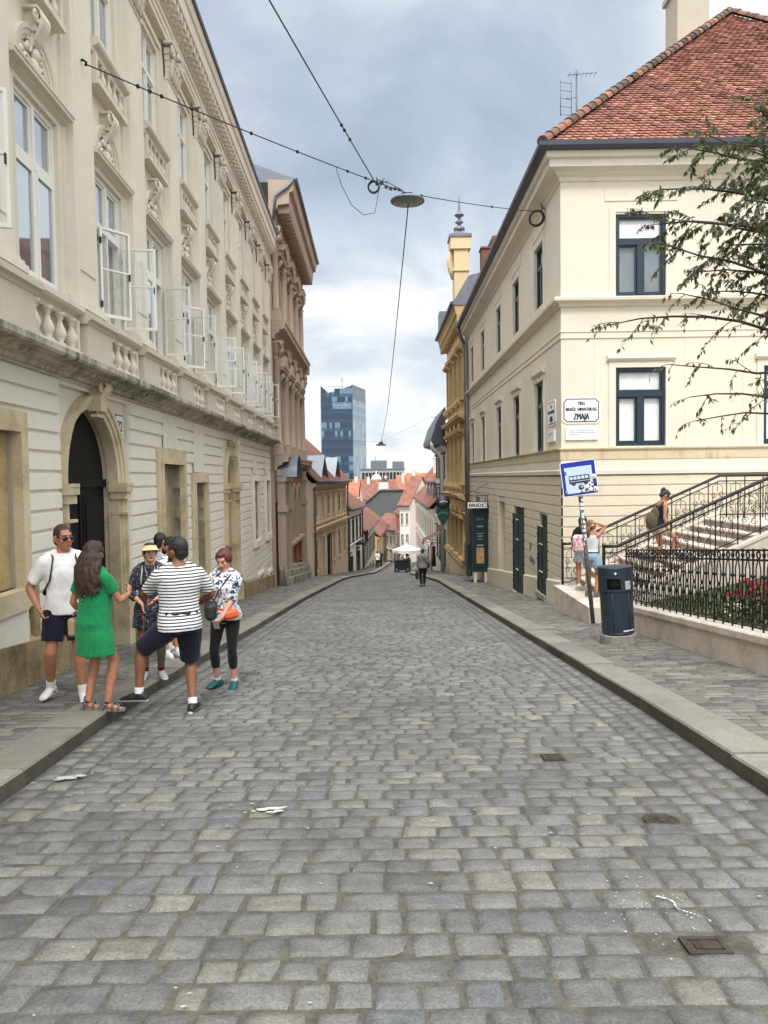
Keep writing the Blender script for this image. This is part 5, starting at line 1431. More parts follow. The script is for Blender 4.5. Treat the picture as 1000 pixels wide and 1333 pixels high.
mb = MB(); mb.tube([(.12,0,.62),(-1.3,0,.62)], .02, 5); mb.tube([(.12,0,.2),(-.2,0,.55),(-.75,0,.62)], .014, 5); mb.tube([(-.75,0,.62),(-.75,0,.5)], .012, 4); mb.build('bracket', [M['iron']], PS)

# ================================================================ steps, railings, garden wall
SX0, SY0, SY1 = 4.62, 15.05, 18.75
RUN, RIS, NST = .345, .152, 10
PZ = gz(15.0)+KH
STR = thing('staircase', 'pale limestone steps rising to the right along the cream front wall', 'staircase', (SX0,SY0,PZ), zoff=True)
mb = MB(); mb.box(-.68,-.03,.0,3.2,PZ-.5,PZ+.30); mb.build('landing_slab', [M['limestone']], STR)
for i in range(NST):
    z = PZ+.30+RIS*(i+1); x = -.02+RUN*i
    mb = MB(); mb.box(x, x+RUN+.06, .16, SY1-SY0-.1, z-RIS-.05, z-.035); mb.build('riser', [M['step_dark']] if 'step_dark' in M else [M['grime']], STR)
    mb = MB(); mb.box(x-.035, x+RUN, .16, SY1-SY0-.1, z-.034, z); mb.build('tread', [M['limestone']], STR)
ztop = PZ+.30+RIS*NST; xt = -.02+RUN*NST
mb = MB(); mb.box(xt, xt+4.5, .0, 4.2, ztop-.2, ztop); mb.box(xt+.1,xt+4.5,.1,4.2,PZ-.5,ztop-.21); mb.build('upper_landing', [M['limestone']], STR)
sl_ = RIS/RUN
for y0, y1, nm in ((.0,.158,'near_stringer'),(SY1-SY0-.098,SY1-SY0+.05,'far_stringer')):
    mb = MB(); a = (0.2, PZ+.30); 
    pts = [(-.02,PZ-.5),(-.02,PZ+.48),(.1,PZ+.48),(xt,ztop+.12),(xt,ztop-.6),(1.4,PZ-.5)]
    mb.poly(pts, y0, y1); 
    mb.poly([(-.04,PZ+.481),(.1,PZ+.481),(xt,ztop+.121),(xt,ztop+.18),(.09,PZ+.54),(-.04,PZ+.54)], y0-.03, y1+.03)
    mb.build(nm, [M['limestone']], STR)
# ornamental iron railings
def rail_panel(mb, h, w):
    # scroll ornament between two bars, centred at x = 0, from z = 0 to h
    for s in (-1,1):
        mb.spiral((s*w*.22,h*.62), w*.2, 1.3, 0, .008, s, 0, n=10, seg=4); mb.spiral((s*w*.22,h*.34), w*.2, 1.3, 0, .008, -s, 0, n=10, seg=4)
        mb.tube([(s*w*.12,0,h*.30),(s*w*.3,0,h*.48),(s*w*.12,0,h*.66)], .008, 4)
        mb.tube([(s*w*.3,0,h*.12),(s*w*.3,0,h*.88)], .007, 4)
    mb.tube([(0,0,.06),(0,0,h*.3)], .008, 4); mb.tube([(0,0,h*.7),(0,0,h)], .008, 4)
    mb.tube([(-w*.3,0,h*.88),(0,0,h*.97),(w*.3,0,h*.88)], .007, 4); mb.tube([(-w*.3,0,h*.12),(0,0,h*.05),(w*.3,0,h*.12)], .007, 4)
def stair_rail(name, label, x0, xs, xe, xf, zb, y):
    # flat start x0..xs, slope xs..xe, flat end ..xf ; zb height of the bottom at the foot
    t = thing(name, label, 'railing', (SX0+x0,y,zb), zoff=True)
    H = 1.0; zf_ = lambda x: zb+.06 + max(0, min(x,xe)-xs)*sl_
    pts = [(x0,0,zf_(x0)+H),(xs,0,zf_(xs)+H),(xe,0,zf_(xe)+H),(xf,0,zf_(xf)+H)]
    sh = lambda P: [(p[0]-x0,p[1],p[2]) for p in P]
    mb = MB(); mb.tube(sh(pts), .034, 7, flat=1.5); mb.build('handrail', [M['iron']], t)
    mb = MB(); mb.tube(sh([(p[0],0,p[2]-.13) for p in pts]), .014, 4); mb.tube(sh([(p[0],0,p[2]-H+.06) for p in pts]), .014, 4); mb.build('lower_rail', [M['iron']], t)
    n = int((xf-x0)/.44); bar = MB(); bar.tube([(0,0,-.04),(0,0,H)], .014, 5); bar.ell((0,0,H*.5),(.025,.025,.035),6,4); bar.ell((0,0,H*.86),(.024,.024,.024),6,4)
    pan = MB(); rail_panel(pan, H-.2, .40)
    b0 = p0 = None
    for i in range(n+1):
        x = x0+(xf-x0)*i/n
        if b0 is None: b0 = bar.build('baluster', [M['iron']], t, (x-x0,0,zf_(x)))
        else: copy_of(b0, t, (x-x0,0,zf_(x)))
        if i < n:
            x += (xf-x0)/n/2
            if p0 is None: p0 = pan.build('scrollwork', [M['iron']], t, (x-x0,0,zf_(x)+.06))
            else: copy_of(p0, t, (x-x0,0,zf_(x)+.06))
    for x in (x0,):
        q = MB(); q.box(-.025,.025,-.025,.025,zf_(x)-.3,zf_(x)+H+.04); q.build('newel_post', [M['iron']], t)
    return t
stair_rail('stair_railing', 'black wrought iron stair railing nearest the flower bed', -.36,-.1,3.5,8.0, PZ+.44, SY0+.08)
stair_rail('stair_railing', 'black wrought iron stair railing running along the cream wall', -.36,-.2,3.45,8.5, PZ+.18, SY1-.05)
# garden wall, coping, picket fence, planting
GX = 4.30; GY0, GY1 = 3.0, 14.2
gw = lambda y: gz(y)+KH
GW = thing('garden_wall', 'low pale stone wall carrying the iron picket fence', 'wall', (GX,GY1,gw(GY1)), R(-90), zoff=True)
y = GY0
mb = MB(); ya = GY1
mb.extr([(0,gw(GY1)-.3),(0,gw(GY1)+.36),(.22,gw(GY1)+.36),(.22,gw(GY1)-.3)], 0, GY1-GY0, zs=.095)
mb.extr([(0,gw(GY1)-.3),(0,gw(GY1)+.36),(.16,gw(GY1)+.36),(.16,gw(GY1)-.3)], -.2, -.0, zs=.095)
mb.build('wall', [M['limestone']], GW)
for i in range(8):
    mb = MB(); a = i*1.4+.003-.2; b = min(a+1.394, GY1-GY0)
    mb.extr([(-.035,gw(GY1)+.361),(-.035,gw(GY1)+.44),(-.01,gw(GY1)+.46),(.25,gw(GY1)+.46),(.25,gw(GY1)+.361)], a, b, zs=.095); mb.build('coping', [M['limestone']], GW)
FE = thing('picket_fence', 'black wrought iron picket fence with ring ornaments on the low stone wall', 'fence', (GX+.12,GY1,gw(GY1)+.46), R(-90), zoff=True)
fz = lambda x: gw(GY1)+.46+.095*x
mb = MB()
LX = GY1-GY0
for h in (.08,.86,.98): mb.tube([(-.1,0,fz(-.1)+h),(LX,0,fz(LX)+h)], .013, 4)
mb.build('rails', [M['iron']], FE)
pk = MB(); pk.tube([(0,0,-.02),(0,0,1.0)], .0125, 5); pk.ell((0,0,.92),(.034,.02,.036),6,4); pk.ell((0,0,.66),(.028,.028,.028),6,4); pk.ell((0,0,.36),(.03,.03,.045),6,4)
pk.lathe([(.013,-.02),(.026,0),(.013,.02)],(0,0,.08),6)
orn = MB()
for s in (-1,1):
    orn.tube([(s*.02,0,.10),(s*.055,0,.22),(s*.065,0,.40),(s*.03,0,.52),(s*.055,0,.62),(s*.06,0,.74),(s*.02,0,.85)], .009, 4)
    orn.spiral((s*.035,.45), .035, 1.2, 0, .007, s, 0, n=8, seg=4); orn.spiral((s*.035,.24), .035, 1.2, 0, .007, -s, 0, n=8, seg=4)
orn.ell((0,0,.53),(.03,.02,.03),6,4); orn.arc(0,.92,[(.035,-.008),(.05,-.008),(.05,.008),(.035,.008)],0,2*math.pi,10)
n = int(LX/.27); b0 = o0 = None
for i in range(n+1):
    x = LX*i/n
    if b0 is None: b0 = pk.build('picket', [M['iron']], FE, (x,0,fz(x)))
    else: copy_of(b0, FE, (x,0,fz(x)))
    if i < n:
        x += LX/n/2
        if o0 is None: o0 = orn.build('scroll_ornament', [M['iron']], FE, (x,0,fz(x)))
        else: copy_of(o0, FE, (x,0,fz(x)))
# lawn bank, grass, flowers
M['soil'] = plain('dark_soil', (.05,.038,.025,1), .95, 0, .3, 8, .5, 40)
M['lawn'] = plain('rough_lawn', (.075,.105,.032,1), .9, 0, .45, 3.0, .6, 80, coords='pos')
LZ = lambda x, y: gw(y)+.30+max(0,x-4.5)*.20+.05*noise.noise(Vector((x,y,0)))
mb = MB()
gx = [4.5+.35*i for i in range(26)]; gy = [3+.35*i for i in range(35)]
for i in range(len(gx)-1):
    for j in range(len(gy)-1):
        if gx[i] > 4.9 and gy[j] > 14.7: continue
        q = [(gx[i],gy[j]),(gx[i+1],gy[j]),(gx[i+1],gy[j+1]),(gx[i],gy[j+1])]
        mb.add([(x,y,LZ(x,y)) for x, y in q], [(0,1,2,3)], 0, True)
struct(mb.build('lawn', [M['lawn']]))
rl = random.Random(8)
mb = MB()
for i in range(15000):
    x = 4.52+rl.random()**1.4*6; y = rl.uniform(5.5,15.0)
    if y > 14.9 and x > 4.8: continue
    h = rl.uniform(.03,.10); a = rl.uniform(0,6.28); w = rl.uniform(.004,.010); z = LZ(x,y)-.01
    t = rl.random(); mb.cur = (t,t,t,1)
    dx, dy = math.cos(a)*w, math.sin(a)*w; lx, ly = rl.uniform(-.03,.03), rl.uniform(-.03,.03)
    mb.add([(x-dx,y-dy,z),(x+dx,y+dy,z),(x+lx,y+ly,z+h)], [(0,1,2)])
M['grass'] = toned('grass_blade', [(0,(.05,.085,.02,1)),(.5,(.09,.125,.035,1)),(.85,(.14,.14,.05,1)),(1,(.2,.17,.08,1))], .7, 0, .1)
g_ = mb.build('grass', [M['grass']]); struct(g_, 'stuff'); tag(g_, 'short rough grass with low plants behind the picket fence', 'grass')
M['leafy'] = toned('bedding_leaf', [(0,(.03,.06,.015,1)),(.6,(.06,.10,.03,1)),(1,(.10,.13,.04,1))], .6, 0, .2)
M['petal_red'] = plain('crimson_petal', srgb(176,28,44), .6, 0, .3, 20)
M['petal_white'] = plain('white_petal', srgb(236,226,222), .6, 0, .1, 20)
def leaf_quad(mb, c, d, l, w, mat=0, droop=.3):
    d = Vector(d).normalized(); s = d.cross(Vector((rl.uniform(-1,1),rl.uniform(-1,1),1))).normalized(); c = Vector(c)
    u = s.cross(d); m = c+d*l*.5+u*droop*l*.15
    mb.add([c, m+s*w*.5, c+d*l-u*droop*l*.2, m-s*w*.5], [(0,1,2,3)], mat, True)
def flower_clump(name, label, x, y, r, h, n, petal, nleaf=60):
    z = LZ(x,y); t = thing(name, label, 'flowers', (x,y,z))
    mb = MB()
    for i in range(nleaf):
        a = rl.uniform(0,6.28); q = r*math.sqrt(rl.random()); k = rl.random(); mb.cur = (k,k,k,1)
        leaf_quad(mb, (q*math.cos(a),q*math.sin(a),rl.uniform(0,h*.75)), (rl.gauss(0,1),rl.gauss(0,1),rl.uniform(-.2,1.2)), rl.uniform(.05,.12), .05)
    mb.build('leaves', [M['leafy']], t)
    mb = MB(); st_ = MB()
    for i in range(n):
        a = rl.uniform(0,6.28); q = r*.9*math.sqrt(rl.random()); p = Vector((q*math.cos(a),q*math.sin(a),h*rl.uniform(.55,1.1)))
        st_.tube([(p.x*.8,p.y*.8,0),p], .004, 3)
        for k in range(9):
            th = rl.uniform(0,6.28); dr = Vector((math.cos(th),math.sin(th),rl.uniform(.0,1.2)))
            leaf_quad(mb, p+Vector((rl.uniform(-.02,.02),rl.uniform(-.02,.02),rl.uniform(-.03,.03))), dr, .045, .04)
    mb.build('blossoms', [petal], t); st_.build('stems', [M['leafy']], t)
flower_clump('flower_clump', 'tall clump of crimson flowers behind the picket fence', 5.15, 10.35, .42, .55, 60, M['petal_red'], 160)
flower_clump('flower_clump', 'lower crimson and green clump left of the tall one', 5.35, 11.6, .34, .35, 22, M['petal_red'], 120)
flower_clump('flower_clump', 'sparse clump of white flowers in front of the crimson ones', 4.95, 10.7, .3, .26, 16, M['petal_white'], 80)
flower_clump('flower_clump', 'small red flowers at the far right edge of the bed', 4.95, 9.0, .3, .22, 12, M['petal_red'], 90)
for k, (x, y) in enumerate(((4.75,12.4),(4.85,11.3),(4.8,10.0),(4.7,13.2),(5.3,12.9),(5.6,10.9))):
    t = thing('bedding_plant', 'low green bedding plant in the grass behind the fence', 'plant', (x,y,LZ(x,y)), group='low bedding plants behind the fence')
    mb = MB()
    for i in range(90):
        a = rl.uniform(0,6.28); q = .3*math.sqrt(rl.random()); kk = rl.random(); mb.cur = (kk,kk,kk,1)
        leaf_quad(mb, (q*math.cos(a),q*math.sin(a),rl.uniform(0,.14)), (rl.gauss(0,1),rl.gauss(0,1),rl.uniform(.1,1.2)), rl.uniform(.05,.11), .045)
    mb.build('leaves', [M['leafy']], t)
    mb = MB()
    for i in range(5): mb.tube([(0,0,0),(rl.uniform(-.15,.15),rl.uniform(-.15,.15),.12)], .005, 3)
    mb.build('stems', [M['leafy']], t)

# ================================================================ litter bin and bus stop sign
LBN = thing('litter_bin', 'dark blue grey cylindrical litter bin with label on a concrete foot', 'litter bin', (3.57,11.85,gz(11.85)+KH))
M['bin_blue'] = plain('dark_blue_grey_metal', srgb(44,54,64), .42, .2, .30, 9, .10)
M['concrete'] = stone('concrete_foot', [srgb(96,92,86), srgb(140,136,128), srgb(156,150,142)], 12, .9, .5)
LBN.rotation_euler = (0, R(-3.2), 0)
mb = MB(); mb.lathe([(.275,0),(.28,.02),(.275,.15),(.26,.16),(0,.16)], seg=32, smooth=False); mb.build('foot', [M['concrete']], LBN)
mb = MB(); sg = 40
ztop_ = lambda a: 1.20-.03*math.cos(a)
def shell(r, z0, z1, skip=lambda a, z: False, nz=1):
    for i in range(sg):
        a0, a1 = 2*math.pi*i/sg, 2*math.pi*(i+1)/sg
        for k in range(nz):
            za, zb = z0+(z1-z0)*k/nz, z0+(z1-z0)*(k+1)/nz
            if skip((a0+a1)/2, (za+zb)/2): continue
            mb.add([(r*math.cos(a0),r*math.sin(a0),za),(r*math.cos(a1),r*math.sin(a1),za),(r*math.cos(a1),r*math.sin(a1),zb),(r*math.cos(a0),r*math.sin(a0),zb)], [(0,1,2,3)], 0, True)
hole = lambda a, z: (-2.35 < (a if a < math.pi else a-2*math.pi) < -1.5) and .86 < z < 1.03
shell(.245, .20, .83); shell(.262, .84, 1.16, hole, 8); shell(.2, .84, 1.16); shell(.262, 1.16, 1.19); mb.lathe([(.245,.83),(.262,.84)],seg=sg); mb.lathe([(.262,1.19),(.255,1.205),(0,1.215)],seg=sg); mb.lathe([(.235,.165),(.245,.2)],seg=sg)
mb.build('body', [M['bin_blue']], LBN)
mb = MB(); mb.lathe([(.21,.85),(.21,1.15)], seg=24); mb.build('inner_liner', [M['void']], LBN)
mb = MB()
def onc(r, a, z): return (r*math.cos(R(a)), r*math.sin(R(a)), z)
for a0, a1, z0, z1 in ((-74,-52,.87,1.0),):
    for i in range(6):
        b0, b1 = a0+(a1-a0)*i/6, a0+(a1-a0)*(i+1)/6; mb.add([onc(.2645,b0,z0),onc(.2645,b1,z0),onc(.2645,b1,z1),onc(.2645,b0,z1)], [(0,1,2,3)])
mb.build('label', [stone('bin_sticker', [srgb(60,70,80), srgb(170,176,180), srgb(220,222,222)], 40)], LBN)
mb = MB(); mb.ell(onc(.264,-105,1.12),(.02,.008,.02),8,5); 
for i in range(6): 
    b0, b1 = -88+i*9, -79+i*9; mb.add([onc(.2475,b0,.225),onc(.2475,b1,.225),onc(.2475,b1,.245),onc(.2475,b0,.245)], [(0,1,2,3)])
mb.build('emblem', [M['plate_white']], LBN)
mb = MB()
for a in (-60,-120,0,60): mb.tube([onc(.247,a,.22),onc(.247,a,.82)], .006, 4)
mb.build('ribs', [M['bin_blue']], LBN)
BS = thing('bus_stop_sign', 'leaning blue bordered bus stop sign covered in stickers on a scratched pole', 'sign', (3.95,14.75,gz(14.75)+KH))
lean = R(-5.6); BS.rotation_euler = (0, lean, 0)
M['sign_blue'] = plain('sign_blue', srgb(24,44,152), .4, 0, .06)
M['sign_pale'] = plain('sign_pale_blue', srgb(196,214,232), .4, 0, .04)
M['pole'] = stone('scratched_pole', [srgb(64,62,58), srgb(104,102,96), srgb(140,138,132)], 9, .6, .4)
mb = MB(); mb.tube([(0,0,-.05),(0,0,2.95)], .042, 10); mb.lathe([(.11,0),(.10,.015),(.05,.03),(0,.03)], seg=12); mb.build('pole', [M['pole']], BS)
for i in range(14):
    mb = MB(); z = 1.55+i*.085+rl.uniform(-.02,.02)
    for s in range(5):
        a0 = -150+s*24; mb.add([onc(.044,a0,z),onc(.044,a0+24,z),onc(.044,a0+24,z+rl.uniform(.03,.07)),onc(.044,a0,z+.05)], [(0,1,2,3)], rl.choice((0,0,1)))
    mb.build('sticker', [M['plate_white'], M['black']], BS)
T_ = R(-1.0); S_ = .67
sg_ = MB(); sg_.poly(rrect(-S_/2,S_/2,0,S_*.98,.03), -.075, -.055, 0); B_ = sg_.build('board', [M['white']], BS, (0,0,2.52), (0,R(-1.5),0))
mb = MB(); mb.poly(rrect(-S_/2+.012,S_/2-.012,.012,S_*.98-.012,.025), -.078, -.0755, 0); mb.build('border', [M['sign_blue']], B_)
mb = MB(); mb.box(-.265,.255,-.081,-.0785,.05,.55); mb.build('panel', [M['sign_pale']], B_)
mb = MB(); y0 = -.085
mb.poly(rrect(-.22,.22,.31,.43,.02), y0, -.0815, 0); mb.poly(rrect(-.22,.22,.265,.312,.015), y0-.001, -.0815, 0)
for x in (-.13,.13): mb.lathe([(0,-.004),(.042,-.004),(.042,.002),(0,.002)], (x,y0,.262), 14, M=Matrix.Rotation(R(90),3,'X'))
for i in range(5):  # windows left open as pale panes
    mb.box(-.205+i*.083,-.140+i*.083,y0-.0025,y0-.001,.345,.41,1)
mb.box(-.2,.2,y0-.003,y0-.0015,.30,.312,1)
mb.xform(Matrix.Diagonal((.9,1,.9,1))); mb.build('bus_symbol', [M['black'], M['sign_pale']], B_)
def dot(x, z, r, m, y=-.0865, k=1):
    x, z, r = x*.9, z*.9, r*.9; mb = MB(); mb.lathe([(0,-.001),(r,-.001),(r,.001),(0,.001)], (x,y,z), 14, mat=m, M=Matrix.Rotation(R(90),3,'X') @ Matrix.Diagonal((k,1,1))); mb.build('sticker', [M['white'], M['black'], M['print_grey']], B_)
for x, z, r in ((.31,.36,.055),(.22,.11,.06),(.31,.09,.058),(.24,.20,.05),(.16,.16,.045)): dot(x,z,r,0)
for x, z, r in ((.31,.36,.018),(.31,.09,.02),(.20,.20,.02),(.12,.10,.03),(.26,.15,.022),(.02,.17,.055),(-.29,.50,.035),(.33,.22,.03)): dot(x,z,r,1,-.089)
for x, z, r in ((.03,.17,.036),(.02,.08,.03),(-.30,.10,.03),(.26,.24,.028),(-.285,.495,.018)): dot(x,z,r,2,-.091)
for q in ((-.04,.10,-.088,-.0865,.06,.1,0),(.02,.14,-.0895,-.0885,.25,.27,1)): mb = MB(); mb.box(*q); mb.build('sticker', [M['white'], M['black']], B_)
# ================================================================ people
def cloth(name, col, rough=.85, kind=None, c2=None, scale=20.0, thr=.5):
    n = NT(name); v = n.obj()
    if kind == 'stripe':
        s = n.n('ShaderNodeSeparateXYZ'); n.l(v, s.inputs[0])
        wob = n.math('MULTIPLY', n.noise(v, 9, 2), .012)
        f = n.math('FRACT', n.math('MULTIPLY', n.math('ADD', s.outputs['Z'], wob), scale))
        c = n.mix(n.math('GREATER_THAN', f, thr), col, c2)
    elif kind == 'print':
        t = n.n('ShaderNodeTexVoronoi'); t.inputs['Scale'].default_value = scale; t.feature = 'SMOOTH_F1'; n.l(n.mapv(v,(1,1,1)), t.inputs['Vector'])
        ns = n.noise(v, scale*.8, 3, .6, .8)
        m = n.ramp(ns, [(thr, 0), (thr+.05, 1)])
        c = n.mix(m, col, c2)
    elif kind == 'floral':
        t = n.n('ShaderNodeTexVoronoi'); t.inputs['Scale'].default_value = scale; n.l(v, t.inputs['Vector'])
        hue = n.ramp(n.noise(v, scale*.6, 3, .6, 1.0), [(.34, srgb(40,48,70)), (.42, srgb(96,116,140)), (.48, srgb(222,222,224)), (.58, srgb(232,230,228)), (.63, srgb(196,120,130)), (.70, srgb(60,72,96))], 'CONSTANT')
        c = hue
    elif kind == 'fleck':
        ns = n.noise(v, scale, 2, .5, 2.0); c = n.mix(n.ramp(ns, [(.60,0),(.64,1)]), col, c2)
    else:
        c = n.ramp(n.noise(v, 7, 4), [(.3, sc(col,.88)), (.7, sc(col,1.1))])
    n.set(Base_Color=c, Roughness=rough); n.bsdf.inputs['Specular IOR Level'].default_value = .2
    try: n.bsdf.inputs['Sheen Weight'].default_value = .15
    except Exception: pass
    n.bump(n.noise(v, 16, 4, .6), .35, .012)
    return n.mat
def skin(name, col):
    n = NT(name); v = n.obj()
    c = n.ramp(n.noise(v, 11, 4, .6), [(.3, sc(col,.86)), (.55, col), (.75, (min(col[0]*1.12,1), col[1]*.98, col[2]*.95, 1))])
    n.set(Base_Color=c, Roughness=.52); n.bsdf.inputs['Subsurface Weight'].default_value = .08
    n.bsdf.inputs['Subsurface Radius'].default_value = (.02,.008,.004)
    n.bump(n.noise(v, 60, 3), .12, .004); return n.mat
def hair_mat(name, col):
    n = NT(name); v = n.obj()
    f = n.noise(n.mapv(v, (120,120,9)), 1.0, 4, .7)
    n.set(Base_Color=n.ramp(f, [(.3, sc(col,.35)), (.7, sc(col,2.2))]), Roughness=.45)
    n.bump(f, .8, .01); return n.mat
SK = {'fair': skin('fair_skin', srgb(206,156,130)), 'tan': skin('tanned_skin', srgb(178,122,94)), 'brown': skin('brown_skin', srgb(136,90,64))}
LIP = plain('lips', srgb(150,78,72), .5); EYE = plain('eye_dark', (.02,.015,.012,1), .3); MOUTH = plain('open_mouth', srgb(70,26,26), .6)
HR = {'black': hair_mat('black_hair', (.012,.010,.010,1)), 'brown': hair_mat('dark_brown_hair', (.035,.018,.012,1)), 'red': hair_mat('dark_red_hair', (.085,.018,.016,1)), 'light': hair_mat('light_brown_hair', (.14,.075,.04,1))}

def solidify_union(mb, name, mats, parent, voxel=.009, smooth=3, fold=0.0, fscale=11.0, seed=0, paint=None, vfold=0.0, loc=(0,0,0)):
    me = bpy.data.meshes.new('tmp'); me.from_pydata(mb.v, [], mb.f); me.update()
    ob = bpy.data.objects.new('tmp', me); COL.objects.link(ob)
    import bmesh
    bm = bmesh.new(); bm.from_mesh(me); bmesh.ops.recalc_face_normals(bm, faces=bm.faces); bm.to_mesh(me); bm.free()
    r = ob.modifiers.new('r', 'REMESH'); r.mode = 'VOXEL'; r.voxel_size = voxel; r.use_smooth_shade = True
    if smooth: s = ob.modifiers.new('s', 'SMOOTH'); s.iterations = smooth; s.factor = .5
    dg = bpy.context.evaluated_depsgraph_get()
    out = bpy.data.meshes.new_from_object(ob.evaluated_get(dg))
    bpy.data.objects.remove(ob); bpy.data.meshes.remove(me)
    out.name = name
    if fold or vfold:
        nn = [v.normal.copy() for v in out.vertices]
        for v, n_ in zip(out.vertices, nn):
            c = v.co
            f = noise.noise(Vector((c.x*fscale+seed, c.y*fscale, c.z*fscale*.6))) + .5*noise.noise(Vector((c.x*fscale*2.3, c.y*fscale*2.3+seed, c.z*fscale*1.4)))
            g = noise.noise(Vector((c.x*26+seed, c.y*26, c.z*3)))
            v.co = c + n_*(fold*f + vfold*g)
    out.materials.clear()
    for m in (mats if isinstance(mats, (list,tuple)) else [mats]): out.materials.append(m)
    for p in out.polygons:
        p.use_smooth = True
        p.material_index = paint(p.center) if paint else 0
    out.update()
    return link(name, out, parent, loc)

def ik(a, b, l1, l2, pole):
    a, b = Vector(a), Vector(b); d = b-a; L = min(d.length, (l1+l2)*.999); d.normalize()
    x = (l1*l1-l2*l2+L*L)/(2*L); h = math.sqrt(max(l1*l1-x*x, 0))
    p = Vector(pole); p = (p-d*p.dot(d)); p = p.normalized() if p.length > 1e-5 else d.orthogonal()
    return a+d*x+p*h, a+d*L
SEC_M = [(.80,.06,.06,0),(.85,.150,.105,-.01),(.92,.168,.118,-.015),(1.00,.158,.108,-.005),(1.08,.148,.104,.005),(1.18,.155,.110,.005),(1.28,.175,.118,0),(1.37,.178,.110,-.008),(1.42,.150,.092,-.012),(1.465,.095,.068,-.012),(1.51,.06,.058,-.008)]
SEC_F = [(.80,.06,.06,0),(.85,.158,.112,-.015),(.92,.172,.124,-.02),(1.00,.150,.108,-.005),(1.08,.126,.092,.005),(1.18,.136,.104,.012),(1.28,.150,.122,.018),(1.36,.146,.102,0),(1.415,.122,.082,-.010),(1.46,.080,.060,-.010),(1.505,.052,.050,-.006)]
class Fig:
    def __init__(s, label, loc, face, H=1.75, fem=False, skin='fair', lean=(0,0), twist=0.0, sh=None, feet=None, hands=None, poles=None, head=(0,0,0), footdir=(0,0), build=1.0, hipdrop=0.0, hipshift=(0,0), curl=(.5,.5), fingers=True, kpoles=None, palm=None, headsize=1.07):
        s.k = H/1.75; s.fem = fem; s.sec = SEC_F if fem else SEC_M; s.b = build; s.skin = SK[skin]; s.fingers = fingers
        s.root = thing('person', label, 'person', loc, face); s.hd = hipdrop; s.hs = hipshift; s.curl = curl; s.hsz = headsize
        s.Mu = Matrix.Translation((0,0,.95)) @ Matrix.Rotation(twist,4,'Z') @ Matrix.Rotation(-lean[0],4,'X') @ Matrix.Rotation(lean[1],4,'Y') @ Matrix.Translation((0,0,-.95))
        swid = (.165 if fem else .190)*(.5+.5*build)
        s.sho = [s.U(Vector((x*swid*.94, -.012, 1.385))) for x in (-1,1)]
        s.hip = [s.L0(Vector((x*.088, -.01, .90))) for x in (-1,1)]
        feet = feet or ((-.10,0,0),(.10,0,0)); s.footdir = footdir
        s.ank = [Vector((f[0], f[1], f[2]+.085)) for f in feet]
        kp = kpoles or ((-.15,1,0),(.15,1,0))
        s.knee = []
        for i in (0,1):
            kn, an = ik(s.hip[i], s.ank[i], .425, .425, kp[i]); s.knee.append(kn); s.ank[i] = an
        hands = hands or ((-.25,.02,.80),(.25,.02,.80)); poles = poles or ((-.3,-1,0),(.3,-1,0))
        s.elb = []; s.wri = []
        for i in (0,1):
            e, w_ = ik(s.sho[i], Vector(hands[i]), .285, .255, poles[i]); s.elb.append(e); s.wri.append(w_)
        s.palm = palm or (None, None)
        hp = s.U(Vector((0,.012,1.622)))
        s.Mh = Matrix.Translation(hp) @ s.Mu.to_3x3().to_4x4() @ Matrix.Rotation(head[0],4,'Z') @ Matrix.Rotation(-head[1],4,'X') @ Matrix.Rotation(head[2],4,'Y') @ Matrix.Scale(headsize,4)
    def L0(s, p): return Vector((p.x+s.hs[0], p.y+s.hs[1], p.z-s.hd))
    def U(s, p): q = s.Mu @ p; return Vector((q.x+s.hs[0], q.y+s.hs[1], q.z-s.hd))
    def torso(s, mb, z0, z1, off=0.0, extra=None, seg=20, flare=None):
        sec = s.sec; vs = []; zs = [z for z in [x[0] for x in sec] if z0 < z < z1] + [z0, z1]; zs = sorted(set(zs)); n = 0
        for z in zs:
            zc = min(max(z, sec[0][0]), sec[-1][0])
            for a, b in zip(sec, sec[1:]):
                if a[0] <= zc <= b[0]:
                    t = (zc-a[0])/(b[0]-a[0]); w, d, y = [a[i]+(b[i]-a[i])*t for i in (1,2,3)]; break
            if z < .92: w, d, y = (.168,.118,-.012) if z >= .85 or off > 0 else (w,d,y)
            if flare: e = flare(z); w += e; d += e*.8
            w = (w*s.b + off); d = (d*s.b + off)
            for k in range(seg):
                a_ = 2*math.pi*k/seg; c_, s_ = math.cos(a_), math.sin(a_)
                p = Vector((w*math.copysign(abs(c_)**.85, c_), y+d*math.copysign(abs(s_)**.9, s_), z))
                vs.append(s.U(p) if z > .95 else s.L0(p))
            n += 1
        fs = [(i*seg+k, i*seg+(k+1)%seg, (i+1)*seg+(k+1)%seg, (i+1)*seg+k) for i in range(n-1) for k in range(seg)]
        fs += [tuple(range(seg-1,-1,-1)), tuple(range((n-1)*seg, n*seg))]
        mb.add(vs, fs)
    def path(s, pts, rad, t0, t1, n=12, off=0.0):
        # polyline with radii (bulges), cut to the range t0..t1 of its joints
        P = []; Rr = []
        for i in range(n+1):
            t = t0+(t1-t0)*i/n; j = min(int(t), len(pts)-2); f = t-j
            P.append(pts[j].lerp(pts[j+1], f))
            rj = rad(t); Rr.append(rj+off)
        return P, Rr
    def arm_r(s, t):
        k = [(0,.058),(.35,.052),(.8,.042),(1,.040),(1.25,.043),(1.6,.034),(2,.026)]
        return lerp(k, t)*(.88 if s.fem else 1.0)*s.b
    def leg_r(s, t):
        k = [(0,.092),(.3,.086),(.75,.062),(1,.054),(1.3,.057),(1.65,.042),(2,.036)]
        return lerp(k, t)*(1.0 if s.fem else 1.0)*(.4+.6*s.b)
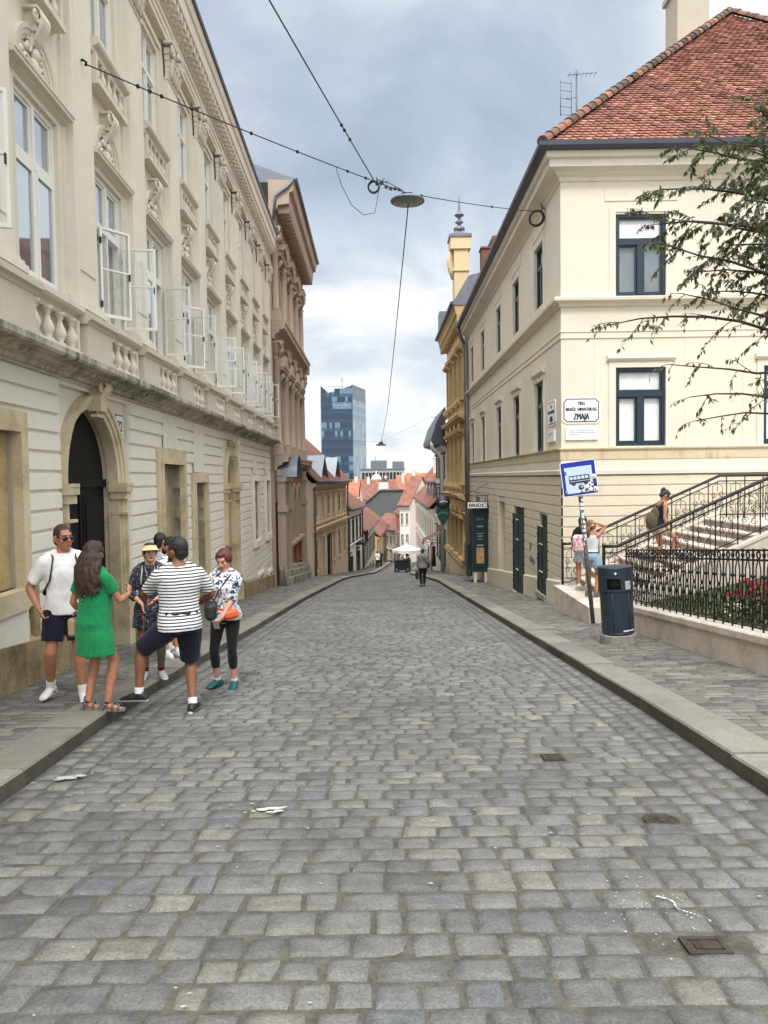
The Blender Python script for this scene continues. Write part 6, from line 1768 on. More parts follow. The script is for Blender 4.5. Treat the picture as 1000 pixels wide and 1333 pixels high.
    def arm(s, mb, i, t0=0, t1=2, off=0.0, seg=12):
        P, Rr = s.path([s.sho[i], s.elb[i], s.wri[i]], s.arm_r, t0, t1, 14, off); mb.tube(P, Rr, seg)
        if t0 == 0:
            mb.ell(s.sho[i], (Rr[0]*.98,)*3, 12, 8)
            sd = -1 if i == 0 else 1; q = s.U(Vector((sd*.05,-.015,1.475))); mb.tube([q, q.lerp(s.sho[i],.55)+Vector((0,0,.022)), s.sho[i]], [.040+off*.6, .042+off*.6, Rr[0]*.86], 10)
    def leg(s, mb, i, t0=0, t1=2, off=0.0, seg=14, taper=0.0):
        P, Rr = s.path([s.hip[i], s.knee[i], s.ank[i]], s.leg_r, t0, t1, 16, off)
        if taper: Rr = [r+taper*j/len(Rr) for j, r in enumerate(Rr)]
        mb.tube(P, Rr, seg)
    def hand(s, mb, i):
        w = s.wri[i]; d = (w-s.elb[i]).normalized(); 
        if s.palm[i] is not None: d = Vector(s.palm[i]).normalized()
        side = -1 if i == 0 else 1
        n_ = Vector((-side,.15,0)); n_ = (n_-d*n_.dot(d)); n_ = n_.normalized() if n_.length > .05 else d.orthogonal().normalized()
        across = d.cross(n_).normalized()*side    # towards the thumb side
        q = .92 if s.fem else 1.0
        mb.tube([w-d*.01, w+d*.03*q, w+d*.065*q, w+d*.09*q], [.024*q,.028*q,.034*q,.031*q], 10, flat=.55, up=across)
        for f, (o_, L) in enumerate(((.027,.070),(.010,.080),(-.009,.075),(-.026,.058))):
            a = w+d*.085*q+across*o_*q; cu = s.curl[i]*(1+.12*f)
            pts = [a]; dd = d.copy()
            for j, l in enumerate((.42,.33,.25)):
                dd = (Matrix.Rotation(cu*(.5 if j == 0 else .8), 3, dd.cross(n_).normalized()) @ dd) if dd.cross(n_).length > .01 else dd
                pts.append(pts[-1]+dd*L*l*q)
            mb.tube(pts, [.0092*q,.0088*q,.0082*q,.0068*q], 7)
        a = w+d*.03*q+across*.024*q
        mb.tube([a, a+across*.028*q+d*.022*q, a+across*.034*q+d*.052*q+n_*.012], [.0115*q,.0105*q,.008*q], 7)
    def body(s, voxel=.0085, mouth=False, face=True):
        mb = MB(); s.torso(mb, .82, 1.51)
        for i in (0,1):
            s.arm(mb, i); s.leg(mb, i)
            if s.fingers: s.hand(mb, i)
            else:
                w = s.wri[i]; d = (w-s.elb[i]).normalized(); mb.ell(w+d*.07,(.035,.03,.075),8,6)
            an = s.ank[i]; f = R(s.footdir[i]); fd = Vector((math.sin(f), math.cos(f), 0))
            mb.tube([an-fd*.05-Vector((0,0,.045)), an+fd*.02-Vector((0,0,.04)), an+fd*.10-Vector((0,0,.06)), an+fd*.16-Vector((0,0,.068))], [.024,.030,.026,.016], 10, flat=1.0)
        mb.tube([s.U(Vector((0,-.015,1.44))), s.U(Vector((0,-.005,1.52))), s.Mh @ Vector((0,-.012,-.05))], [.062 if not s.fem else .052,.055 if not s.fem else .045,.055 if not s.fem else .046], 12)
        i0 = len(mb.v)
        mb.ell((0,-.008,.022), (.076,.096,.102), 16, 12); mb.ell((0,.022,-.045), (.060,.072,.072), 14, 10); mb.ell((0,.066,-.088), (.030,.028,.024), 10, 7)
        mb.ell((0,.078,.036), (.052,.018,.014), 10, 6); mb.tube([(0,.088,.022),(0,.104,-.004),(0,.114,-.026)], [.009,.012,.0155], 8); mb.ell((0,.098,-.030), (.019,.012,.010), 8, 6)
        mb.ell((0,.086,-.058), (.026,.013,.007), 8, 6); mb.ell((0,.085,-.068), (.022,.013,.008), 8, 6)
        for e in (-1,1):
            mb.ell((e*.077,-.006,-.008), (.011,.026,.034), 8, 7); mb.ell((e*.042,.060,-.022), (.026,.026,.022), 8, 6); mb.ell((e*.031,.074,.008), (.016,.012,.011), 8, 6)
        mb.xform(s.Mh, i0)
        Mi = s.Mh.inverted()
        def paint(c):
            p = Mi @ c
            if p.y > .055 and abs(p.z) < .12 and abs(p.x) < .07:
                if abs(p.x) < (.020 if not mouth else .017) and -.074 < p.z < -.052 and p.y > .08: return 3 if mouth and -.070 < p.z < -.058 else 1
                if abs(abs(p.x)-.031) < .0125 and abs(p.z-.009) < .0055: return 2
                if .014 < abs(p.x) < .048 and .028 < p.z < .036: return 2
            return 0
        s.done(solidify_union(mb, 'body', [s.skin, LIP, EYE, MOUTH], s.root, voxel, 3, paint=paint if face else None))
        return s
    def done(s, o):
        o.scale = (s.k,)*3; return o
    def wear(s, name, mats, fn, voxel=.010, fold=.004, smooth=2, vfold=0.0, fscale=11.0, paint=None):
        mb = MB(); fn(mb); return s.done(solidify_union(mb, name, mats, s.root, voxel, smooth, fold, fscale, sum(map(ord, name)) % 17, paint, vfold))
    def tee(s, mats, z0=.86, sleeve=.85, off=.012, soff=.016, name='t_shirt', loose=0.0, fold=.006, top=1.475, voxel=.010):
        def fn(mb):
            s.torso(mb, z0, top, off, flare=lambda z: loose*max(0,(1.25-z))/.4)
            for i in (0,1): s.arm(mb, i, 0, sleeve if not hasattr(sleeve,'__len__') else sleeve[i], soff)
        return s.wear(name, mats, fn, voxel, fold)
    def shorts(s, mats, t=.8, off=.018, z1=1.02, name='shorts', taper=.012, fold=.005, upper_off=.014):
        def fn(mb):
            s.torso(mb, .84, z1, upper_off)
            for i in (0,1): s.leg(mb, i, 0, t, off, taper=taper)
        return s.wear(name, mats, fn, .010, fold)
    def shoe(s, i, mats, h=.072, name='shoe', sole=.028, swoosh=None, low=False):
        an = s.ank[i]; f = R(s.footdir[i]); fd = Vector((math.sin(f), math.cos(f), 0)); sd = Vector((fd.y,-fd.x,0)); z = an.z-.085
        base = Vector((an.x,an.y,z)); mb = MB()
        prof = [(-.088,.032,.065),(-.06,.040,.100),(-.01,.043,.112),(.05,.046,.098),(.10,.050,.076),(.15,.047,.056),(.19,.032,.038)]
        def ring(u, w, zz): return [base+fd*u+sd*(w*math.cos(a))+Vector((0,0,zz*.5+zz*.5*math.sin(a))) for a in [2*math.pi*k/12 for k in range(12)]]
        vs = []; 
        for u, w, zz in prof: vs += ring(u, w, zz)
        mb.add(vs, [(a*12+k, a*12+(k+1)%12, (a+1)*12+(k+1)%12, (a+1)*12+k) for a in range(len(prof)-1) for k in range(12)] + [tuple(range(11,-1,-1)), tuple(range((len(prof)-1)*12, len(prof)*12))])
        if h > .06: mb.tube([base+Vector((0,0,.05)), an+Vector((0,0,h-.06))], [.044,.046], 12)
        pr = lambda c: 1 if c.z-z < sole else 0
        o = s.done(solidify_union(mb, name, mats, s.root, .007, 2, paint=pr))
        if swoosh:
            q = MB()
            for e in (-1,1):
                q.tube([base+fd*.06+sd*e*.046+Vector((0,0,.062)), base+fd*.02+sd*e*.047+Vector((0,0,.048)), base-fd*.05+sd*e*.041+Vector((0,0,.068))], [.003,.008,.003], 5, flat=.5)
            q.build('emblem', [swoosh], o)
        return o
    def sandal(s, i, mats):
        an = s.ank[i]; f = R(s.footdir[i]); fd = Vector((math.sin(f), math.cos(f), 0)); sd = Vector((fd.y,-fd.x,0)); z = an.z-.085; base = Vector((an.x,an.y,z)); mb = MB()
        out = [(-.075,.03),(-.04,.040),(.04,.038),(.11,.046),(.16,.036),(.185,.012)]
        pts = [base+fd*u+sd*w for u, w in out] + [base+fd*u-sd*w for u, w in reversed(out)]
        n = len(pts); vs = pts+[p+Vector((0,0,.026)) for p in pts]
        mb.add(vs, [tuple(range(n-1,-1,-1)), tuple(range(n,2*n))]+[(j,(j+1)%n,n+(j+1)%n,n+j) for j in range(n)], 1)
        for u, hh, w in ((.125,.052,.046),(.06,.074,.044),(-.03,.125,.046)):
            mb.tube([base+fd*u+sd*(w*math.cos(a))+Vector((0,0,.015+hh*math.sin(a))) for a in [math.pi*k/10 for k in range(11)]], [.011]*11, 5, 0, flat=.35)
        mb.tube([base-fd*(.07*math.cos(a)-.01)+sd*.045*math.sin(a)+Vector((0,0,.07)) for a in [math.pi*(k/8-.5) for k in range(9)]], .009, 5, 0)
        return s.done(mb.build('sandal', mats, s.root))
    def sock(s, i, mat, t0=1.82):
        mb = MB(); s.leg(mb, i, t0, 2, .006); return s.done(mb.build('sock', [mat], s.root))
    def hair(s, mat, style='short', seed=0):
        mb = MB(); i0 = 0; rr = random.Random(seed)
        if style == 'short':
            mb.ell((0,-.016,.036), (.081,.097,.100), 16, 12); mb.ell((0,-.05,-.01), (.072,.06,.075), 12, 8); mb.ell((0,.042,.088), (.062,.048,.034), 12, 8); [mb.ell((e*.068,.004,.03), (.016,.04,.05), 10, 8) for e in (-1,1)]
        elif style == 'buzz':
            mb.ell((0,-.014,.034), (.079,.096,.098), 16, 12); mb.ell((0,-.05,-.02), (.068,.056,.07), 12, 8)
        elif style == 'cap':
            mb.ell((0,-.02,.03), (.083,.094,.098), 16, 12); mb.ell((0,-.055,-.035), (.074,.055,.07), 12, 8)
        if style in ('bun','cap_bun'):
            if seed == 6: [mb.ell((e*.070,-.012,.02), (.030,.055,.065), 10, 8) for e in (-1,1)]
            mb.ell((0,-.022,.034), (.083,.094,.098), 16, 12); mb.ell((0,-.055,-.02), (.07,.05,.07), 12, 8); mb.ell((0,-.105,.07 if style == 'bun' else .0), (.042,.04,.042), 12, 8)
            for k in range(12): 
                a = rr.uniform(0,6.28); mb.tube([(.02*math.cos(a),-.10,.07+.02*math.sin(a)),(.05*math.cos(a),-.125,.07+.05*math.sin(a)),(.06*math.cos(a+.4),-.12,.06+.06*math.sin(a+.4))], [.012,.010,.004], 5)
        if style == 'long':
            mb.ell((0,-.02,.03), (.086,.098,.102), 16, 12); mb.ell((0,-.07,-.07), (.085,.06,.10), 12, 8)
        if style in ('bun','cap_bun','long','cap'): mb.ell((0,.030,.088), (.066,.056,.036), 14, 9); [mb.ell((e*.066,.012,.03), (.022,.055,.055), 10, 8) for e in (-1,1)]
        mb.xform(s.Mh, i0)
        if style == 'long':
            # heavy waves down the back, over the shoulders
            for k in range(46):
                t = k/45; a = (t-.5)*3.6
                p0 = s.Mh @ Vector((.078*math.sin(a), -.02-.07*math.cos(a*.8), .03-.02*abs(a)))
                L = rr.uniform(.34,.46)*(1-.12*abs(a)); pts = [p0]; ph = rr.uniform(0,6)
                for j in range(1,8):
                    u = j/7; q = Vector((p0.x*(1+.7*u)+.018*math.sin(ph+u*7), p0.y-.055*min(u*2.2,1)-.01*u+.012*math.cos(ph+u*8), p0.z-L*u*1.05))
                    pts.append(q)
                mb.tube(pts, [.026,.030,.030,.029,.027,.024,.019,.008], 6)
        if style == 'ponytail':
            i1 = len(mb.v); mb.ell((0,-.02,.032), (.083,.094,.098), 16, 12); mb.ell((0,-.05,-.02), (.07,.055,.07), 12, 8); mb.xform(s.Mh, i1)
            for k in range(16):
                ph = rr.uniform(0,6); p0 = s.Mh @ Vector((rr.uniform(-.03,.03),-.10,.01)); 
                mb.tube([p0, p0+Vector((.015*math.sin(ph),-.035,-.07)), p0+Vector((.025*math.sin(ph+1),-.035,-.16)), p0+Vector((.02*math.sin(ph),-.02,-.25))], [.018,.024,.02,.006], 6)
        return s.done(solidify_union(mb, 'hair', mat, s.root, .0075, 1, .004, 26, seed, vfold=.005 if style in ('long','ponytail') else .002))
    def beard(s, mat):
        mb = MB(); mb.ell((0,.034,-.068), (.060,.066,.056), 14, 10); mb.ell((0,.070,-.092), (.036,.032,.030), 10, 7)
        mb.xform(s.Mh); 
        return s.done(solidify_union(mb, 'beard', mat, s.root, .0075, 1, .002, 30, 1))
    def extra(s, name, mat, fn, head=False, parent=True):
        mb = MB(); fn(mb)
        if head: mb.xform(s.Mh)
        o = mb.build(name, mat if isinstance(mat,(list,tuple)) else [mat], s.root); o.scale = (s.k,)*3; return o
    def W(s, p):   # body-local -> world
        return (Matrix.Translation(s.root.location) @ Matrix.Rotation(s.root.rotation_euler.z,4,'Z')) @ (Vector(p)*s.k)
def accessory(fig, name, label, cat, anchor):
    # a worn or carried thing: top-level, its own origin at the anchor, axes like the wearer
    t = thing(name, label, cat, fig.W(anchor), fig.root.rotation_euler.z); t.scale = (fig.k,)*3
    t['_'] = 0; del t['_']; fig_anchor = Vector(anchor)
    def part(nm, mats, fn, union=None, **kw):
        mb = MB(); fn(mb); mb.xform(Matrix.Translation(-fig_anchor))
        if union: return solidify_union(mb, nm, mats, t, union, **kw)
        return mb.build(nm, mats if isinstance(mats,(list,tuple)) else [mats], t)
    return t, part
def hug(fig, pts, off=.022):
    # strap path: points given at (x-fraction side, z) on the torso surface front/back
    out = []
    for x, z, front in pts:
        for a, b in zip(fig.sec, fig.sec[1:]):
            if a[0] <= min(z,1.5) <= b[0]:
                t = (min(z,1.5)-a[0])/(b[0]-a[0]); w, d, y = [a[i]+(b[i]-a[i])*t for i in (1,2,3)]; break
        w = w*fig.b+off; d = d*fig.b+off; k = math.sqrt(max(0,1-(x/w)**2)) if abs(x) < w else 0
        out.append(fig.U(Vector((x, y+(d*k if front else -d*k), z))))
    return out
def strap(mb, pts, w=.018, mat=0, flat=.25):
    mb.tube(pts, w, 6, mat, flat=flat)

C_NAVY = cloth('navy_cloth', srgb(24,27,44)); C_BLK = cloth('black_cloth', srgb(20,20,22)); C_WHT = cloth('white_cotton', srgb(232,231,230)); C_OLV = cloth('olive_cloth', srgb(86,78,60))
C_GRN = cloth('green_jersey', srgb(26,132,78)); C_STR = cloth('striped_jersey', srgb(232,232,232), kind='stripe', c2=srgb(30,34,44), scale=33, thr=.60)
C_TUN = cloth('speckled_navy_tunic', srgb(30,32,46), kind='fleck', c2=srgb(168,168,172), scale=46); C_FLO = cloth('floral_blouse', srgb(230,228,226), kind='floral', scale=26)
C_GRY = cloth('pale_grey_cotton', srgb(196,200,204)); C_PRT = cloth('black_white_print', srgb(226,226,224), kind='print', c2=srgb(24,24,26), scale=17, thr=.52)
C_DEN = cloth('light_denim', srgb(140,164,188)); C_TOP = cloth('white_knit', srgb(214,216,214)); C_GREYSH = cloth('grey_shirt', srgb(112,112,110)); C_BEI = cloth('beige_cloth', srgb(176,162,146))
SH_W = plain('white_shoe', srgb(222,222,220), .5, 0, .05); SH_B = plain('black_shoe', (.012,.012,.013,1), .55); SH_T = plain('teal_shoe', srgb(22,84,88), .55, 0, .3, 30); SH_G = plain('grey_mesh_shoe', srgb(150,152,154), .6, 0, .4, 40); SOLE = plain('white_sole', srgb(226,226,222), .6); SANDAL = plain('grey_sandal_strap', srgb(104,104,106), .6); SOLE_G = plain('dark_sole', srgb(120,116,110), .7)
LENS = plain('black_lens', (.008,.008,.01,1), .08); BAG_B = plain('black_nylon', (.014,.014,.016,1), .6, 0, .3, 12); BAG_BEI = plain('beige_bag', srgb(172,148,112), .55, 0, .1); ORANGE = plain('orange_nylon', srgb(222,92,52), .55, 0, .15, 14)
def gzp(y): return gz(y)+KH
def at(x, y, pave=True): return (x, y, (gzp(y) if pave else gz(y))+.004)

# 1 ---- man in a white t-shirt with sunglasses
lx, ly = -3.33, 7.84
p = Fig('man in white t-shirt, dark shorts and sunglasses with one hand on his hip', at(lx,ly), R(180+22), 1.80, skin='tan', feet=((-.14,.10,-.03),(.16,-.10,.02)), footdir=(-10,25), hands=((-.22,.10,.86),(.235,.10,.935)), poles=((-.4,-1,0),(1,-.75,0)), palm=(None,(-.35,.5,-.8)), head=(R(24),R(2),R(2)), twist=R(6), curl=(.5,.9))
p.body(); p.tee([C_WHT], .87, .80, .020, .020, fold=.008, loose=.012); p.shorts([C_NAVY], .72, .026); p.hair(HR['brown'], 'buzz', 1)
for i in (0,1): p.shoe(i, [SH_W, SOLE], .075, swoosh=SH_B); p.sock(i, C_WHT, 1.78)
def f(mb):
    for e in (-1,1): mb.ell((e*.033,.094,.004), (.029,.012,.021), 12, 8); mb.tube([(e*.062,.085,.01),(e*.078,.03,.012),(e*.080,-.02,.004)], .004, 5)
    mb.tube([(-.012,.108,.012),(.012,.108,.012)], .004, 5)
p.extra('sunglasses', LENS, f, True)
P1 = p
t, part = accessory(p, 'backpack', 'small black backpack on the back of the man in the white t-shirt', 'backpack', (0,-.2,1.2))
part('pack', [BAG_B], lambda mb: (mb.bbox(p.U(Vector((.02,-.21,1.19))), (.27,.14,.42), None, 0, .04),), union=.012, smooth=3)
def f(mb):
    for x in (-.105,.105): strap(mb, [p.U(Vector((x*1.1,-.15,1.34))), p.U(Vector((x*1.1,-.06,1.47)))] + hug(p, [(x,1.43,True),(x*1.18,1.33,True),(x*1.35,1.22,True)], .040) + [p.U(Vector((x*1.85,.0,1.10))), p.U(Vector((x*1.3,-.15,1.04)))], .030)
part('strap', [BAG_B], f)

# 2 ---- woman in a green dress, from behind
lx, ly = -2.80, 7.25
p = Fig('woman in short green dress with long dark hair, seen from behind', at(lx,ly), R(-24), 1.62, True, 'tan', feet=((-.10,-.03,0),(.11,.03,0)), footdir=(62,70), hands=((-.24,.12,.93),(.15,.34,1.17)), poles=((-.3,-1,0),(.5,-.6,-.6)), palm=(None,(-.25,.4,.85)), head=(R(12),R(3),0), curl=(.5,.9))
p.body(face=False)
def f(mb):
    p.torso(mb, .585, 1.465, .016, flare=lambda z: lerp([(.58,.034),(.80,.020),(.92,.0),(1.0,.016),(1.08,.032),(1.18,.020),(1.28,.006),(1.4,0)], z))
    for i in (0,1): p.arm(mb, i, 0, .62, .022)
p.wear('dress', [C_GRN], f, .010, .007, vfold=.009); p.hair(HR['brown'], 'long', 4)
for i in (0,1): p.sandal(i, [SANDAL, SOLE_G])
P2 = p
t, part = accessory(p, 'shoulder_bag', 'small beige bag with patterned strap at the hip of the woman in green', 'bag', (-.2,-.02,.93))
part('pouch', [BAG_BEI], lambda mb: mb.bbox((-.235,-.02,.86), (.09,.20,.19), Matrix.Rotation(R(6),3,'Z'), 0, .02), union=.008, smooth=2)
STRAPM = cloth('patterned_strap', srgb(40,26,28), kind='stripe', c2=srgb(206,180,168), scale=24, thr=.6)
part('strap', [STRAPM], lambda mb: strap(mb, [(-.215,.03,.95)]+[(-.20,-.10,1.0)]+hug(p, [(-.12,1.05,False),(-.04,1.16,False),(.04,1.28,False),(.10,1.39,False)], .030)+[p.U(Vector((.115,-.03,1.475))), p.U(Vector((.09,.07,1.43)))], .020))

# 3 ---- woman with a sun visor
lx, ly = -2.83, 9.08
p = Fig('woman in cream sun visor and speckled navy tunic talking with her hands in front', at(lx,ly), R(180+16), 1.62, True, 'fair', feet=((-.10,.0,0),(.09,-.04,0)), footdir=(-18,14), hands=((-.06,.25,1.06),(.10,.24,1.00)), poles=((-1,-.5,-.3),(1,-.5,-.3)), palm=((.55,.5,-.5),(-.1,.55,-.8)), head=(R(10),R(-8),0), curl=(.35,.35))
p.body(mouth=True)
def f(mb):
    p.torso(mb, .68, 1.475, .026, flare=lambda z: .05*max(0,1.1-z)/.4)
    for i in (0,1): p.arm(mb, i, 0, 1.45, .022)
p.wear('tunic', [C_TUN], f, .010, .006, vfold=.004)
def f(mb):
    p.torso(mb, .84, 1.0, .006); [p.leg(mb, i, 0, 1.78, .007) for i in (0,1)]
p.wear('leggings', [C_OLV], f, .010, .002); p.hair(HR['brown'], 'cap_bun', 3)
for i in (0,1): p.shoe(i, [SH_G, SOLE]); p.sock(i, cloth('dark_red_sock', srgb(84,26,34)), 1.80)
VISOR = cloth('cream_straw_visor', srgb(230,206,164))
def f(mb):
    n = 18
    for a0 in range(n): pass
    vs = []
    for k in range(n+1):
        a = math.pi*k/n; vs += [(.088*math.cos(a), -.0+.098*math.sin(a), .060), (.105*math.cos(a), .0+.185*math.sin(a), .030), (.105*math.cos(a), .0+.185*math.sin(a), .025), (.088*math.cos(a), .0+.098*math.sin(a), .054)]
    mb.add(vs, [(k*4+j, k*4+4+j, k*4+4+(j+1)%4, k*4+(j+1)%4) for k in range(n) for j in range(4)])
    vs = []; 
    for k in range(25):
        a = 2*math.pi*k/24; vs += [(.089*math.cos(a), -.008+.106*math.sin(a), .055), (.084*math.cos(a), -.008+.100*math.sin(a), .088)]
    mb.add(vs, [(2*k, 2*k+2, 2*k+3, 2*k+1) for k in range(24)])
p.extra('sun_visor', VISOR, f, True)
P3 = p
t, part = accessory(p, 'rucksack', 'white strapped rucksack worn by the woman in the sun visor', 'backpack', (0,-.2,1.2))
part('pack', [plain('pale_nylon', srgb(200,198,190), .6)], lambda mb: mb.bbox(p.U(Vector((0,-.21,1.2))), (.24,.13,.36), None, 0, .03), union=.012, smooth=2)
part('strap', [plain('white_webbing', srgb(224,220,210), .7)], lambda mb: [strap(mb, [p.U(Vector((x,-.14,1.36))), p.U(Vector((x,-.05,1.475)))]+hug(p, [(x,1.42,True),(x*1.12,1.33,True),(x*1.2,1.24,True)], .050), .024) for x in (-.095,.095)])
t, part = accessory(p, 'lanyard', 'white ribbon lanyard round the neck of the woman in the sun visor', 'lanyard', (0,.1,1.3))
part('ribbon', [SH_W], lambda mb: [strap(mb, [p.U(Vector((x*.055,.0,1.49)))]+hug(p, [(x*.06,1.44,True),(x*.035,1.34,True),(.004*x,1.22,True)], .048), .009) for x in (-1,1)])
part('badge', [SH_W], lambda mb: mb.bbox(hug(p, [(0,1.19,True)], .055)[0], (.05,.006,.07)))
t, part = accessory(p, 'pink_pouch', 'crumpled bright pink pouch dangling at the knee of the woman in the visor', 'pouch', (-.06,.22,.62))
PINK = cloth('bright_pink_nylon', srgb(226,52,98))
part('pouch', [PINK], lambda mb: (mb.ell((.10,.20,.56),(.045,.035,.06),10,8), mb.ell((.13,.20,.47),(.05,.04,.045),10,8), mb.ell((.06,.20,.61),(.045,.03,.025),10,8)), union=.009, fold=.010, fscale=30)
part('cord', [PINK], lambda mb: mb.tube([p.wri[1]+Vector((0,.03,-.1)), (.09,.22,.78), (.10,.21,.60)], .004, 5))

# 4 ---- man in a striped t-shirt, from behind
lx, ly = -2.04, 7.68
fx = lambda X, Y, a: ((X-lx)*math.cos(a)+(Y-ly)*math.sin(a), -(X-lx)*math.sin(a)+(Y-ly)*math.cos(a))
ang = R(30); H4 = 1.80; k4 = H4/1.75
f1 = fx(-2.53,7.64,ang); f2 = fx(-2.0,7.68,ang); bz = gz(ly)+.004
p = Fig('man in black and white striped t-shirt and navy shorts, one foot up on the kerb', (lx,ly,bz), ang, H4, False, 'brown', feet=((f1[0]/k4,f1[1]/k4,KH/k4),(f2[0]/k4,f2[1]/k4,0)), footdir=(-60,32), hands=((-.30,.42,1.10),(.17,.26,1.02)), poles=((-.9,-.5,-.4),(.9,-.6,-.2)), head=(R(30),R(-2),R(-2)), hipdrop=.02, hipshift=(-.07,0), build=1.06, kpoles=((-.6,.8,0),(.25,1,0)))
p.body(); p.tee([C_STR], .86, .80, .024, .020, fold=.007, loose=.022); p.shorts([C_NAVY], .93, .030, taper=.014, fold=.005, upper_off=.028, z1=1.06); p.hair(HR['black'], 'short', 2); p.beard(HR['black'])
for i in (0,1): p.shoe(i, [SH_B, SOLE], .066); p.sock(i, C_WHT, 1.86)
P4 = p
t, part = accessory(p, 'waist_bag', 'black waist bag on the hip of the man in the striped t-shirt', 'bag', (.2,-.02,1.0))
part('pouch', [BAG_B], lambda mb: mb.bbox((.225,-.05,.99), (.11,.23,.17), Matrix.Rotation(R(-14),3,'Z'), 0, .03), union=.010, smooth=2)
part('belt', [BAG_B], lambda mb: mb.tube(hug(p, [(-.16,1.03,False),(-.08,1.03,False),(.05,1.03,False),(.15,1.02,False)], .040), .018, 6, flat=.3))
t, part = accessory(p, 'blue_folder', 'blue folder held between the woman in the visor and the striped man', 'folder', (-.17,.24,1.0))
part('cover', [plain('sky_blue_card', srgb(58,146,214), .5)], lambda mb: mb.bbox((-.17,.24,.98), (.008,.16,.24), Matrix.Rotation(R(-12),3,'Y'), 0))
part('pages', [SH_W], lambda mb: mb.bbox((-.162,.24,.985), (.006,.145,.23), Matrix.Rotation(R(-12),3,'Y'), 0))

# 5 ---- woman with dark red hair
lx, ly = -1.95, 9.1
p = Fig('woman with dark red hair, floral blouse and black leggings looking down at her hands', at(lx,ly,False), R(180-6), 1.66, True, 'fair', feet=((-.10,.02,0),(.13,-.02,0)), footdir=(-6,24), hands=((-.03,.24,.93),(.05,.25,.95)), poles=((-1,-.6,0),(1,-.6,0)), palm=((.35,.5,-.6),(-.3,.6,-.5)), head=(R(-14),R(26),R(0)), curl=(.9,.9))
p.body()
def f(mb):
    p.torso(mb, .87, 1.465, .020, flare=lambda z: .012)
    for i in (0,1): p.arm(mb, i, 0, 1.05, .022)
p.wear('blouse', [C_FLO], f, .010, .007)
def f(mb):
    p.torso(mb, .84, 1.02, .006); [p.leg(mb, i, 0, 1.55, .006) for i in (0,1)]
p.wear('leggings', [C_BLK], f, .010, .002); p.hair(HR['red'], 'cap_bun', 6)
for i in (0,1): p.shoe(i, [SH_T, SH_T]); p.sock(i, C_WHT, 1.9)
P5 = p
t, part = accessory(p, 'hip_bag', 'orange hip bag at the waist of the woman with dark red hair', 'bag', (-.1,.16,.95))
part('pouch', [ORANGE], lambda mb: mb.bbox((-.115,.15,.955), (.20,.09,.12), Matrix.Rotation(R(20),3,'Z') @ Matrix.Rotation(R(10),3,'Y'), 0, .03), union=.009, smooth=3)
part('belt', [ORANGE], lambda mb: mb.tube(hug(p, [(.15,1.03,True),(.05,1.02,True),(-.05,1.0,True),(-.16,.99,True)], .040), .012, 6, flat=.3))
t, part = accessory(p, 'camera_bag', 'black crossbody camera pouch on the floral blouse', 'bag', (.1,.17,1.1))
part('pouch', [BAG_B], lambda mb: mb.bbox((.125,.165,1.07), (.14,.09,.11), Matrix.Rotation(R(-20),3,'Z'), 0, .02), union=.009, smooth=2)
part('strap', [BAG_B], lambda mb: strap(mb, hug(p, [(.10,1.13,True),(.03,1.25,True),(-.05,1.36,True),(-.10,1.44,True)], .040), .012))
t, part = accessory(p, 'phone', 'small pale phone in the hands of the woman with dark red hair', 'phone', (0,.3,.9))
part('case', [plain('pale_phone', srgb(190,180,160), .4)], lambda mb: mb.bbox((.015,.335,.86), (.07,.012,.14), Matrix.Rotation(R(-35),3,'X'), 0, .004))

# 6, 7 ---- two men behind the group
lx, ly = -3.42, 11.5
p = Fig('man with cropped dark hair in pale grey t-shirt standing behind the group, facing away', at(lx,ly), R(-20), 1.80, False, 'tan', head=(R(-10),0,0), footdir=(-8,12), hands=((-.26,.02,.82),(.26,.02,.82)))
p.body(face=False); p.tee([C_GRY], .90, .8, .02, .028); p.shorts([C_BEI], .85, .02); p.hair(HR['black'], 'buzz', 5)
for i in (0,1): p.shoe(i, [SH_W, SOLE]); p.sock(i, C_WHT, 1.86)
lx, ly = -3.06, 10.75
p = Fig('bearded man in black and white patterned shirt behind the visor woman', at(lx,ly), R(60), 1.72, False, 'tan', head=(R(15),R(-10),0), footdir=(-8,12), hands=((-.10,.28,1.02),(.10,.28,1.02)))
p.body(); p.tee([C_PRT], .88, .85, .024, .032, name='shirt'); p.shorts([C_NAVY], .9, .02); p.hair(HR['black'], 'short', 7); p.beard(HR['black'])
for i in (0,1): p.shoe(i, [SH_W, SOLE]); p.sock(i, C_WHT, 1.86)

# 8 ---- walker far down the road
lx, ly = 1.50, 33.2
p = Fig('walker in grey top and dark trousers going down the middle of the road', at(lx,ly,False), R(4), 1.66, False, 'fair', feet=((-.08,-.16,.02),(.08,.18,0)), footdir=(-4,6), hands=((-.26,.05,.80),(.26,-.02,.82)), fingers=True)
p.body(.010, face=False); p.tee([C_GREYSH], .86, 1.7, .03, .026, name='jumper', fold=.008, voxel=.012)
def f(mb): p.torso(mb, .84, 1.0, .016); [p.leg(mb, i, 0, 1.92, .022) for i in (0,1)]
p.wear('trousers', [C_BLK], f, .012, .004); p.hair(HR['brown'], 'cap', 8)
for i in (0,1): p.shoe(i, [SH_B, SH_B])
P8 = p
t, part = accessory(p, 'tote_bag', 'black bag hanging from the left hand of the walker down the road', 'bag', (-.27,.05,.6))
part('pouch', [BAG_B], lambda mb: mb.bbox((-.27,.05,.52), (.12,.30,.34), None, 0, .03), union=.012)
part('handle', [BAG_B], lambda mb: [mb.tube([(-.27+x,-.03,.68),(-.27,.05,.76),(-.27+x,.13,.68)], .008, 5) for x in (-.02,.02)])
t, part = accessory(p, 'shoulder_bag', 'dark bag on the right hip of the walker down the road', 'bag', (.24,-.05,1.0))
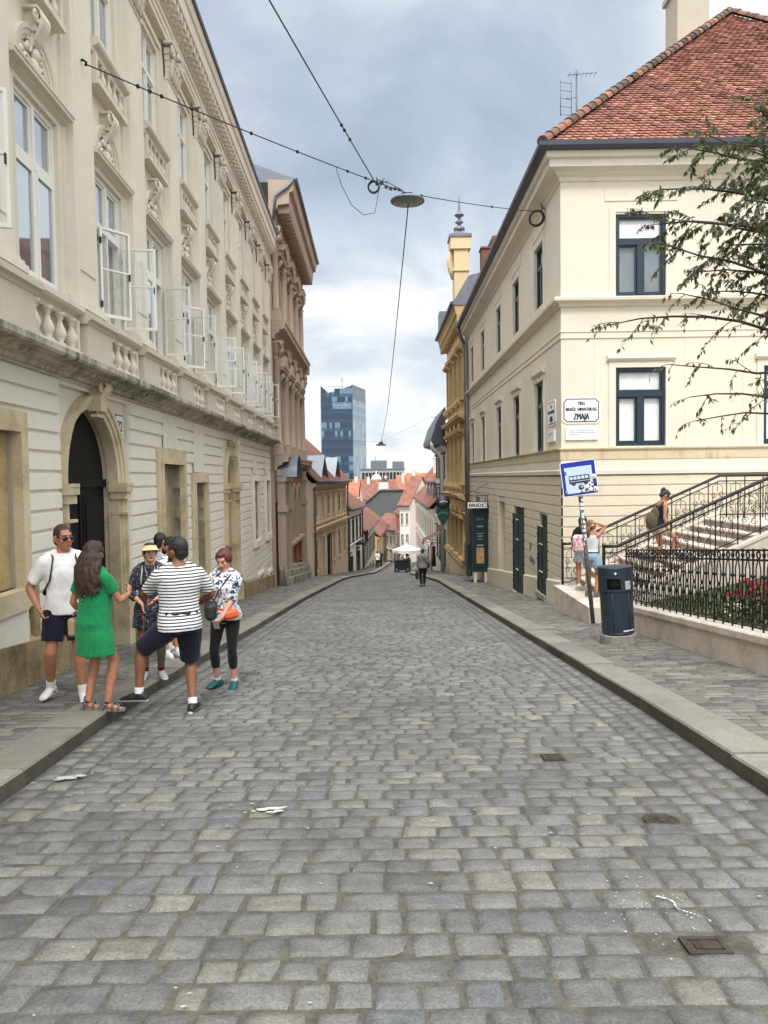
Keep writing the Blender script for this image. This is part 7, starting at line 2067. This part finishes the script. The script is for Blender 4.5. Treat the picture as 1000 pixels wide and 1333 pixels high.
part('pouch', [BAG_B], lambda mb: mb.bbox((.26,-.08,1.0), (.12,.24,.26), None, 0, .03), union=.012)
part('strap', [BAG_B], lambda mb: strap(mb, [(.24,-.1,1.1)]+hug(p, [(.12,1.18,False),(0,1.32,False),(-.10,1.42,False)], .045), .015))

# 9, 10 ---- the two on the bottom step
zs = PZ+.30+.004
p = Fig('woman in white top and denim shorts with both arms raised behind her head', (4.34,16.35,zs), R(-38), 1.66, True, 'tan', feet=((-.09,0,0),(.09,.03,0)), footdir=(-10,14), hands=((-.02,-.08,1.60),(.10,-.02,1.68)), poles=((-1,.5,.0),(1,.9,-.15)), palm=((.8,-.2,.3),(-.7,-.5,.2)), head=(R(-20),R(-16),0), curl=(.6,.6))
p.body(face=False)
p.wear('top', [C_TOP], lambda mb: (p.torso(mb, 1.00, 1.40, .014),), .010, .004)
p.shorts([C_DEN], .5, .024, 1.04, taper=.02); p.hair(HR['light'], 'ponytail', 9)
p.extra('belt', BAG_B, lambda mb: mb.tube([p.L0(Vector((.175*math.cos(a), -.005+.128*math.sin(a), 1.035))) if False else p.U(Vector((.168*math.cos(a), -.002+.122*math.sin(a), 1.02))) for a in [2*math.pi*k/24 for k in range(25)]], .012, 6))
for i in (0,1): p.sandal(i, [SANDAL, SOLE_G])
P9 = p
p = Fig('person in black top and pale shorts beside the woman with raised arms', (4.40,17.3,zs), R(-20), 1.68, True, 'tan', feet=((-.09,0,0),(.09,.0,0)), footdir=(80,84), hands=((-.22,.1,.95),(.16,.25,1.05)), head=(R(-30),R(-10),0))
p.body(face=False); p.tee([C_BLK], .94, .8, .018, .024); p.shorts([cloth('pale_blue_shorts', srgb(186,196,206))], .5, .022, 1.02); p.hair(HR['black'], 'cap', 10)
for i in (0,1): p.shoe(i, [SH_G, SOLE]); p.sock(i, C_WHT, 1.84)
t, part = accessory(p, 'pink_backpack', 'pink and white checked backpack beside the bus stop pole', 'backpack', (0,-.2,1.15))
CHK = cloth('pink_check', srgb(222,206,208), kind='print', c2=srgb(206,104,140), scale=22, thr=.5)
part('pack', [CHK], lambda mb: mb.bbox(p.U(Vector((-.06,-.22,1.13))), (.30,.17,.40), None, 0, .05), union=.012, smooth=3)
part('strap', [BAG_B], lambda mb: [strap(mb, [p.U(Vector((x,-.15,1.34))), p.U(Vector((x,-.05,1.475)))]+hug(p, [(x,1.42,True),(x*1.12,1.33,True),(x*1.2,1.2,True)], .04), .018) for x in (-.1,.1)])

# 11 ---- woman climbing the steps
stz = lambda X: PZ+.30+RIS*(int((X-SX0+.02)/RUN)+1)
lx, ly = 5.80, 16.45
p = Fig('woman in black tank top and beige shorts climbing the steps with a slung bag', (lx,ly,stz(lx)+.004), R(-78), 1.68, True, 'tan', feet=((-.08,.0,0),(.08,.30,RIS/.96)), footdir=(0,0), hands=((-.20,.18,.93),(.22,.10,.86)), poles=((-.3,-1,0),(.3,-1,0)), head=(R(2),R(34),0), lean=(R(12),0))
p.body(face=False)
p.wear('tank_top', [C_NAVY], lambda mb: (p.torso(mb, .90, 1.38, .018, flare=lambda z: .03*max(0,1.2-z)/.3), [mb.tube([p.U(Vector((x,-.085,1.36))), p.U(Vector((x*.9,-.03,1.455))), p.U(Vector((x,.05,1.40)))], .022, 6) for x in (-.09,.09)]), .010, .006)
p.shorts([C_BEI], .5, .022, 1.0); p.hair(HR['black'], 'bun', 12)
for i in (0,1): p.shoe(i, [SH_W, SOLE]); p.sock(i, C_WHT, 1.9)
t, part = accessory(p, 'slouch_bag', 'large olive grey slouch bag slung on the back of the woman on the steps', 'bag', (.1,-.25,1.1))
part('sack', [C_OLV], lambda mb: (mb.ell(p.U(Vector((.10,-.25,1.00))), (.13,.13,.20), 14, 10), mb.ell(p.U(Vector((.10,-.20,1.16))), (.10,.09,.16), 12, 8)), union=.012, fold=.012, smooth=2)
part('strap', [C_OLV], lambda mb: strap(mb, [p.U(Vector((.10,-.16,1.28))), p.U(Vector((.12,-.06,1.46))), p.U(Vector((.12,.03,1.44)))], .03))

# far figures at the bend of the lane
for lx, ly, rz, mt, lab in ((-1.0,72.0,10,C_WHT,'tiny figure in pale top walking at the bend of the lane'),(-.75,76.0,-160,C_NAVY,'tiny figure in dark clothes at the bend of the lane')):
    p = Fig(lab, at(lx,ly,False), R(rz), 1.7, False, 'tan', feet=((-.08,-.12,.0),(.08,.12,0)), fingers=True)
    p.body(.014, face=False); p.tee([mt], .88, .9, .02, .03, voxel=.014); p.shorts([C_BLK], 1.9, .012, taper=0, name='trousers'); p.hair(HR['brown'], 'cap', 3)
# ================================================================ tree reaching in from the right
rt2 = random.Random(17)
TR = thing('tree', 'sparse leafed tree reaching bare dark twigs across the cream front wall', 'tree', (7.4,10.6,LZ(7.4,10.6)-.1))
M['bark'] = stone('dark_bark', [srgb(38,34,30), srgb(62,56,50), srgb(80,74,66)], 8, .9, .8)
n_ = NT('dull_green_leaf'); a_ = n_.n('ShaderNodeAttribute', attribute_name='tone'); sp_ = n_.n('ShaderNodeSeparateColor'); n_.l(a_.outputs['Color'], sp_.inputs[0])
n_.set(Base_Color=n_.ramp(sp_.outputs[0], [(0,(.045,.054,.028,1)),(.5,(.085,.105,.050,1)),(.82,(.135,.15,.075,1)),(1,(.19,.15,.085,1))]), Roughness=.5)
n_.bsdf.inputs['Transmission Weight'].default_value = 0.0
trn = n_.n('ShaderNodeBsdfTranslucent'); trn.inputs['Color'].default_value = (.16,.20,.06,1)
mx_ = n_.n('ShaderNodeMixShader'); mx_.inputs[0].default_value = .3; n_.l(n_.bsdf.outputs[0], mx_.inputs[1]); n_.l(trn.outputs[0], mx_.inputs[2])
n_.l(mx_.outputs[0], n_.t.nodes['Material Output'].inputs['Surface'])
M['tree_leaf'] = n_.mat
TB = Vector(TR.location)
crown = MB(); limbs = []
tw = MB()
def branch_curve(p0, p1, sag, n=9, wob=.05):
    p0, p1 = Vector(p0), Vector(p1); pts = []
    w1 = Vector((rt2.gauss(0,wob), rt2.gauss(0,wob), rt2.gauss(0,wob)))
    for i in range(n+1):
        t = i/n; q = p0.lerp(p1, t); q.z += sag*4*t*(1-t); q += w1*math.sin(t*math.pi*2)+Vector((rt2.gauss(0,.012), rt2.gauss(0,.012), rt2.gauss(0,.012)))*(0 < i < n)
        pts.append(q)
    return pts
def leaf(p, d, L):
    k = min(1, max(0, rt2.betavariate(2.2,2.6))); crown.cur = (k,k,k,1)
    d = Vector(d).normalized(); up = Vector((rt2.gauss(0,.6), rt2.gauss(0,.6), 1)); s = d.cross(up)
    s = s.normalized() if s.length > .01 else d.orthogonal(); u = s.cross(d); w = L*rt2.uniform(.36,.48)
    a = p; b = p+d*L*.4+s*w*.5+u*L*.03; c = p+d*L-u*L*.10; e = p+d*L*.4-s*w*.5+u*L*.03; m = p+d*L*.5-u*L*.03
    crown.add([a,b,c,e,m], [(0,1,4),(1,2,4),(2,3,4),(3,0,4)], 0, True)
def twig(p, d, L, r, dens, droop):
    # a fine twig with alternate leaves
    n = 6; pts = [p]; q = Vector(p); dd = Vector(d).normalized()
    for i in range(n):
        dd = (dd+Vector((rt2.gauss(0,.14), rt2.gauss(0,.14), rt2.gauss(0,.10)-droop*.1))).normalized(); q = q+dd*L/n; pts.append(q)
    tw.tube([x-TB for x in pts], [r*(1-.8*i/n) for i in range(n+1)], 4)
    m = int(L*dens*rt2.uniform(1.1,2.5))
    for i in range(m):
        t = rt2.uniform(.15,1)*n; j = min(int(t), n-1); b = pts[j].lerp(pts[j+1], t-j)
        ld = (pts[j+1]-pts[j]).normalized()*rt2.uniform(.2,.8)+Vector((rt2.gauss(0,.55), rt2.gauss(0,.55), rt2.gauss(-.75,.5)))
        leaf(b-TB, ld, rt2.uniform(.05,.095))
    return pts
def limb(p0, p1, r0, r1, sag, ntw, dens, tl, wob=.06, t0=.25):
    pts = branch_curve(p0, p1, sag, 10, wob); limbs.append((pts, [r0+(r1-r0)*i/10 for i in range(11)]))
    for i in range(ntw):
        t = t0+(1-t0)*(i+rt2.random())/ntw; j = min(int(t*10), 9); b = pts[j].lerp(pts[j+1], t*10-j)
        ax = (pts[j+1]-pts[j]).normalized(); o = Vector((rt2.gauss(0,1), rt2.gauss(0,1), rt2.gauss(0,.8))); o = (o-ax*o.dot(ax)).normalized()
        L = tl*rt2.uniform(.5,1.25)*(1.15-.5*t)
        sub = twig(b, ax*.75+o*.8, L, .006, dens, 1)
        if rt2.random() < .55: twig(sub[3], (sub[4]-sub[3]).normalized()+Vector((rt2.gauss(0,.7), rt2.gauss(0,.7), rt2.gauss(0,.5))), L*.55, .004, dens*1.2, 1)
    twig(pts[-1], (pts[-1]-pts[-2]), .35, .005, dens*1.2, 1)
    return pts
trunk = [Vector((7.4,10.6,LZ(7.4,10.6)-.2)), Vector((7.35,10.55,1.2)), Vector((7.2,10.4,2.3)), Vector((7.05,10.3,3.4)), Vector((6.95,10.25,4.6)), Vector((6.9,10.2,5.8))]
# crossing boughs: (start on the trunk, tip), leafiness
G = lambda y_: y_
boughs = [
 ((7.1,10.3,3.1),(3.35,9.3,4.35),.045,.008,.25,16,34,.75),   # upper mass
 ((7.0,10.3,3.6),(3.95,10.0,4.85),.045,.008,.30,18,46,.75),
 ((7.0,10.3,3.9),(4.2,9.0,4.75),.045,.008,.25,16,48,.70),
 ((7.0,10.3,4.2),(4.6,9.6,5.55),.04,.008,.20,16,46,.7),
 ((7.0,10.3,3.3),(3.9,9.6,4.1),.04,.007,.30,14,36,.65),
 ((7.1,10.35,3.0),(4.3,10.2,4.0),.04,.007,.25,13,34,.6),
 ((7.15,10.4,2.6),(2.75,9.5,3.45),.04,.006,.42,15,20,.6),    # long low twigs
 ((7.2,10.4,2.4),(3.5,9.2,3.75),.04,.006,.30,12,16,.6),
 ((7.25,10.45,2.1),(3.6,9.8,3.0),.035,.006,.34,12,15,.6),
 ((7.25,10.45,1.9),(3.7,9.4,2.55),.035,.006,.36,11,12,.55),
 ((7.3,10.5,1.7),(4.0,10.0,2.3),.03,.006,.30,10,11,.5),
 ((7.0,10.3,4.3),(3.55,10.0,5.25),.045,.008,.30,20,46,.7),
 ((6.95,10.25,4.6),(3.95,10.2,5.85),.04,.008,.25,20,50,.65),
 ((7.0,10.3,4.0),(3.45,9.8,4.75),.045,.008,.32,20,46,.7),
 ((6.95,10.25,4.5),(4.4,9.6,5.6),.04,.008,.25,20,52,.65),
 ((7.0,10.3,3.7),(4.3,9.7,4.45),.04,.008,.30,18,48,.65),
 ((6.95,10.25,4.8),(4.7,9.9,6.25),.04,.008,.15,16,48,.6),
 ((6.95,10.25,4.6),(5.0,9.9,6.3),.04,.008,.1,16,44,.7),
 ((6.9,10.2,5.0),(6.0,9.5,6.9),.04,.008,.1,16,44,.7),
]
for b in boughs: limb(b[0], b[1], *b[2:])
# the far side of the crown, outside the frame
for k in range(9):
    a = R(-75+28*k); z0 = 2.4+.35*k
    limb((7.05,10.3,z0), (7.05+2.7*math.cos(a), 10.3+2.5*math.sin(a), z0+1.2+.25*rt2.random()), .04, .008, .2, 8, 34, .7)
# little hanging spray in front of the upper window
lm = MB(); lm.tube([p_-TB for p_ in trunk], [.15,.125,.11,.09,.065,.03], 10); lm.build('trunk', [M['bark']], TR)
for pts, rad in limbs:
    q = MB(); q.tube([x-TB for x in pts], rad, 6); q.build('limb', [M['bark']], TR)
tg = tw.build('twigs', [M['bark']], TR); tg['kind'] = 'stuff'
cr = crown.build('crown', [M['tree_leaf']], TR)

# ================================================================ span wires and hanging street lamps
def wire(name, label, pts, r, cat='wire', mat=None, knots=()):
    o = thing(name, label, cat, pts[0]); mb = MB(); P0_ = Vector(pts[0])
    mb.tube([Vector(p_)-P0_ for p_ in pts], r, 5); mb.build('strand', [mat or M['cable']], o)
    if knots:
        for t in knots:
            kb = MB(); i = t*(len(pts)-1); j = min(int(i), len(pts)-2); c = Vector(pts[j]).lerp(Vector(pts[j+1]), i-j)-P0_; kb.ell(c, (.030,.045,.030), 7, 5); kb.build('insulator', [M['black']], o)
    return o
def sagging(a, b, sag, n=24, peak=.5):
    a, b = Vector(a), Vector(b); out = []
    for i in range(n+1):
        t = i/n; u = t/peak if t < peak else (1-t)/(1-peak); q = a.lerp(b, t); q.z -= sag*(u*(1.35-.35*u)); out.append(q)
    return out
HK = (-4.05,10.78,7.34); RW = (4.38,21.5,8.85)
span = sagging(HK, RW, .52, 24, .54)
wire('span_wire', 'long black span wire crossing the street from the cream palace to the corner building', span, .010, knots=(.06,.075,.09,.13,.22,.30,.40,.44,.58,.80))
jn = Vector(span[11]); lp = Vector(span[13])
up = sagging(jn+Vector((0,0,.02)), (-4.05,-2.6,8.35), .25, 20)
wire('span_wire', 'black wire rising from the wire junction towards the top of the picture', up, .011, knots=(.12,.13,.10))
LA = thing('street_lamp', 'flat round grey street lamp hanging from the crossing wires', 'street lamp', lp+Vector((0,0,-.16)))
mb = MB(); mb.lathe([(.02,.10),(.10,.095),(.30,.05),(.36,.015),(.365,-.01),(.355,-.025),(.33,-.03),(.33,-.022),(0,-.022)], seg=32); mb.build('housing', [M['zinc']], LA)
mb = MB(); mb.lathe([(0,-.0225),(.325,-.0225),(.31,-.035),(0,-.045)], seg=28); mb.build('diffuser', [plain('lamp_glass', srgb(120,124,128), .3, 0, .05)], LA)
mb = MB(); mb.tube([(0,0,.09),(0,0,.17)], .018, 6); mb.box(-.10,.10,-.03,.03,.13,.17); mb.build('suspension', [M['iron']], LA)
def coil(name, label, c, r, nrm, n=5, tr=.012):
    t = thing(name, label, 'cable', c); rr = random.Random(4); mb = MB(); nrm = Vector(nrm).normalized(); a = nrm.orthogonal().normalized(); b = nrm.cross(a)
    for k in range(n):
        q = r*rr.uniform(.86,1.08); o = nrm*rr.uniform(-.03,.03)
        mb.tube([o+a*(q*math.cos(x))+b*(q*math.sin(x)*rr.uniform(.98,1.02)) for x in [2*math.pi*i/20 for i in range(21)]], tr, 5)
    mb.build('turns', [M['cable']], t)
    e = MB()
    for k in range(5): e.tube([a*r*.9+nrm*rr.uniform(-.04,.04), a*(r*1.4)+b*rr.uniform(-.2,.2)*r*3, a*(r*1.8)+b*rr.uniform(-.3,.3)*r*4+Vector((rr.uniform(-.06,.1),0,0))], .008, 4)
    e.build('loose_end', [M['cable']], t)
    return t
coil('cable_coil', 'tangled black cable coil at the junction of the overhead wires', jn+Vector((.0,0,-.12)), .11, (.1,1,.1))
coil('cable_coil', 'black cable ring hanging at the end of the span wire by the cream wall', Vector(RW)+Vector((-.18,-.1,-.20)), .20, (.6,1,0), 4, .018)
sl1 = Vector(span[9]); sl2 = Vector(span[11])+Vector((.12,0,-.1))
wire('slack_cable', 'thin slack cable hanging in a loop under the wire junction', [sl1+Vector((.0,0,0)), sl1+Vector((.10,.10,-.32)), sl1+Vector((.28,.3,-.62)), sl1+Vector((.50,.5,-.74)), sl1+Vector((.72,.8,-.60)), sl2], .007, 'cable')
wire('slack_cable', 'short cable bow arching over the lamp wire', [jn+Vector((.1,.1,-.02)), jn+Vector((.25,.3,.10)), jn+Vector((.42,.5,.08)), lp+Vector((-.1,-.1,.02))], .008, 'cable')
mb = thing('wire_clamp', 'cluster of black wire clamps between coil and lamp', 'clamp', jn); 
for k in range(7):
    b_ = MB(); c = jn.lerp(lp, .1+.13*k)-jn; b_.bbox(c+Vector((0,0,rt2.uniform(-.04,.04))), (.07,.03,.05), Matrix.Rotation(rt2.uniform(-.6,.6),3,'Y')); b_.build('clamp', [M['iron']], mb)
FLP = Vector((-.42,56,5.55-1.63+1.63))
FLP = Vector((-.40,56.0,3.95))
FA = thing('street_lamp', 'small far street lamp hanging low over the lane before the tower', 'street lamp', FLP)
mb = MB(); mb.lathe([(.02,.14),(.12,.12),(.34,.05),(.38,.0),(.36,-.03),(0,-.03)], seg=18); mb.build('housing', [M['black']], FA)
mb = MB(); mb.box(-.16,.16,-.05,.05,.10,.22); mb.tube([(.05,0,.2),(.05,0,.45)], .03, 5); mb.build('suspension', [M['iron']], FA)
dn = sagging(lp+Vector((.02,.05,-.20)), FLP+Vector((.05,0,.4)), .9, 24)
wire('lamp_wire', 'wire running down the street from the round lamp to the far lamp', dn, .013)
wire('span_wire', 'faint far wire from the far lamp to the left houses', sagging(FLP+Vector((0,0,.25)), (-4.0,52.0,4.4), .1, 8), .006)
wire('span_wire', 'faint far wire from the far lamp to the yellow house', sagging(FLP+Vector((0,0,.25)), (4.1,50.0,6.2), .1, 8), .006)

# ================================================================ stall, awning and aerials down the lane
zc_ = gz(62.5)
PA = thing('parasol', 'wide white market parasol at the foot of the visible road', 'parasol', (1.55,62.5,zc_))
mb = MB(); mb.tube([(0,0,0),(0,0,2.45)], .035, 6); mb.build('pole', [M['white']], PA)
mb = MB(); N_ = 8
rim = [(1.25*math.cos(2*math.pi*k/N_+.2), 1.25*math.sin(2*math.pi*k/N_+.2), 1.85) for k in range(N_)]
mb.add([(0,0,2.28)]+rim+[(x,y,1.62) for x,y,z in rim], [(0,1+k,1+(k+1)%N_) for k in range(N_)]+[(1+k,9+k,9+(k+1)%N_,1+(k+1)%N_) for k in range(N_)]); mb.build('canopy', [C_WHT], PA)
SC_ = thing('vendor_cart', 'dark vendor cart loaded with goods under the white parasol', 'cart', (1.15,62.0,zc_))
mb = MB(); mb.box(-.65,.65,-.4,.4,.25,1.0); mb.box(-.7,.7,-.45,.45,1.0,1.06); mb.build('body', [M['black']], SC_)
mb = MB(); mb.tube([(-.6,-.4,1.06),(-.6,-.4,1.75)], .02, 5); mb.tube([(.6,-.4,1.06),(.6,-.4,1.75)], .02, 5); mb.tube([(-.6,-.4,1.75),(.6,-.4,1.75)], .02, 5); mb.build('rack', [M['iron']], SC_)
for x in (-.45,.45): mb = MB(); mb.lathe([(.0,-.03),(.22,-.03),(.22,.03),(0,.03)], (x,-.42,.22), 14, M=Matrix.Rotation(R(90),3,'X')); mb.build('wheel', [M['black']], SC_)
mb = MB(); [mb.ell((rt2.uniform(-.55,.55),-.3,1.15+rt2.uniform(0,.4)), (.09,.08,.10), 6, 5) for k in range(9)]; mb.build('goods', [stone('mixed_goods', [srgb(60,40,36), srgb(150,80,60), srgb(190,180,160)], 9)], SC_)
AW = thing('shop_awning', 'small brown shop awning on the right before the long white house', 'awning', (3.9,56.5,-2.9))
mb = MB(); mb.add([(-1.3,-1.4,-.15),(-1.3,1.4,-.15),(0,1.4,.45),(0,-1.4,.45),(-1.3,-1.4,-.45),(-1.3,1.4,-.45)], [(0,1,2,3),(4,5,1,0)]); mb.build('canvas', [plain('brown_canvas', srgb(120,84,62), .85)], AW)
mb = MB(); mb.tube([(-1.3,-1.4,-.15),(0,-1.4,-.3)], .02, 4); mb.tube([(-1.3,1.4,-.15),(0,1.4,-.3)], .02, 4); mb.build('arm', [M['iron']], AW)
for k, (lab, m_, y_) in enumerate((('hanging pink garment under the brown awning', plain('pink_garment', srgb(210,130,150), .8), 55.2),('hanging white garment under the brown awning', C_WHT, 56.6),('hanging dark garment under the brown awning', C_BLK, 54.4))):
    t = thing('hanging_garment', lab, 'garment', (3.25,y_,-3.3)); mb = MB(); mb.lathe([(.08,0),(.20,-.08),(.16,-.5),(.24,-1.45),(0,-1.45)], seg=10, M=Matrix.Diagonal((.7,1,1))); mb.build('cloth', [m_], t)
    mb = MB(); mb.tube([(0,0,0),(0,0,.3)], .012, 4); mb.build('hanger', [M['iron']], t)
def aerial(label, loc, h):
    t = thing('roof_aerial', label, 'aerial', loc); mb = MB(); mb.tube([(0,0,-1),(0,0,h)], .04, 4); mb.build('mast', [M['pipe']], t)
    mb = MB()
    for z_ in (h*.6,h*.8,h*.97): mb.tube([(-.6,0,z_),(.6,0,z_)], .025, 4)
    mb.build('elements', [M['pipe']], t)
aerial('thin tv aerial on the red roof behind the long white house', (4.9,74,4.2), 3.2)
aerial('pair of thin rods on the far red roof', (8.0,122,4.2), 4.0)
aerial('thin tv aerial on the brown roof above the beige house', (-7.0,52,5.6), 3.6)
# ================================================================ camera, light, sky
F_ = 1000.0; PT = (666.5-621)/1000; RO = -.014; YW = .0045
F = Vector((-YW,1,-math.tan(PT))).normalized(); R0 = F.cross(Vector((0,0,1))).normalized(); U0 = R0.cross(F)
RV = R0*math.cos(RO)+U0*math.sin(RO); UV = U0*math.cos(RO)-R0*math.sin(RO)
cam = bpy.data.cameras.new('camera'); co = bpy.data.objects.new('camera', cam); COL.objects.link(co)
cam.sensor_fit = 'HORIZONTAL'; cam.sensor_width = 36; cam.lens = 36.0; cam.clip_end = 6000; cam.clip_start = .05
co.matrix_world = Matrix(((RV.x,UV.x,-F.x,0),(RV.y,UV.y,-F.y,0),(RV.z,UV.z,-F.z,1.63),(0,0,0,1)))
SC.camera = co
SUN_EL, SUN_AZ = R(54), R(183)      # azimuth from +Y clockwise: behind the camera
sd = Vector((math.sin(SUN_AZ)*math.cos(SUN_EL), math.cos(SUN_AZ)*math.cos(SUN_EL), math.sin(SUN_EL)))
sl = bpy.data.lights.new('sun', 'SUN'); sl.energy = 1.9; sl.angle = R(11); sl.color = (1,.975,.94)
so = bpy.data.objects.new('sun', sl); COL.objects.link(so)
so.rotation_euler = sd.to_track_quat('Z','Y').to_euler(); so.location = (0,0,40)
w = bpy.data.worlds.new('World'); SC.world = w; w.use_nodes = True
nt = w.node_tree; nd = nt.nodes; bg = nd['Background']; bg.inputs['Strength'].default_value = .1
sky = nd.new('ShaderNodeTexSky'); sky.sky_type = 'NISHITA'; sky.sun_disc = False; sky.sun_elevation = SUN_EL; sky.sun_rotation = SUN_AZ
tc = nd.new('ShaderNodeTexCoord'); sx = nd.new('ShaderNodeSeparateXYZ'); nt.links.new(tc.outputs['Generated'], sx.inputs[0])
def wm(op, a, b=0.0, clamp=False):
    m = nd.new('ShaderNodeMath'); m.operation = op; m.use_clamp = clamp
    for s, v in ((m.inputs[0],a),(m.inputs[1],b)):
        if hasattr(v,'node'): nt.links.new(v,s)
        else: s.default_value = v
    return m.outputs[0]
def wramp(fac, stops):
    r = nd.new('ShaderNodeValToRGB'); e = r.color_ramp.elements
    while len(e) < len(stops): e.new(.5)
    for i,(p,c) in enumerate(stops): e[i].position = p; e[i].color = c if hasattr(c,'__len__') else (c,c,c,1)
    nt.links.new(fac, r.inputs['Fac']); return r.outputs['Color']
def wmix(f, a, b, mode='MIX'):
    m = nd.new('ShaderNodeMix'); m.data_type = 'RGBA'; m.blend_type = mode
    for s, v in ((m.inputs[0],f),(m.inputs[6],a),(m.inputs[7],b)):
        if hasattr(v,'node'): nt.links.new(v,s)
        else: s.default_value = v
    return m.outputs[2]
# project the view direction on a cloud layer overhead
zc = wm('ADD', wm('MAXIMUM', sx.outputs['Z'], 0.0), .42)
cv = nd.new('ShaderNodeCombineXYZ')
nt.links.new(wm('DIVIDE', sx.outputs['X'], zc), cv.inputs[0]); nt.links.new(wm('DIVIDE', sx.outputs['Y'], zc), cv.inputs[1])
def wnoise(scale, detail, rough, off, dist=.0):
    mp = nd.new('ShaderNodeMapping'); mp.inputs['Location'].default_value = off
    nt.links.new(cv.outputs[0], mp.inputs['Vector'])
    n = nd.new('ShaderNodeTexNoise'); n.inputs['Scale'].default_value = scale; n.inputs['Detail'].default_value = detail
    n.inputs['Roughness'].default_value = rough; n.inputs['Distortion'].default_value = dist
    nt.links.new(mp.outputs[0], n.inputs['Vector']); return n.outputs['Fac']
n1 = wnoise(1.05, 8, .50, (1.7,8.2,4), .5); n2 = wnoise(3.0, 9, .58, (0,5,2), .4)
cl = wm('ADD', wm('MULTIPLY', n1, .66), wm('MULTIPLY', n2, .34))
# grey-blue cloud bellies to lit white tops (scene values x10, the background strength is 0.1)
cl = wm('ADD', cl, wramp(sx.outputs['Z'], [(.0,.03),(.10,.08),(.22,.07),(.36,.01),(1,.0)]))
cc = wramp(cl, [(.33,(.40,.48,.59,1)), (.41,(.53,.61,.71,1)), (.47,(.70,.76,.83,1)), (.53,(.97,.98,.985,1))])
cc = wmix(1.0, cc, (9.5,9.5,9.5,1), 'MULTIPLY')
# an overcast sky is brighter overhead and round the veiled sun
hi = wramp(sx.outputs['Z'], [(.0,1.0),(.5,1.0),(1,(2.1,2.06,2.0,1))])
dt = nd.new('ShaderNodeVectorMath'); dt.operation = 'DOT_PRODUCT'
nt.links.new(tc.outputs['Generated'], dt.inputs[0]); dt.inputs[1].default_value = sd
glow = wramp(dt.outputs['Value'], [(.2,.95),(.9,1.9),(1,2.2)])
cc = wmix(1.0, wmix(1.0, cc, hi, 'MULTIPLY'), glow, 'MULTIPLY')
# a thin veil of the clear sky behind the cloud layer
nt.links.new(wmix(.9, sky.outputs[0], cc), bg.inputs['Color'])
SC.view_settings.view_transform = 'Standard'; SC.view_settings.look = 'None'; SC.view_settings.gamma = 1
SC.view_settings.exposure = .32
try:
    SC.cycles.max_bounces = 8; SC.cycles.transparent_max_bounces = 24; SC.cycles.caustics_reflective = False
except Exception: pass
